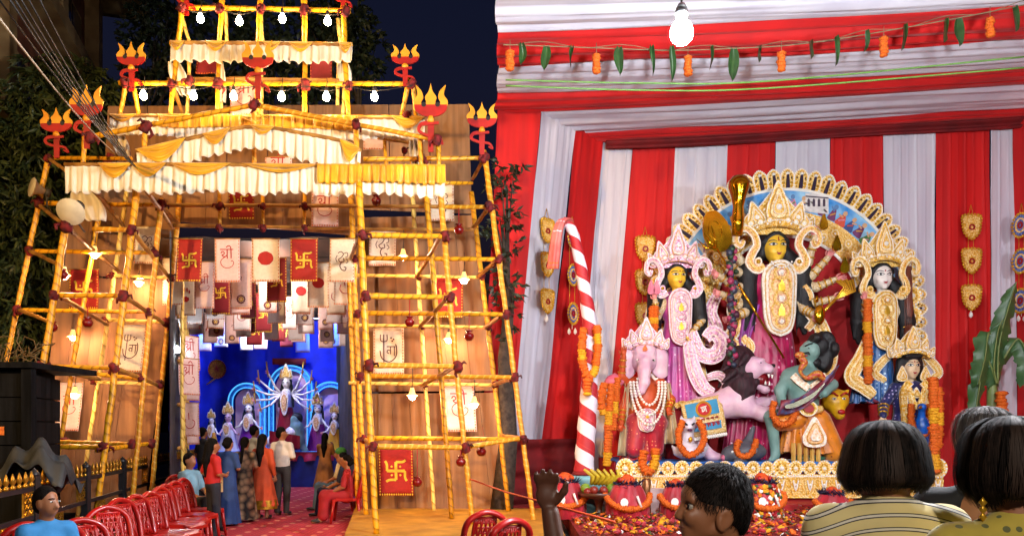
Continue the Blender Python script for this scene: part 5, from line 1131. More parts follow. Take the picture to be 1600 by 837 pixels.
def face(t, C, w, h, skin, turn=0., tilt=0., bindi=True, third=False, hs=18):
    """head with painted features, C: middle of the face, faces -Y turned by turn"""
    C = Vector(C); Rz = Matrix.Rotation(turn, 3, 'Z') @ Matrix.Rotation(tilt, 3, 'X'); a, b, e = w*.5, w*.56, h*.5
    pr = [('e', (0, w*.08, h*.06), (a, b, e*.92)), ('e', (0, -w*.05, -h*.2), (a*.74, b*.78, e*.58)), ('e', (0, -w*.32, -h*.42), (w*.13, w*.1, h*.08)),
          ('c', (0, -w*.42, h*.1), (0, -w*.54, -h*.1), w*.04, w*.065), ('e', (-w*.06, -w*.5, -h*.11), (w*.05, w*.06, h*.03)), ('e', (w*.06, -w*.5, -h*.11), (w*.05, w*.06, h*.03)),
          ('e', (0, -w*.42, -h*.24), (w*.12, w*.09, h*.04)), ('c', (0, w*.06, -h*.3), (0, w*.12, -h*.8), w*.2, w*.24)]
    for sx in (-1, 1): pr.append(('e', (sx*w*.22, -w*.34, -h*.14), (w*.15, w*.12, h*.12)))
    mb = sdf(pr, h/hs, w*.1)
    def T(p): return tuple(C+Rz @ Vector(p))
    base = np.array(mb.v)
    mb.v = [T(p) for p in mb.v]; hd = obj('head', mb, skin, t)
    fm = base[:, 1] < w*.1
    BF = base[fm]
    def yf(x, z):      # front surface height, from the mesh itself
        d2 = (BF[:, 0]-x)**2+(BF[:, 2]-z)**2; k = np.argsort(d2)[:24]; m = d2[k] < (h/hs*1.3)**2; k = k[m] if m.any() else k[:1]; return float(BF[k, 1].min())
    def patch(mb, pts, mi, lift):
        V = [T((x, yf(x, z)-lift, z)) for x, z in pts]; mb.add(V, [tuple(range(len(V)))], mi)
    def line(mb, pts, wd, mi, lift):
        V = []; k = len(pts)
        for i, (x, z) in enumerate(pts):
            x0, z0 = pts[max(i-1, 0)]; x1, z1 = pts[min(i+1, k-1)]; dx, dz = x1-x0, z1-z0; q = sqrt(dx*dx+dz*dz) or 1; ww = wd*(.35+.65*sin(pi*(i+.5)/k))
            for s in (-1, 1): xx, zz = x-s*dz/q*ww/2, z+s*dx/q*ww/2; V.append(T((xx, yf(x, z)-lift, zz)))
        mb.add(V, [(2*i, 2*i+1, 2*i+3, 2*i+2) for i in range(k-1)], mi)
    for sx in (-1, 1):
        mb = MB(); ex, ez = sx*w*.22, h*.06; L, Hh = w*.17, h*.055
        up = [(ex-L+2*L*i/8, ez+Hh*sin(pi*i/8)+h*.012*sx*(i-4)/4) for i in range(9)]; lo_ = [(x, ez-(z-ez)*.7+h*.012*sx*(i-4)/4) for i, (x, z) in enumerate(up)]
        patch(mb, up+lo_[-2:0:-1], 0, .004); patch(mb, [(ex+L*.34*cos(q*pi/5), ez+Hh*.75*sin(q*pi/5)+h*.004) for q in range(10)], 1, .008); line(mb, up, h*.028, 1, .009); line(mb, lo_, h*.014, 1, .009); obj('eye', mb, [M_eyew, M_ink0], hd)
        mb = MB(); line(mb, [(sx*w*(.07+.36*i/7), h*(.155+.06*sin(pi*min(1, i/7*.85))-.02*(i/7)**2)) for i in range(8)], h*.03, 0, .006); obj('brow', mb, M_ink0, hd)
    mb = MB(); line(mb, [(-w*.12+w*.24*i/8, -h*.235+h*.012*cos(pi*i/8*2)) for i in range(9)], h*.035, 0, .008); line(mb, [(-w*.09+w*.18*i/8, -h*.265-h*.012*sin(pi*i/8)) for i in range(9)], h*.035, 0, .008); obj('lips', mb, M_lip, hd)
    if bindi:
        mb = MB(); patch(mb, [(w*.035*cos(q*pi/4), h*.2+h*.04*sin(q*pi/4)) for q in range(8)], 0, .008)
        if third: line(mb, [(-w*.015*0, h*.24), (0, h*.28), (0, h*.32)], w*.05, 0, .008)
        obj('bindi', mb, M_lip, hd)
    return hd
def hand(mb, p, d, n, L, mi=0, curl=.5, grip=None):
    """palm and five unequal fingers; d along the hand, n out of the palm"""
    p = Vector(p); d = Vector(d).normalized(); n = Vector(n); n = (n-d*n.dot(d)).normalized(); s = d.cross(n)
    R = Matrix((s, d, n)).transposed(); mb.ball(p+d*L*.25, L*.27, 8, mi, 0, (.82, 1.05, .42), R); mb.tube([p-d*L*.1, p+d*L*.15], [L*.15, L*.2], 7, mi)
    for i, (o, l) in enumerate(((-.19, .42), (-.065, .52), (.06, .5), (.18, .38))):
        a = p+s*o*L+d*L*.42; q1 = a+(d*cos(curl*.6)+n*sin(curl*.6)+s*o*.5).normalized()*L*l*.5; q2 = q1+(d*cos(curl*1.6)+n*sin(curl*1.6)+s*o*.4).normalized()*L*l*.5; mb.tube([a-d*L*.1, a, q1, q2], [L*.065, L*.07, L*.06, L*.04], 6, mi)
    a = p+s*-.2*L+d*L*.12; q1 = a+(d*.6-s*.7+n*.25).normalized()*L*.24; q2 = q1+(d*.85-s*.15+n*.4).normalized()*L*.2; mb.tube([a, q1, q2], [L*.085, L*.07, L*.045], 6, mi)
def arm(t, sh, el, wr, d, n, skin, sleeve, r=.09, L=.2, curl=.5, bare=False):
    sh, el, wr = Vector(sh), Vector(el), Vector(wr)
    mb = sdf([('c', sh, el, r, r*.82), ('c', el, wr, r*.8, r*.58)], r*.33, r*.4)
    a = obj('arm', mb, skin if bare else sleeve, t); mb = MB(); hand(mb, wr, d, n, L, 0, curl); obj('hand', mb, skin, a)
    mb = MB()
    for f in (.2, .5, .8):
        p = el.lerp(wr, f); ax = (wr-el).normalized(); u = ax.orthogonal().normalized(); v = ax.cross(u); rr = r*(.8-.22*f)*1.12
        mb.tube([p+(u*cos(q*pi/6)+v*sin(q*pi/6))*rr for q in range(13)], r*.15, 5)
    obj('bangle', mb, M_gbead, a)
    return a
def skirt(t, cx, ytop, ybot, rt, rb_, mat, dcen=.0, ry=.6, pl=18, amp=.12, lean=0., flare=1.2, name='skirt', hem=None):
    """pleated skirt; pixel centre cx, pixel heights, radii in pixels"""
    mb = MB(); zt, zb = S(0, ytop).z, S(0, ybot).z
    def fn(u, v):
        a = 2*pi*u; r = (rt+(rb_-rt)*v**flare)*SS*(1+amp*v*sin(a*pl)+.05*v*sin(a*5+1)); return ((cx-HX+lean*v)*SS+r*cos(a), DS+dcen+r*sin(a)*ry, zt+(zb-zt)*v-.02*sin(a*pl*.5)*v)
    mb.grid(fn, pl*7, 12); o = obj(name, mb, mat, t)
    if hem:
        mb = MB(); mb.grid(lambda u, v: tuple(Vector(fn(u, .9+.1*v))+V3(cos(2*pi*u), sin(2*pi*u), 0)*.012), pl*7, 2); obj('hem', mb, hem, o)
    return o
def brocade(name, base, dot, scale=14., size=.2, rough=.4):
    if name in MATS: return MATS[name]
    m = pm(name, base, rough, scale=4, var=.25, sheen=.3); t = m.node_tree; N = t.nodes; L = t.links; b = N['Principled BSDF']; tc = N.new('ShaderNodeTexCoord')
    vo = N.new('ShaderNodeTexVoronoi'); vo.inputs['Scale'].default_value = scale; vo.inputs['Randomness'].default_value = .35; L.new(tc.outputs['Object'], vo.inputs['Vector'])
    lt_ = N.new('ShaderNodeMath'); lt_.operation = 'LESS_THAN'; lt_.inputs[1].default_value = size; L.new(vo.outputs['Distance'], lt_.inputs[0])
    mx = N.new('ShaderNodeMix'); mx.data_type = 'RGBA'; src = b.inputs['Base Color'].links[0].from_socket; L.new(lt_.outputs[0], mx.inputs[0]); L.new(src, mx.inputs[6]); mx.inputs[7].default_value = (*hexc(dot), 1); L.new(mx.outputs[2], b.inputs['Base Color']); return m
def locks(t, C, w, h, length, front=True):
    """black hair: cap behind the brow and two long locks over the shoulders; C face middle"""
    C = Vector(C); pr = [('e', C+V3(0, w*.22, h*.16), (w*.62, w*.56, h*.56))]
    for sx in (-1, 1):
        pr += [('c', C+V3(sx*w*.5, w*.2, -h*.1), C+V3(sx*w*1.0, .0, -h*.75), w*.26, w*.38), ('c', C+V3(sx*w*1.0, 0, -h*.75), C+V3(sx*w*1.12, -w*.2, -length*.7), w*.4, w*.34), ('c', C+V3(sx*w*1.12, -w*.2, -length*.7), C+V3(sx*w*1.1, -w*.15, -length), w*.34, w*.12)]
        pr += [('c', C+V3(sx*w*.1, -w*.3, h*.47), C+V3(sx*w*.47, -w*.15, h*.22), w*.1, w*.1)]
        for k in range(3): pr.append(('c', C+V3(sx*w*(.84+.24*k), -w*.22, -length*(.6+.1*k)), C+V3(sx*w*(.82+.27*k), -w*.2, -length*(1.1-.06*k)), w*.13, w*.03))
    mb = sdf(pr, w*.09, w*.12); obj('hair', mb, M_hair, t)
# ================================================================== THE IDOLS
M_ysk = pm('yellow_idol_skin', '#f2c238', .45, scale=4, var=.06); M_wsk = pm('white_idol_skin', '#f2e8de', .45, scale=4, var=.05); M_psk = pm('pink_palm', '#e08a86', .5, scale=8, var=.1); M_csk = pm('cream_idol_skin', '#e3c39a', .45, scale=4, var=.05)
M_gsk = pm('green_idol_skin', '#7fa097', .5, scale=4, col2='#668a80'); M_lil = pm('lilac_pink_plaster', '#e6c2cc', .5, scale=6, col2='#d4a4bc'); M_orsk = pm('orange_idol_skin', '#c9501e', .5, scale=4, var=.1)
M_mag = brocade('magenta_silk', '#b80a52', '#f0c0d4', 7, .17); M_pnk = brocade('pink_silk', '#c8489c', '#eab0d8', 10, .2); M_blu = brocade('blue_silk', '#1f5a9a', '#a8c8dc', 11, .24); M_nav = brocade('navy_brocade', '#1c2460', '#a8a0c8', 13, .24); M_rbr = brocade('red_brocade', '#b81c34', '#e08a5c', 14, .2); M_oran = brocade('orange_dhoti', '#e8860e', '#8a3008', 12, .17)
M_slv = pm('beaded_sleeve', '#d9c6a4', .4, kind='voronoi', scale=30, col2='#b88a3a', bump=.6); M_gsash = pm('gold_sash', '#d6a850', .45, scale=3, col2='#b8862e', sheen=.3); M_ivsash = pm('ivory_sash', '#d8c49c', .5, scale=3, col2='#c0a070', sheen=.3)
def gbead_row(t, pts, r, mat, name='bead_string', parent=None):
    mb = MB()
    for p in along([tuple(q) for q in pts], r*1.9): mb.ball(p, r, 6)
    return obj(name, mb, mat, parent or t)
def paisley_wing(t, fr, pts, wd, pal, name='wing_ornament'):
    """broad curled sash end: layered strokes with beads"""
    mats = ORN(pal); mb = MB(); p = smooth2(pts, 6); n = len(p); ws = [wd*(.45+.55*sin(pi*(.12+.8*i/n))) for i in range(n)]
    mb.stroke(fr, p, ws, 0, .03, 0); mb.stroke(fr, p, [x*.7 for x in ws], .03, .05, 2); mb.stroke(fr, p, [x*.45 for x in ws], .05, .07, 1); mb.stroke(fr, p, [x*.2 for x in ws], .07, .085, 2)
    for s in (-1, 1):
        e = []
        for i in range(1, n-1):
            dx, dy = p[i+1][0]-p[i-1][0], p[i+1][1]-p[i-1][1]; q = sqrt(dx*dx+dy*dy) or 1; e.append((p[i][0]-s*dy/q*ws[i]*.46, p[i][1]+s*dx/q*ws[i]*.46))
        beads_along(mb, fr, e, .022, .03, 3)
    obj(name, mb, mats, t)
def gar(name, label, pts, r, yel=0, parent=None, cat='garland', group=None):
    mb = MB(); garland(mb, pts, r, yel=yel)
    if parent is not None: return obj(name, mb, [M_mary, M_maryy], parent)
    return obj(name, mb, [M_mary, M_maryy], label=label, cat=cat, group=group)
# ------------------------------------------------------------------ the ten-armed goddess in the middle
DU = thing('goddess_statue', S(1213, 718, .25), 'tall ten-armed goddess statue with yellow face under the arch', 'statue')
FC = S(1211, 388, .0); fw, fh = .43, .56
face(DU, FC, fw, fh, M_ysk, third=True); locks(DU, FC+V3(0, .06, 0), .5, .56, 1.6)
crown(DU, S(1212, 362, -.1), 1.3, 1.05, 'gold', bs=.024)
for sx in (-1, 1): ear_ornament(DU, FC+V3(sx*.24, -.12, -.02), .56, .82, sx, 'pale', .02)
chest(DU, S(1213, 412, -.22), .66, 1.42, 'pale', .022)
mb = MB(); beads_along(mb, frame(S(1212, 420, -.33)), arc(0, .12, .2, .16, 200, 340, 10), .03, 0, 0); obj('necklace', mb, M_pearl, DU)
mb = sdf([('e', S(1212, 445, .1), (.5, .28, .36)), ('e', S(1212, 490, .1), (.4, .28, .5)), ('c', S(1186, 425, .1), S(1238, 425, .1), .16, .16)], .05, .1); obj('torso', mb, M_mag, DU)
skirt(DU, 1203, 490, 719, 32, 62, M_mag, .15, .5, 22, .09, -6, .7)
mb = MB(); mb.grid(lambda u, v: S(1160-12*v+26*u-14*u*v, 470+92*v+6*u, -.1-.05*sin(u*12)), 16, 12); obj('sash', mb, pm('purple_silk', '#9a2a94', .4, scale=4, col2='#7a1a78', sheen=.3), DU)
ua = [((1180, 430), (1150, 400), (1143, 376), (-.1, 0, 1)), ((1180, 432), (1148, 425), (1128, 398), (-.3, 0, 1)), ((1180, 438), (1150, 452), (1120, 434), (-.8, 0, .4)), ((1182, 446), (1152, 478), (1122, 462), (-.9, 0, .2)), ((1182, 450), (1160, 490), (1134, 500), (-.9, -.2, -.3)),
      ((1243, 430), (1262, 410), (1270, 372), (.1, 0, 1)), ((1244, 434), (1266, 432), (1288, 406), (.5, 0, .8)), ((1244, 440), (1272, 450), (1298, 440), (.9, 0, .1)), ((1242, 448), (1262, 476), (1294, 470), (.95, 0, .2)), ((1240, 452), (1252, 485), (1262, 494), (.3, -.3, -.9))]
for i, (s_, e_, w_, d_) in enumerate(ua): arm(DU, S(*s_, .1), S(*e_, -.02-.03*(i % 5)), S(*w_, -.12-.04*(i % 5)), d_, (0, -1, .1), M_psk, M_slv, .105, .24, .7)
# what the hands hold
mb = MB(); a, b = S(1143, 372, -.2), S(1148, 282, -.25); mb.lathe([(0, 0), (.1, .02), (.12, .3), (.1, .55), (.14, .75), (.2, .92), (.2, 1.02), (.13, 1.12), (0, 1.15)], S(1146, 374, -.24), 12, axis=(.04, 0, 1)); obj('gilt_mace', mb, pm('polished_gold', '#d8a018', .15, metal=.9, scale=3, col2='#a06c08'), DU)
MG = MATS['polished_gold']
mb = MB(); mb.tube([S(1112, 392, -.3), S(1165, 480, -.32), S(1215, 562, -.35)], .022, 6); tip = S(1112, 392, -.3)
for k in (-1, 0, 1): mb.tube([tip, tip+V3(-.1+.08*k, 0, .08+.1*k), tip+V3(-.22+.14*k, 0, .28+.12*k)], [.03, .028, .004], 6)
obj('spear', mb, MG, DU)
mb = MB(); fr = frame(S(1116, 375, -.25), 0, .3); mb.extrude(fr, smooth2([(-.2, -.2), (-.26, .1), (-.15, .42), (0, .5), (.15, .42), (.26, .1), (.2, -.2), (0, -.3)], 3, True), 0, .04); mb.stroke(fr, arc(0, .12, .12, .2, 0, 360, 12)[:-1], .05, .04, .07, 0, True); obj('gilt_shield', mb, MG, DU)
mb = MB(); mb.ball(S(1266, 497, -.45), .17, 10, 0, 0, (.62, .3, 1.1)); mb.tube([S(1262, 478, -.45), S(1262, 468, -.45)], .03, 6); obj('gilt_pendant', mb, MG, DU)
mb = MB(); b = S(1294, 472, -.32)
for k in range(6): mb.tube([b, b+V3(.12+.03*k, 0, .16-.01*k)*1.4, b+V3(.2+.07*(k-2.5), 0, .42+.02*(k % 2))*.85], [.02, .016, .03], 5)
mb.tube([b+V3(-.28, 0, -.3), b], .03, 6); obj('arrow_bundle', mb, M_gbead, DU)
for x, y in ((1276, 366), (1296, 398), (1308, 432)): mb = MB(); fr = frame(S(x, y, -.3)); mb.extrude(fr, drop(.16, .3, 0, 0, 3), 0, .05); obj('gilt_emblem', mb, MG, DU)
# gold side wings of the dress
FW = frame(V3(0, 0, 0))
def fS(x, y, d): return (S(x, y, d), V3(SS, 0, 0), V3(0, 0, SS), V3(0, -1, 0))
paisley_wing(DU, fS(1262, 520, -.1), [(0, 30), (14, 14), (24, -14), (30, -40), (20, -58), (2, -50), (6, -36)], 26, 'gold'); paisley_wing(DU, fS(1160, 500, -.05), [(-4, 40), (-16, 18), (-10, -8), (-22, -30), (-8, -40)], 22, 'pale')
paisley_wing(DU, fS(1250, 470, -.12), [(2, 22), (10, 6), (6, -14), (16, -32), (6, -46)], 15, 'pale'); paisley_wing(DU, fS(1120, 500, .3), [(8, 46), (-4, 16), (6, -14), (-6, -40)], 22, 'pink'); paisley_wing(DU, fS(1175, 545, -.1), [(-18, 18), (-6, 2), (-16, -16)], 16, 'gold')
# long dark garland of beads and leaves hanging at the left arms
mb = MB()
for i in range(64):
    p = S(1132+2.5*sin(i*1.1), 396+180*i/64, -.5); mb.ball(p+V3(random.uniform(-.05, .05), 0, 0), random.uniform(.045, .075), 6, i % 4, .2)
obj('bead_garland', mb, [pm('garland_plum', '#4a1a34', .5), pm('garland_green', '#1f3a22', .5), pm('garland_rose', '#a8305a', .5), pm('garland_slate', '#3a3f52', .4)], label='long dark bead garland hanging left of the central statue', cat='garland')
# ------------------------------------------------------------------ goddess on the left
def lotus(t, cx, cy, d, w, mat):
    for k in range(14):
        a = 2*pi*k/14; mb = MB(); C = S(cx, cy, d)
        mb.grid(lambda u, v, a=a: tuple(C+V3(cos(a+(u-.5)*.55*sin(pi*min(v+.15, 1)))*w*(.3+.7*v), sin(a+(u-.5)*.55*sin(pi*min(v+.15, 1)))*w*.7*(.3+.7*v), .10*v*v+.03*(k % 2)-.02)), 4, 5); obj('lotus_petal', mb, mat, t)
    mb = MB(); C = S(cx, cy, d); b = V3(C.x, C.y, STZ); mb.lathe([(w*.5, 0), (w*.45, (C.z-STZ)*.5), (w*.55, C.z-STZ-.02), (0, C.z-STZ)], b, 16); obj('pedestal', mb, M_ared, t)
M_lot = pm('pink_lotus', '#d8788c', .5, scale=5, col2='#c05070')
LK = thing('goddess_statue', S(1062, 718, .2), 'goddess statue with pink ornaments and pale crown left of centre', 'statue')
FC = S(1060, 431, .15); face(LK, FC, .36, .46, M_ysk, .15); locks(LK, FC+V3(0, .05, 0), .4, .46, 1.15)
crown(LK, S(1060, 412, .08), .95, .86, 'pink', bs=.02)
for sx in (-1, 1): ear_ornament(LK, FC+V3(sx*.2, -.1, 0), .42, .72, sx, 'pink', .016)
chest(LK, S(1063, 452, -.02), .46, 1.08, 'pink', .017)
mb = sdf([('e', S(1062, 478, .25), (.34, .22, .34)), ('e', S(1064, 520, .25), (.3, .22, .4)), ('c', S(1046, 464, .25), S(1082, 464, .25), .12, .12)], .045, .08); obj('torso', mb, M_pnk, LK)
skirt(LK, 1068, 510, 640, 22, 34, M_pnk, .25, .6, 16, .1, 6, 1, hem=M_fil)
arm(LK, S(1084, 466, .2), S(1098, 500, .05), S(1078, 522, -.1), (-.5, -.2, -.8), (0, -1, 0), M_ysk, M_slv, .085, .2); arm(LK, S(1044, 466, .2), S(1028, 495, .05), S(1022, 470, -.1), (-.1, 0, 1), (0, -1, 0), M_psk, M_slv, .085, .2)
lotus(LK, 1058, 640, .1, .42, M_lot)
mb = MB(); fr = frame(S(1020, 462, -.12)); [mb.extrude((fr[0]+fr[1]*x, fr[1], fr[2], fr[3]), drop(.13, .28, 0, 0, 3), 0, .04) for x in (-.06, .05)]; obj('lotus_bud', mb, M_lot, LK)
paisley_wing(LK, fS(1092, 560, -.1), [(-14, 40), (0, 8), (22, 4), (34, 24), (20, 40), (8, 30)], 26, 'pink'); paisley_wing(LK, fS(1080, 585, -.15), [(-8, 50), (0, 10), (14, -20), (30, -30)], 24, 'pink'); paisley_wing(LK, fS(1110, 585, -.2), [(-10, -6), (8, -2), (20, -14), (26, -34)], 14, 'pink')
for k in range(2): gar('garland', None, [S(1023-6*k, 480, -.15), S(1021-6*k, 530, -.17), S(1024-4*k, 585, -.15)], .06, 3, LK)
for sx in (-1, 1):   # gold side frame
    paisley_wing(LK, fS(1062+sx*36, 500, .3), [(0, 40), (sx*8, 0), (0, -50), (sx*8, -90)], 16, 'gold')
# ------------------------------------------------------------------ goddess on the right
SA = thing('goddess_statue', S(1384, 718, .2), 'white-faced goddess statue in blue silk right of centre', 'statue')
FC = S(1384, 431, .15); face(SA, FC, .37, .5, M_wsk, -.1); locks(SA, FC+V3(0, .05, 0), .42, .5, 1.25)
crown(SA, S(1384, 410, .08), .98, .9, 'gold', bs=.02)
for sx in (-1, 1): ear_ornament(SA, FC+V3(sx*.2, -.1, 0), .44, .76, sx, 'gold', .016)
chest(SA, S(1383, 455, -.02), .5, 1.14, 'gold', .017)
mb = sdf([('e', S(1384, 480, .25), (.34, .22, .34)), ('e', S(1384, 520, .25), (.3, .22, .4)), ('c', S(1366, 466, .25), S(1402, 466, .25), .12, .12)], .045, .08); obj('torso', mb, M_blu, SA)
skirt(SA, 1378, 512, 628, 22, 33, M_blu, .25, .6, 15, .13, -4, 1)
arm(SA, S(1404, 468, .2), S(1418, 505, .1), S(1424, 530, .0), (.1, -.1, -1), (0, -1, 0), M_csk, M_slv, .085, .2); arm(SA, S(1364, 468, .2), S(1352, 500, .05), S(1348, 470, -.1), (-.1, 0, 1), (0, -1, 0), M_psk, M_slv, .085, .2)
lotus(SA, 1380, 630, .1, .4, M_lot)
gar('garland', None, [S(1350, 470, -.15), S(1349, 530, -.17), S(1351, 600, -.15)], .085, 4, SA)
mb = MB(); mb.tube([S(1421, 415, .1), S(1422, 535, .05)], [.09, .09], 10); [mb.tube([S(1413+3*k, 430, -.0), S(1413+3*k, 540, -.05)], .006, 4) for k in range(4)]; obj('lute_neck', mb, pm('lute_brown', '#7a3f2c', .45), SA)
paisley_wing(SA, fS(1340, 580, -.05), [(14, 50), (2, 20), (-12, -8), (6, -24), (22, -38)], 24, 'gold'); paisley_wing(SA, fS(1432, 560, .1), [(-4, 40), (6, 10), (0, -20), (12, -40)], 18, 'gold')
for k in range(6): share('rosette', RO, SA, S(1436+4*sin(k*.9), 425+32*k, .35), None, 1.5)
# ------------------------------------------------------------------ elephant-headed statue
GA = thing('elephant_headed_statue', S(1002, 718, -.3), 'lilac elephant-headed statue in red brocade with pearl strings', 'statue'); dG = -.3
hp = [('e', S(1002, 565, dG), (.24, .24, .26)), ('e', S(996, 552, dG-.05), (.15, .16, .15)), ('e', S(1008, 552, dG-.05), (.15, .16, .15))]
tr = [S(1000, 570, dG-.2), S(998, 585, dG-.3), S(998, 600, dG-.33), S(993, 612, dG-.33), S(985, 618, dG-.3)]; rs = [.13, .11, .095, .075, .055]
for i in range(4): hp.append(('c', tr[i], tr[i+1], rs[i], rs[i+1]))
mb = sdf(hp, .03, .06); hd = obj('head', mb, M_lil, GA)
for sx in (-1, 1):
    mb = MB(); C = S(1002, 568, dG+.02)
    mb.grid(lambda u, v, sx=sx: tuple(C+V3(sx*(.16+.28*u), -.02-.1*sin(u*pi)*.6, (.5-v)*.55*(.75+.3*sin(pi*u))-.04*u)+V3(0, -.03*sin(v*6), 0)), 8, 8); o = obj('ear', mb, M_lil, hd); o.modifiers.new('Solidify', 'SOLIDIFY').thickness = .02
    mb = MB(); mb.ball(S(1002+sx*11, 566, dG-.2), .035, 8, 0, 0, (1.3, .5, .8)); mb.ball(S(1002+sx*11, 566, dG-.222), .018, 6, 1); obj('eye', mb, [M_eyew, M_ink0], hd)
    mb = MB(); mb.tube([S(1002+sx*8, 588, dG-.2), S(1002+sx*13, 596, dG-.3), S(1002+sx*16, 594, dG-.36)], [.035, .028, .008], 6); obj('tusk', mb, M_pearl, hd)
mb = MB(); fr = frame(S(1000, 553, dG-.26)); mb.extrude(fr, drop(.09, .12, 0, 0, 3), 0, .01); obj('brow_mark', mb, M_trim, hd)
crown(GA, S(1004, 545, dG-.08), .78, .62, 'pink', bs=.016)
mb = sdf([('e', S(1004, 625, dG+.05), (.34, .27, .36)), ('e', S(1004, 652, dG-.02), (.36, .34, .34)), ('c', S(984, 600, dG+.05), S(1026, 600, dG+.05), .13, .13)], .04, .08); obj('torso', mb, M_orsk, GA)
skirt(GA, 1000, 648, 716, 28, 30, M_rbr, dG, .75, 13, .09, -4, 1); mb = sdf([('e', S(1004, 660, dG-.05), (.42, .36, .2)), ('c', S(990, 660, dG-.2), S(984, 700, dG-.25), .2, .16), ('c', S(1016, 660, dG-.2), S(1016, 700, dG-.2), .2, .16)], .04, .08); obj('dhoti', mb, M_rbr, GA)
for k, (w_, dp) in enumerate(((.2, .42), (.26, .6), (.32, .78))): gbead_row(GA, [fS(1003, 600, dG-.3-.05*sin(pi*i/14))[0]+V3(w_*cos(pi*i/14), -.12*sin(pi*i/14)-.04, -dp*sin(pi*i/14)) for i in range(15)], .028, M_pearl)
chest(GA, S(1000, 640, dG-.42), .34, .42, 'pink', .016)
arm(GA, S(980, 605, dG), S(966, 590, dG-.15), S(968, 560, dG-.25), (.0, 0, 1), (0, -1, 0), M_orsk, M_orsk, .085, .22); arm(GA, S(980, 610, dG), S(968, 640, dG-.1), S(964, 662, dG-.3), (-.3, -.3, -.9), (0, -1, .2), M_orsk, M_orsk, .09, .2); arm(GA, S(1026, 605, dG), S(1042, 625, dG-.12), S(1034, 642, dG-.3), (.1, -.5, -.5), (0, -1, 0), M_orsk, M_orsk, .09, .2)
for sx, x0_, m_ in ((-1, 978, M_ivsash), (1, 1034, M_ivsash)):
    mb = MB(); mb.grid(lambda u, v, sx=sx, x0_=x0_: S(x0_+sx*(u-.5)*(12+14*v)-sx*(-6*v), 600+(110 if sx < 0 else 92)*v, dG-.12-.07*sin(u*13)-.06*v), 22, 12); o = obj('shawl', mb, m_, GA); o.modifiers.new('Solidify', 'SOLIDIFY').thickness = .006
mb = MB(); mb.lathe([(.0, -.12), (.12, -.1), (.2, 0), (.14, .1), (0, .16)], S(956, 598, dG-.1), 10, sy=.7); obj('held_lotus', mb, M_lot, GA)
# ------------------------------------------------------------------ youth statue with the peacock
KA = thing('youth_statue', S(1418, 718, -.1), 'youth statue in navy jacket and gold collar at the right', 'statue'); dK = -.1
FC = S(1419, 574, dK); face(KA, FC, .32, .46, M_csk, -.05)
mb = sdf([('e', FC+V3(0, .08, .1), (.22, .2, .22)), ('c', FC+V3(-.17, .06, .1), FC+V3(-.24, .06, -.4), .08, .07), ('c', FC+V3(.17, .06, .1), FC+V3(.24, .06, -.4), .08, .07), ('c', FC+V3(-.12, -.1, .2), FC+V3(.12, -.1, .2), .05, .05)], .025, .04); obj('hair', mb, M_hair, KA)
crown(KA, S(1419, 556, dK-.05), .8, .62, 'gold', bs=.017)
for sx in (-1, 1): mb = MB(); fr = frame(FC+V3(sx*.22, -.1, -.28)); plate(mb, fr, drop(.2, .3), None, .02, .014, ((1, 0), (.6, 1), (.35, 2)), (0, .1)); obj('ear_drop', mb, ORN('gold'), KA)
mb = sdf([('e', S(1418, 620, dK+.08), (.34, .22, .34)), ('e', S(1418, 648, dK+.08), (.27, .2, .3)), ('c', S(1398, 606, dK+.08), S(1440, 606, dK+.08), .12, .12)], .04, .07); obj('jacket', mb, M_nav, KA)
skirt(KA, 1416, 645, 693, 20, 38, M_nav, dK+.05, .65, 12, .08, -2, 1.1, 'jacket_skirt', pm('lilac_hem', '#b8a8c8', .5)); skirt(KA, 1424, 690, 719, 22, 26, pm('cream_satin', '#e0cf98', .45, scale=3, col2='#c8ac60', sheen=.3), dK+.05, .6, 12, .12, 2, 1, 'trousers')
mb = MB(); fr = (S(1418, 606, dK-.2), V3(1, 0, 0), V3(0, 0, 1), V3(0, -1, 0))
for sx in (-1, 1): mb.stroke((fr[0], fr[1]*sx, fr[2], fr[3]), smooth2([(.12, .1), (.24, -.1), (.22, -.45), (.2, -.7)], 5), .14, 0, .04, 0); beads_along(mb, (fr[0], fr[1]*sx, fr[2], fr[3]), smooth2([(.07, .06), (.17, -.1), (.15, -.45), (.13, -.7)], 5), .02, .04, 3); beads_along(mb, (fr[0], fr[1]*sx, fr[2], fr[3]), smooth2([(.17, .1), (.3, -.1), (.28, -.45), (.26, -.7)], 5), .02, .04, 4)
mb.stroke(fr, smooth2([(-.16, -.02), (-.08, -.28), (0, -.36), (.08, -.28), (.16, -.02)], 4), .12, .03, .06, 0); plate(mb, (fr[0]-fr[2]*.2, fr[1], fr[2], fr[3]), drop(.16, .2), None, .03, .014, ((1, 1), (.6, 2)), (0, .07)); obj('gold_collar', mb, ORN('gold'), KA)
arm(KA, S(1396, 608, dK+.05), S(1376, 632, dK-.02), S(1368, 650, dK-.2), (-.4, -.2, -.9), (0, -1, 0), M_csk, M_nav, .11, .2); arm(KA, S(1440, 608, dK+.05), S(1452, 640, dK), S(1448, 668, dK-.1), (0, -.2, -1), (0, -1, 0), M_csk, M_nav, .11, .2)
gar('garland', None, [S(x, y, dK-.38) for x, y in smooth2([(1404, 632), (1403, 655), (1408, 672), (1418, 680), (1428, 672), (1432, 655), (1431, 632)], 3)], .065, 0, KA)
PK = thing('peacock_figure', S(1420, 676, dK-.36), 'small bright blue peacock figure inside the marigold garland', 'figure')
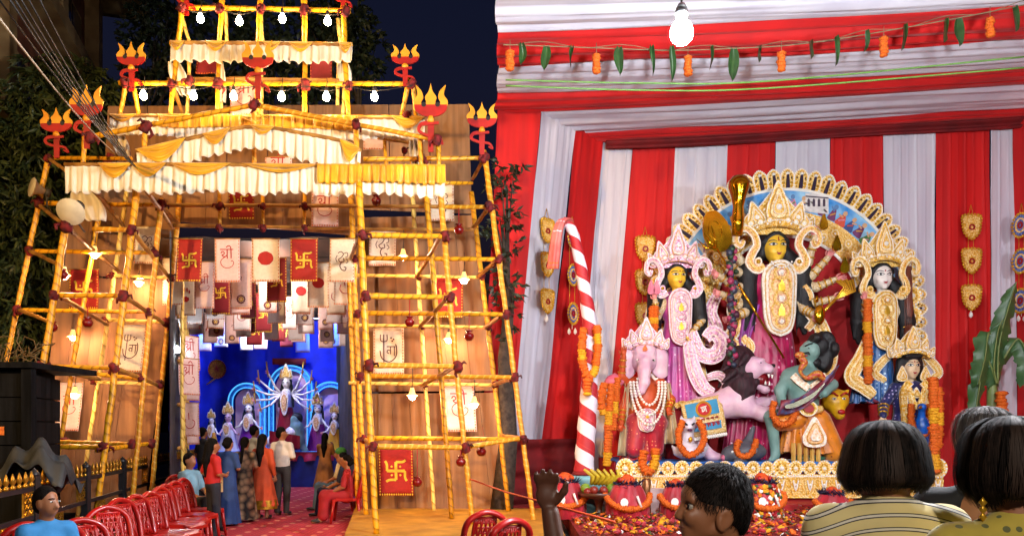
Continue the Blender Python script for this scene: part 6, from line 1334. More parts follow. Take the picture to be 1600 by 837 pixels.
mb = sdf([('e', S(1421, 666, dK-.36), (.14, .13, .18)), ('c', S(1419, 660, dK-.36), S(1418, 640, dK-.42), .08, .055), ('e', S(1417, 637, dK-.44), (.075, .09, .075)), ('c', S(1426, 670, dK-.33), S(1432, 690, dK-.25), .1, .04)], .02, .04); obj('body', mb, pm('peacock_blue', '#0f62c8', .35, scale=6, col2='#0a4a9a'), PK)
mb = MB(); mb.lathe([(.03, 0), (.022, .04), (0, .1)], S(1413, 637, dK-.5), 6, axis=(-.8, -.5, -.2)); obj('beak', mb, M_gbead, PK)
for sx in (-1, 1): paisley_wing(KA, fS(1418+sx*24, 560, dK+.15), [(0, 8), (sx*14, -4), (sx*26, -22), (sx*10, -34)], 14, 'gold')
# ------------------------------------------------------------------ lion
LI = thing('lion_statue', S(1110, 718, -.5), 'lilac lion statue with dark mane and open red jaws', 'statue'); dL = -.22
pr = [('e', S(1090, 646, dL), (.36, .3, .3)), ('c', S(1092, 642, dL), S(1140, 628, dL), .25, .29), ('e', S(1146, 622, dL), (.31, .3, .38)), ('e', S(1154, 634, dL-.2), (.16, .14, .22)), ('e', S(1086, 652, dL-.2), (.2, .14, .24)), ('c', S(1148, 610, dL), S(1160, 590, dL), .3, .25),
      ('c', S(1150, 635, dL-.15), S(1180, 648, dL-.25), .16, .12), ('c', S(1180, 648, dL-.25), S(1206, 640, dL-.3), .12, .09), ('e', S(1211, 638, dL-.3), (.13, .1, .09)), ('c', S(1150, 640, dL+.2), S(1186, 630, dL+.1), .15, .11), ('c', S(1186, 630, dL+.1), S(1208, 622, dL+.05), .1, .08),
      ('c', S(1086, 660, dL-.18), S(1080, 690, dL-.25), .24, .14), ('c', S(1080, 690, dL-.25), S(1098, 708, dL-.28), .13, .1), ('e', S(1106, 712, dL-.32), (.17, .12, .08)), ('c', S(1084, 662, dL+.2), S(1074, 692, dL+.2), .2, .12), ('c', S(1074, 692, dL+.2), S(1082, 712, dL+.15), .12, .09)]
mb = sdf(pr, .035, .09); obj('body', mb, M_lil, LI)
hp = [('e', S(1166, 578, dL-.1), (.24, .24, .24)), ('c', S(1172, 574, dL-.12), S(1186, 580, dL-.16), .16, .12), ('e', S(1190, 579, dL-.18), (.09, .12, .09)), ('c', S(1172, 596, dL-.1), S(1184, 608, dL-.16), .13, .085), ('e', S(1186, 611, dL-.17), (.08, .1, .06)), ('e', S(1176, 566, dL-.24), (.09, .07, .05)), ('e', S(1176, 566, dL+.05), (.09, .07, .05)),
      ('e', S(1187, 595, dL-.2), (.16, .24, .12), 's')]
mb = sdf(hp, .022, .045); hd = obj('head', mb, M_lil, LI)
mb = MB(); mb.ball(S(1178, 595, dL-.14), .17, 12, 0, 0, (1, .8, .8)); mb.ball(S(1184, 599, dL-.18), .09, 8, 1, 0, (1.2, .7, .5)); obj('mouth', mb, [pm('mouth_red', '#7a0814', .3), pm('tongue', '#c04a5a', .4)], hd)
for (x, y, u) in ((1187, 587, -1), (1192, 588, -1), (1182, 603, 1), (1188, 604, 1)):
    mb = MB(); mb.lathe([(.024, 0), (.016, .04), (0, .085)], S(x, y, dL-.3), 6, axis=(0, 0, u)); obj('fang', mb, M_pearl, hd)
mb = MB(); mb.ball(S(1196, 574, dL-.2), .05, 8, 0, 0, (1, 1.2, .8)); obj('nose', mb, M_ink0, hd)
for d_ in (-.3, .04):
    mb = MB(); mb.ball(S(1174, 570, dL+d_*.92), .026, 8, 0, 0, (1.3, .7, .6)); mb.ball(S(1175, 570, dL+d_*1.0-.005), .016, 6, 1, 0, (1, 1, .9)); obj('eye', mb, [M_eyew, M_ink0], hd)
M_mane = pm('maroon_mane', '#3a1420', .7, kind='grain', scale=24, col2='#1d080e', bump=.8)
pr = [('e', S(1152, 575, dL+.05), (.32, .32, .42)), ('e', S(1150, 605, dL), (.3, .38, .34))]
rm = random.Random(8)
for i in range(46):
    a = rm.uniform(0, 2*pi); c = S(1153+20*cos(a)*rm.uniform(.4, 1), 588+34*sin(a)*rm.uniform(.5, 1), dL+rm.uniform(-.32, .2)); pr.append(('c', c, c+V3(-.12-rm.uniform(0, .14), rm.uniform(-.1, .1), -rm.uniform(.1, .3)), .07, .03))
mb = sdf(pr, .03, .04); obj('mane', mb, M_mane, LI)
# saddle cloth with a red roundel and lettering strokes
SD = thing('saddle_cloth', S(1090, 690, dL-.5), 'blue and gold beaded cloth with red roundel on the lion', 'saddle cloth'); mb = MB()
def sc(u, v, c=0.): return S(1056+60*u+5*v, 630-12*u+54*v+2*u*v, dL-.36-.06*sin(pi*u)+.2*(1-v)**2*1-(c+.03 if c else 0)-.03*v)
mb.grid(lambda u, v: sc(u, v), 20, 14); o = obj('cloth', mb, pm('gold_cloth_beaded', '#d2a24a', .5, kind='voronoi', scale=34, col2='#eeddb0', bump=.5), SD); o.modifiers.new('Solidify', 'SOLIDIFY').thickness = .015
mb = MB()
for v0, v1 in ((.08, .46), (.66, .86)): mb.grid(lambda u, v, v0=v0, v1=v1: sc(.08+.80*u, v0+(v1-v0)*v, .012), 14, 3)
obj('blue_panel', mb, pm('turquoise_cloth', '#3a93bd', .6, scale=6), SD)
mb = MB(); mb.add([sc(.5+.2*cos(q*pi/10), .29+.22*sin(q*pi/10), .02) for q in range(20)], [tuple(range(20))], 0); mb.add([sc(.5+.15*cos(q*pi/10), .29+.165*sin(q*pi/10), .028) for q in range(20)], [tuple(range(20))], 1)
def cl_stroke(mb, pts, wd, c, mi):
    for a, b in zip(pts, pts[1:]): mb.tube([sc(*a, c), sc(*b, c)], wd, 5, mi)
for pts in ([(.42, .24), (.58, .22)], [(.46, .24), (.45, .36), (.5, .33)], [(.54, .23), (.55, .37)], [(.5, .25), (.51, .33)]): cl_stroke(mb, pts, .012, .032, 2)
obj('roundel', mb, [M_gbead, pm('roundel_red', '#c01a1a', .5), M_pearl], SD)
mb = MB()
for k in range(6):
    u = .2+.115*k; cl_stroke(mb, [(u-.04, .685), (u+.06, .68)], .012, .02, 0); cl_stroke(mb, [(u, .685), (u+.01*(k % 3), .78)], .012, .02, 0); cl_stroke(mb, [(u, .73), (u+.05, .71), (u+.055, .76)], .01, .02, 0)
    cl_stroke(mb, [(u-.03, .55), (u+.04, .545), (u+.03, .59)], .01, .02, 0)
obj('red_lettering', mb, pm('letter_red', '#b02030', .5), SD)
mb = MB(); [mb.lathe([(.014, 0), (.026, -.03), (.02, -.06), (0, -.075)], sc((i+.5)/18, 1.0, .02), 6) for i in range(18)]; obj('fringe', mb, M_pearl, SD)
# ------------------------------------------------------------------ demon
AS = thing('demon_statue', S(1235, 718, -.75), 'green-skinned demon statue in orange dhoti fighting the lion', 'statue'); dA = -.6
Rh = Matrix.Rotation(.7, 3, 'Y')
pr = [('c', S(1238, 640, dA), S(1236, 606, dA), .25, .3), ('e', S(1234, 598, dA), (.36, .26, .3)), ('c', S(1216, 590, dA), S(1254, 592, dA), .14, .15), ('c', S(1242, 584, dA), S(1246, 568, dA+.02), .12, .11),
      ('e', S(1247, 553, dA), (.17, .19, .2)), ('c', S(1240, 556, dA-.02), S(1234, 558, dA-.02), .09, .06), ('c', S(1238, 548, dA-.02), S(1233, 549, dA-.02), .04, .035),
      ('c', S(1218, 650, dA), S(1186, 652, dA-.1), .17, .13), ('c', S(1186, 652, dA-.1), S(1192, 705, dA-.1), .12, .085), ('c', S(1192, 710, dA-.1), S(1182, 716, dA-.2), .075, .05),
      ('c', S(1256, 655, dA), S(1276, 705, dA-.05), .2, .15), ('c', S(1276, 706, dA-.05), S(1322, 713, dA+.05), .13, .08), ('c', S(1322, 713, dA+.05), S(1334, 712, dA+.08), .06, .05),
      ('c', S(1214, 592, dA), S(1198, 612, dA-.15), .12, .1), ('c', S(1198, 612, dA-.15), S(1196, 632, dA-.3), .1, .08), ('c', S(1256, 594, dA), S(1276, 604, dA-.1), .12, .1), ('c', S(1276, 604, dA-.1), S(1256, 618, dA-.35), .1, .08)]
mb = sdf(pr, .03, .06); obj('body', mb, M_gsk, AS)
pr = [('e', S(1262, 545, dA+.05), (.2, .2, .24)), ('e', S(1270, 565, dA+.05), (.15, .16, .26))]
for i in range(26):
    a = rm.uniform(0, 2*pi); pr.append(('e', S(1264+16*cos(a), 552+24*sin(a), dA+rm.uniform(-.14, .14)), (.08, .08, .08)))
mb = sdf(pr, .028, .03); obj('hair', mb, M_hair, AS)
mb = MB(); mb.ball(S(1241, 550, dA-.135), .026, 8, 0, 0, (1.3, .7, .7)); mb.ball(S(1240, 550, dA-.155), .014, 6, 1); obj('eye', mb, [M_eyew, M_ink0], AS)
mb = MB(); mb.tube([S(1246, 543, dA-.15), S(1240, 544, dA-.17), S(1235, 547, dA-.13)], .014, 5); obj('brow', mb, M_ink0, AS)
mb = MB(); mb.tube([S(1246, 562, dA-.14), S(1239, 557, dA-.15), S(1233, 557, dA-.1)], [.01, .024, .012], 5); obj('moustache', mb, M_ink0, AS)
mb = MB(); mb.tube([S(1241, 560, dA-.12), S(1234, 561, dA-.08)], .022, 6); obj('lips', mb, M_lip, AS)
mb = MB()
hand(mb, S(1196, 634, dA-.3), (.2, -.3, -1), (0, -1, 0), .2, 0, 1.3); hand(mb, S(1256, 619, dA-.35), (-1, -.2, .1), (0, -1, 0), .2, 0, 1.2)
obj('hands', mb, M_gsk, AS, kind='stuff')
skirt(AS, 1238, 638, 705, 22, 40, M_oran, dA, .7, 13, .14, 4, .9, 'dhoti'); mb = sdf([('c', S(1256, 660, dA-.02), S(1280, 705, dA-.08), .26, .2), ('c', S(1222, 655, dA-.1), S(1196, 660, dA-.15), .22, .16)], .04, .06); obj('dhoti_fold', mb, M_oran, AS)
for k in range(5): mb = MB(); mb.grid(lambda u, v, k=k: S(1206+9*k+7*u, 690+28*v, dA-.42-.05*sin(u*pi)), 6, 6); obj('gold_pleat', mb, M_gsash, AS)
mb = MB(); mb.tube([S(1212+44*i/10, 640+3*sin(pi*i/10), dA-.22-.08*sin(pi*i/10)) for i in range(11)], .07, 8); fr = frame(S(1232, 640, dA-.36)); plate(mb, fr, arc(0, 0, .17, .14, 0, 360, 14)[:-1], None, .03, .018, ((1, 0), (.6, 2)), (0, 0)); obj('belt', mb, [M_fil2, M_fil2, M_bead_r, M_pearl, M_gbead], AS)
mb = MB(); fr = frame(S(1236, 690, dA-.52)); plate(mb, fr, drop(.42, .55, 0, -.08), None, .03, .022, ((1, 0), (.7, 1), (.4, 0)), (0, .12)); obj('front_ornament', mb, ORN('pale'), AS)
mb = MB(); fr = (S(1236, 604, dA-.3), V3(1, 0, 0), V3(0, 0, 1), V3(0, -1, 0))
for sx in (-1, 1): mb.stroke((fr[0], fr[1]*sx, fr[2], fr[3]), smooth2([(.3, .16), (.18, .04), (.02, -.08)], 4), .13, 0, .03, 0); beads_along(mb, (fr[0], fr[1]*sx, fr[2], fr[3]), smooth2([(.28, .1), (.16, -.02), (.02, -.12)], 4), .02, .03, 3)
obj('chest_band', mb, ORN('pale'), AS)
M_multi = pm('patterned_shawl', '#7a2430', .5, kind='voronoi', scale=9, col2='#3f6a9a')
mb = MB(); mb.grid(lambda u, v: S(1190+84*u-6*v, 628-44*u+22*v+10*sin(u*4), dA-.44-.06*sin(u*9+v*3)), 24, 8); o = obj('shawl', mb, M_multi, AS); o.modifiers.new('Solidify', 'SOLIDIFY').thickness = .01
mb = MB(); fr = (V3(0, dA+DS-.55, 0), V3(1, 0, 0), V3(0, 0, 1), V3(0, -1, 0)); q = [S(x, y) for x, y in smooth2([(1193, 638), (1210, 634), (1232, 622), (1250, 604)], 6)]; mb.stroke(fr, [(p.x, p.z) for p in q], [.04, .06, .07, .075, .08, .085, .09, .09, .09, .085, .08, .075, .07, .06, .05, .04, .03, .02, .01][:len(q)], 0, .02); obj('curved_sword', mb, pm('steel', '#a8a48c', .25, metal=.8), AS)
gar('garland', None, [S(x, y, dA-.35) for x, y in smooth2([(1184, 630), (1180, 644), (1186, 658), (1198, 664), (1210, 656), (1214, 644)], 3)], .062, 0, AS)
# snake twisting over the demon's chest and the yellow buffalo head
mb = MB(); mb.tube([S(x, y, dA-.45) for x, y in smooth2([(1218, 566), (1224, 574), (1218, 586), (1228, 596), (1244, 590), (1254, 600)], 5)], [.05+.02*sin(i*.4) for i in range(26)], 8); mb.ball(S(1217, 563, dA-.47), .07, 8, 0, 0, (1.4, .8, .9)); obj('snake', mb, pm('snake_skin', '#b02a1c', .4, kind='voronoi', scale=24, col2='#d8b040'), label='red and yellow snake twisting across the demon chest', cat='snake')
BH = thing('buffalo_mask', S(1295, 645, -.3), 'yellow fanged buffalo mask beside the demon', 'mask')
mb = sdf([('e', S(1294, 626, -.3), (.26, .2, .22)), ('c', S(1294, 634, -.35), S(1297, 648, -.42), .17, .1), ('c', S(1280, 616, -.25), S(1272, 604, -.22), .07, .02), ('c', S(1308, 618, -.25), S(1318, 610, -.22), .09, .02)], .025, .05); obj('head', mb, pm('mask_yellow', '#e2ae1c', .35, scale=6, col2='#c08a10'), BH)
for sx in (-1, 1):
    mb = MB(); mb.ball(S(1294+sx*7, 624, -.49), .034, 8, 0, 0, (1.3, .5, .7)); mb.ball(S(1294+sx*7, 624, -.507), .016, 6, 1); obj('eye', mb, [M_eyew, M_ink0], BH)
    mb = MB(); mb.tube([S(1294+sx*2, 620, -.5), S(1294+sx*9, 615, -.5), S(1294+sx*15, 617, -.45)], .02, 5); obj('brow', mb, M_bead_r, BH)
mb = MB(); mb.ball(S(1297, 644, -.52), .07, 8, 0, 0, (1.1, .5, .7)); obj('mouth', mb, M_bead_r, BH)
# ------------------------------------------------------------------ small animals on the stage front
OW = thing('white_animal_figure', S(1060, 718, -.75), 'small white animal figure wearing a thick marigold garland', 'figure'); dO = -.8
pr = [('e', S(1062, 703, dO), (.27, .22, .16)), ('c', S(1058, 695, dO), S(1060, 672, dO-.03), .14, .1), ('e', S(1059, 664, dO-.05), (.135, .13, .12)), ('c', S(1051, 658, dO-.04), S(1049, 651, dO-.03), .05, .015), ('c', S(1067, 658, dO-.04), S(1069, 651, dO-.03), .05, .015),
      ('c', S(1080, 706, dO+.05), S(1092, 694, dO+.08), .08, .015), ('c', S(1076, 700, dO+.1), S(1084, 684, dO+.12), .08, .02), ('c', S(1044, 704, dO), S(1036, 694, dO), .07, .015), ('e', S(1059, 668, dO-.15), (.06, .06, .045))]
mb = sdf(pr, .02, .04); obj('body', mb, pm('white_plaster', '#dcd2dc', .45, scale=5, var=.06), OW)
for sx in (-1, 1):
    mb = MB(); mb.tube([S(1059+sx*3, 664, dO-.2), S(1059+sx*7, 661, dO-.18)], .014, 5); obj('eye', mb, M_ink0, OW)
mb = MB(); mb.ball(S(1059, 671, dO-.21), .035, 6, 0, 0, (1.4, .5, .8)); obj('mouth', mb, pm('plum', '#5a1a4a', .4), OW)
gar('garland', None, [S(x, y, dO-.24-.06*sin((y-650)*.05)) for x, y in smooth2([(1048, 658), (1041, 676), (1044, 696), (1058, 708), (1073, 698), (1078, 678), (1070, 658)], 4)], .062, 0, OW)
mb = MB(); mb.ball(S(1060, 685, dO-.2), .05, 6, 0, 0, (.8, .4, 1.1)); obj('pendant', mb, M_gbead, OW)
MO = thing('grey_animal_figure', S(1142, 718, -.85), 'dark grey animal figure lying with a marigold garland', 'figure'); dM = -.72
pr = [('e', S(1148, 703, dM), (.36, .26, .19)), ('e', S(1126, 706, dM-.08), (.2, .18, .15)), ('c', S(1122, 708, dM-.1), S(1112, 712, dM-.14), .1, .06), ('c', S(1150, 690, dM), S(1160, 668, dM+.05), .09, .04), ('c', S(1140, 715, dM-.2), S(1126, 717, dM-.3), .06, .05)]
mb = sdf(pr, .025, .06); obj('body', mb, pm('slate_plaster', '#55555c', .5, scale=5, var=.1), MO)
mb = MB(); mb.lathe([(.06, 0), (.05, .02), (0, .04)], S(1110, 712, dM-.16), 8, axis=(-1, -.3, 0)); obj('snout', mb, M_lot, MO)
mb = MB(); mb.ball(S(1122, 703, dM-.24), .025, 6); obj('eye', mb, M_eyew, MO)
mb = MB(); mb.grid(lambda u, v: S(1152+8*u, 692+16*v*(1-.5*u), dM-.27-.04*sin(u*pi)), 5, 6); obj('ear', mb, MATS['slate_plaster'], MO)
gar('garland', None, [S(x, y, dM-.27) for x, y in smooth2([(1131, 686), (1127, 699), (1133, 709), (1146, 708), (1153, 697), (1156, 684)], 4)], .058, 0, MO)
# blades, rolled banknote packs and leaves lying on the stage
mb = MB(); mb.box(S(1314, 698, -.3), (.2, .08, .07), Matrix.Rotation(.15, 3, 'Y')); [mb.box(S(1303+5*k, 698, -.385), (.012, .004, .06), None, 1) for k in range(5)]; obj('striped_box', mb, [M_pearl, pm('box_navy', '#1f2a6a', .5)], label='small navy and white striped box behind the demon foot', cat='box')
mb = MB(); mb.lathe([(0, 0), (.3, 0), (.32, .05), (.2, .09), (.1, .06), (0, .06)], V3(S(1240, 0).x, 13.98, STZ+.03), 16, sy=.5); obj('green_tray', mb, pm('green_enamel', '#3f7a5a', .35), label='oval green tray on stage edge before the demon', cat='tray')
mb = MB(); mb.grid(lambda u, v: (S(1210+60*u, 0).x, 13.93+.3*v, STZ+.03+.012*sin(u*11+v*5)), 10, 4); o = obj('white_cloth', mb, M_twht, label='white cloth spread on the stage under the green tray', cat='cloth'); o.modifiers.new('Solidify', 'SOLIDIFY').thickness = .006
# ------------------------------------------------------------------ garland posts
GL = [('double marigold garland hanging left of the elephant-headed statue', [(956, 600), (952, 640), (950, 690), (948, 728)], .075), ('second marigold strand beside the elephant-headed statue', [(965, 590), (962, 630), (958, 672)], .065), ('far left marigold strand above the blue pedestal', [(944, 598), (940, 624), (943, 648)], .075),
      ('marigold garland hung low from the stage front left', [(1006, 704), (1004, 722), (1012, 738), (1022, 726), (1024, 700)], .08), ('long marigold garland on the right edge of stage', [(1458, 590), (1459, 640), (1460, 700), (1463, 738)], .085), ('second marigold strand on the right edge of stage', [(1467, 605), (1468, 650), (1466, 700)], .07)]
for l, p, r in GL: gar('marigold_garland', l, [U(x, y, 13.47) for x, y in smooth2(p, 4)], r, 5, group='marigold garlands on the stage')
# ================================================================== IN FRONT OF THE STAGE
def spiral_mat():
    m = bpy.data.materials.new('red_white_spiral_cloth'); m.use_nodes = True; t = m.node_tree; N = t.nodes; L = t.links; b = N['Principled BSDF']; b.inputs['Roughness'].default_value = .6
    tc = N.new('ShaderNodeTexCoord'); sx = N.new('ShaderNodeSeparateXYZ'); L.new(tc.outputs['UV'], sx.inputs[0]); a = N.new('ShaderNodeMath'); a.operation = 'MULTIPLY_ADD'; L.new(sx.outputs[1], a.inputs[0]); a.inputs[1].default_value = 2.1; L.new(sx.outputs[0], a.inputs[2])
    f = N.new('ShaderNodeMath'); f.operation = 'FRACT'; L.new(a.outputs[0], f.inputs[0]); r = N.new('ShaderNodeValToRGB'); r.color_ramp.interpolation = 'CONSTANT'; e = r.color_ramp.elements; e[0].color = (.42, .012, .02, 1); e[1].position = .5; e[1].color = (.72, .66, .74, 1)
    for p, c in ((.12, (.5, .03, .03, 1)), (.16, (.42, .012, .02, 1))): q = e.new(p); q.color = c
    L.new(f.outputs[0], r.inputs[0]); L.new(r.outputs[0], b.inputs['Base Color']); return m
DP = 12.8
PL = thing('wrapped_plant_post', U(912, 738, DP), 'tall bent post spirally wrapped in red and white cloth', 'post')
path = smooth2([(912, 738), (915, 690), (920, 620), (923, 560), (921, 505), (914, 455), (905, 405), (897, 368), (888, 350), (880, 347)], 6); n = len(path)
mb = MB(); mb.tube([U(x, y, DP-.0) for x, y in path], [(.17-.085*min(1, i/(n*.75)))*(1+.05*sin(i*1.7)) for i in range(n)], 16); obj('wrapped_stem', mb, spiral_mat(), PL)
mb = MB(); mb.lathe([(.2, 0), (.19, .04), (.17, .06)], U(912, 741, DP), 14); obj('foot', mb, M_dred, PL)
mb = MB(); pth = smooth2([(890, 345), (878, 346), (871, 362), (867, 390), (864, 420)], 5)
def hood(u, v):
    k = v*(len(pth)-1); i = min(int(k), len(pth)-2); f = k-i; x = pth[i][0]*(1-f)+pth[i+1][0]*f; y = pth[i][1]*(1-f)+pth[i+1][1]*f; w_ = 12+10*v; a = 2*pi*u; p = U(x+(w_*.5)*cos(a)*(1-.15*v), y+(1-v)*6*sin(a)*.8, DP-.1+.14*sin(a)); return tuple(p+V3(0, .02*sin(u*40), 0))
mb.grid(hood, 24, 14)
M_gam = pm('pink_check_cloth', '#d8786e', .65, scale=3, col2='#c9554e'); o = obj('hanging_cloth_end', mb, M_gam, PL); o.modifiers.new('Solidify', 'SOLIDIFY').thickness = .006
for v0, m_ in ((.9, M_trim), (.96, M_trim), (.3, M_twht), (.5, M_twht)):
    mb = MB(); mb.grid(lambda u, v, v0=v0: tuple(Vector(hood(u, v0+.018*v))+V3(0, -.012, 0)), 24, 1); obj('stripe', mb, m_, PL)
gar('marigold_garland', 'marigold garland looped round the striped post', [U(x, y, DP-.22) for x, y in smooth2([(912, 512), (909, 550), (914, 580), (922, 588), (930, 575), (934, 540), (932, 508)], 4)], .07, 4)
gar('marigold_garland', 'short marigold strand hanging below the loop on the post', [U(919, 592, DP-.24), U(918, 606, DP-.24), U(918, 618, DP-.24)], .075, 2)
mb = MB(); c = V3(U(915, 0, DP).x, DP, DZ); h_ = U(0, 742, DP).z-DZ; mb.lathe([(.4, 0), (.385, h_*.3), (.375, h_*.8), (.39, h_*.93), (.38, h_), (0, h_)], c, 28); obj('pedestal', mb, pm('pale_blue_paint', '#7fb4bd', .5, scale=4, col2='#6aa0ac'), label='round pale blue pedestal carrying the striped post', cat='pedestal')
# pots dressed in red cloth
M_rcl = pm('red_offering_cloth', '#b8122a', .55, scale=4, col2='#8f0c1c', sheen=.2); M_tin = pm('navy_tinsel', '#16183f', .4, scale=20); M_coc = pm('orange_flower', '#d8500f', .7, scale=20, bump=.5)
def pot(x, ytop, ybot, D, w, label, flowers=False):
    C = V3(U(x, 0, D).x, D, DZ); H = (ybot-ytop)*D/FPX; t = thing('offering_pot', C, label, 'offering pot', 'cloth wrapped offering pots'); r = w*D/FPX/2; rp = random.Random(int(x))
    mb = MB(); mb.grid(lambda u, v: tuple(C+V3(cos(2*pi*u), sin(2*pi*u), 0)*r*(.5+.5*sin(pi*(.12+.62*v)))*(1+.05*sin(u*2*pi*11+v*3)*(.4+v))*(1+.12*v)+V3(0, 0, H*.82*(1-v))), 66, 12); obj('cloth_wrap', mb, M_rcl, t)
    mb = MB()
    for i in range(150):
        a = rp.uniform(0, 2*pi); q = rp.uniform(.55, 1); p = C+V3(cos(a)*r*.72*q, sin(a)*r*.72*q, H*.82+rp.uniform(-.03, .05)); mb.tube([p, p+V3(rp.uniform(-.07, .07), rp.uniform(-.07, .07), rp.uniform(-.02, .08))], [.012, .003], 3)
    obj('tinsel_collar', mb, M_tin, t)
    mb = MB(); mb.ball(C+V3(0, 0, H*.88), r*.4, 10, 0, .12); [mb.ball(C+V3(rp.uniform(-1, 1)*r*.4, rp.uniform(-1, 0)*r*.4, H*.93), r*.14, 6, i % 2, .2) for i in range(8)]; obj('flower_top', mb, [M_coc, M_bead_r], t)
    gar('garland', None, [C+V3(cos(a)*r*1.12, sin(a)*r*1.12, H*(.62-.32*sin(-a)*1.0)) for a in np.linspace(-pi*.02, -pi*.98, 14)], .05, 0, t)
    mb = MB(); fr = frame(C+V3(-r*.3, -r*1.06, H*.45)); mb.extrude(fr, arc(0, 0, .06, .07, 0, 360, 10)[:-1], 0, .01); mb.tube([C+V3(.1, -r*1.1, H*.6), C+V3(.16, -r*1.1, H*.35)], .02, 5); obj('white_mark', mb, M_pearl, t, kind='stuff')
    if flowers:
        mb = MB()
        for i in range(170):
            a = rp.uniform(-pi, 0); z = rp.uniform(.02, .8); p = C+V3(cos(a), sin(a), 0)*r*(1.12-.25*z)+V3(0, 0, H*z); marigold(mb, p, rp.uniform(.025, .045), (cos(a), sin(a), .3), rp.randrange(5), i)
        o = obj('loose_flowers', mb, [M_mary, M_maryy, M_bead_r, M_mleaf, M_pearl], t); o['kind'] = 'stuff'
pot(884, 745, 812, 12.3, 58, 'red wrapped offering pot at far left before the pedestal'); pot(980, 748, 816, 11.9, 62, 'red wrapped offering pot beside the fruit stand'); pot(1056, 752, 812, 12.2, 46, 'red wrapped offering pot half hidden by the boy')
pot(1190, 745, 816, 11.9, 60, 'offering pot heaped with flowers right of the boy', True); pot(1300, 768, 812, 12.3, 50, 'small offering pot beside the striped shirt')
# fruit stand
FS = thing('fruit_stand', V3(U(936, 0, 12.1).x, 12.1, DZ), 'wooden footed bowl heaped with fruit', 'fruit stand'); c = WL[FS.name]; zb = U(0, 772, 12.1).z-DZ
mb = MB(); mb.lathe([(.22, 0), (.2, .03), (.07, .07), (.05, zb*.5), (.08, zb*.8), (.3, zb*.93), (.34, zb+.04), (.32, zb+.04), (.28, zb*.97), (0, zb*.97)], c, 22); obj('bowl', mb, pm('dark_wood', '#5a2f1c', .4, scale=6), FS)
FRU = [('banana', pm('banana', '#e0c23a', .5, scale=6, col2='#b8a020')), ('green_fruit', pm('green_fruit', '#7a9a2a', .45, scale=6)), ('red_apple', pm('apple', '#8a2a20', .35, scale=6))]
for k in range(6):
    mb = MB(); a = c+V3(-.12+.05*k, -.02*k, zb+.16); mb.tube([a, a+V3(.02+.03*k, -.05, .14), a+V3(.1*(k-2.5)*.5, -.1, .24)], [.03, .045, .02], 8); obj('banana', mb, FRU[0][1], label=f'{["leftmost", "second", "third", "fourth", "fifth", "rightmost"][k]} banana of the bunch on the fruit bowl', cat='banana', group='fruit in the bowl')
for i, (x, y, z, r, k) in enumerate(((-.22, -.05, .1, .08, 1), (-.1, -.18, .08, .07, 2), (.05, -.2, .08, .07, 2), (.18, -.12, .1, .085, 1), (-.2, -.18, .06, .06, 2), (.2, .05, .12, .09, 1))):
    mb = MB(); mb.ball(c+V3(x, y, zb+z), r, 12, 0, .02); obj(FRU[k][0], mb, FRU[k][1], label=('round green fruit at left rim of the bowl', 'dark red apple front left in the bowl', 'dark red apple front middle in the bowl', 'round green fruit front right in the bowl', 'small dark apple at far left front of bowl', 'large green fruit at right back of bowl')[i], cat='fruit', group='fruit in the bowl')
mb = MB(); mb.lathe([(.06, 0), (.09, .03), (.075, .08), (.06, .4), (.075, .62), (.05, .64), (0, .64)], V3(U(1010, 0, 12.0).x, 12.0, DZ), 14); obj('brass_vessel', mb, pm('dull_brass', '#8a5a34', .35, metal=.6), label='slim brass vessel right of the second pot', cat='vessel')
mb = MB(); mb.box(V3(U(1032, 0, 12.6).x, 12.6, DZ+.22), (.2, .1, .22)); obj('pale_box', mb, pm('pale_pink_box', '#d8b8b4', .6), label='pale pink box standing behind the brass vessel', cat='box')
# litter of petals and leaves on the dais
mb = MB(); rl = random.Random(11)
for i in range(5200):
    X = rl.uniform(.95, 7.4); Y = 10.05+3.0*rl.random()**.9; s = rl.uniform(.018, .05); a = rl.uniform(0, 6.3); z = DZ+rl.uniform(.0, .05)*(1+1.5*(sin(X*2.7)*sin(Y*3.1) > .1)); t_ = rl.uniform(-.6, .6)
    p = V3(X, Y, z+.01); u = V3(cos(a), sin(a), t_)*s; v = V3(-sin(a), cos(a), rl.uniform(-.5, .5))*s*rl.uniform(.3, .8); mb.add([p-u, p+v, p+u, p-v], [(0, 1, 2, 3)], rl.choices(range(6), (5, 2, 3, 1.6, 1.2, .8))[0])
for i in range(500):
    X = rl.uniform(.95, 7.3); Y = rl.uniform(10.1, 12.8); marigold(mb, (X, Y, DZ+.04), rl.uniform(.03, .06), (rl.uniform(-1, 1), rl.uniform(-1, 1), 1), rl.choice((0, 0, 1, 2)), i)
obj('flower_litter', mb, [M_rcl, M_maryy, M_mary, M_mleaf, pm('dry_leaf', '#4a3020', .8), M_pearl], label='scattered red petals, marigolds and leaves over the dais', cat='petals', kind='stuff')
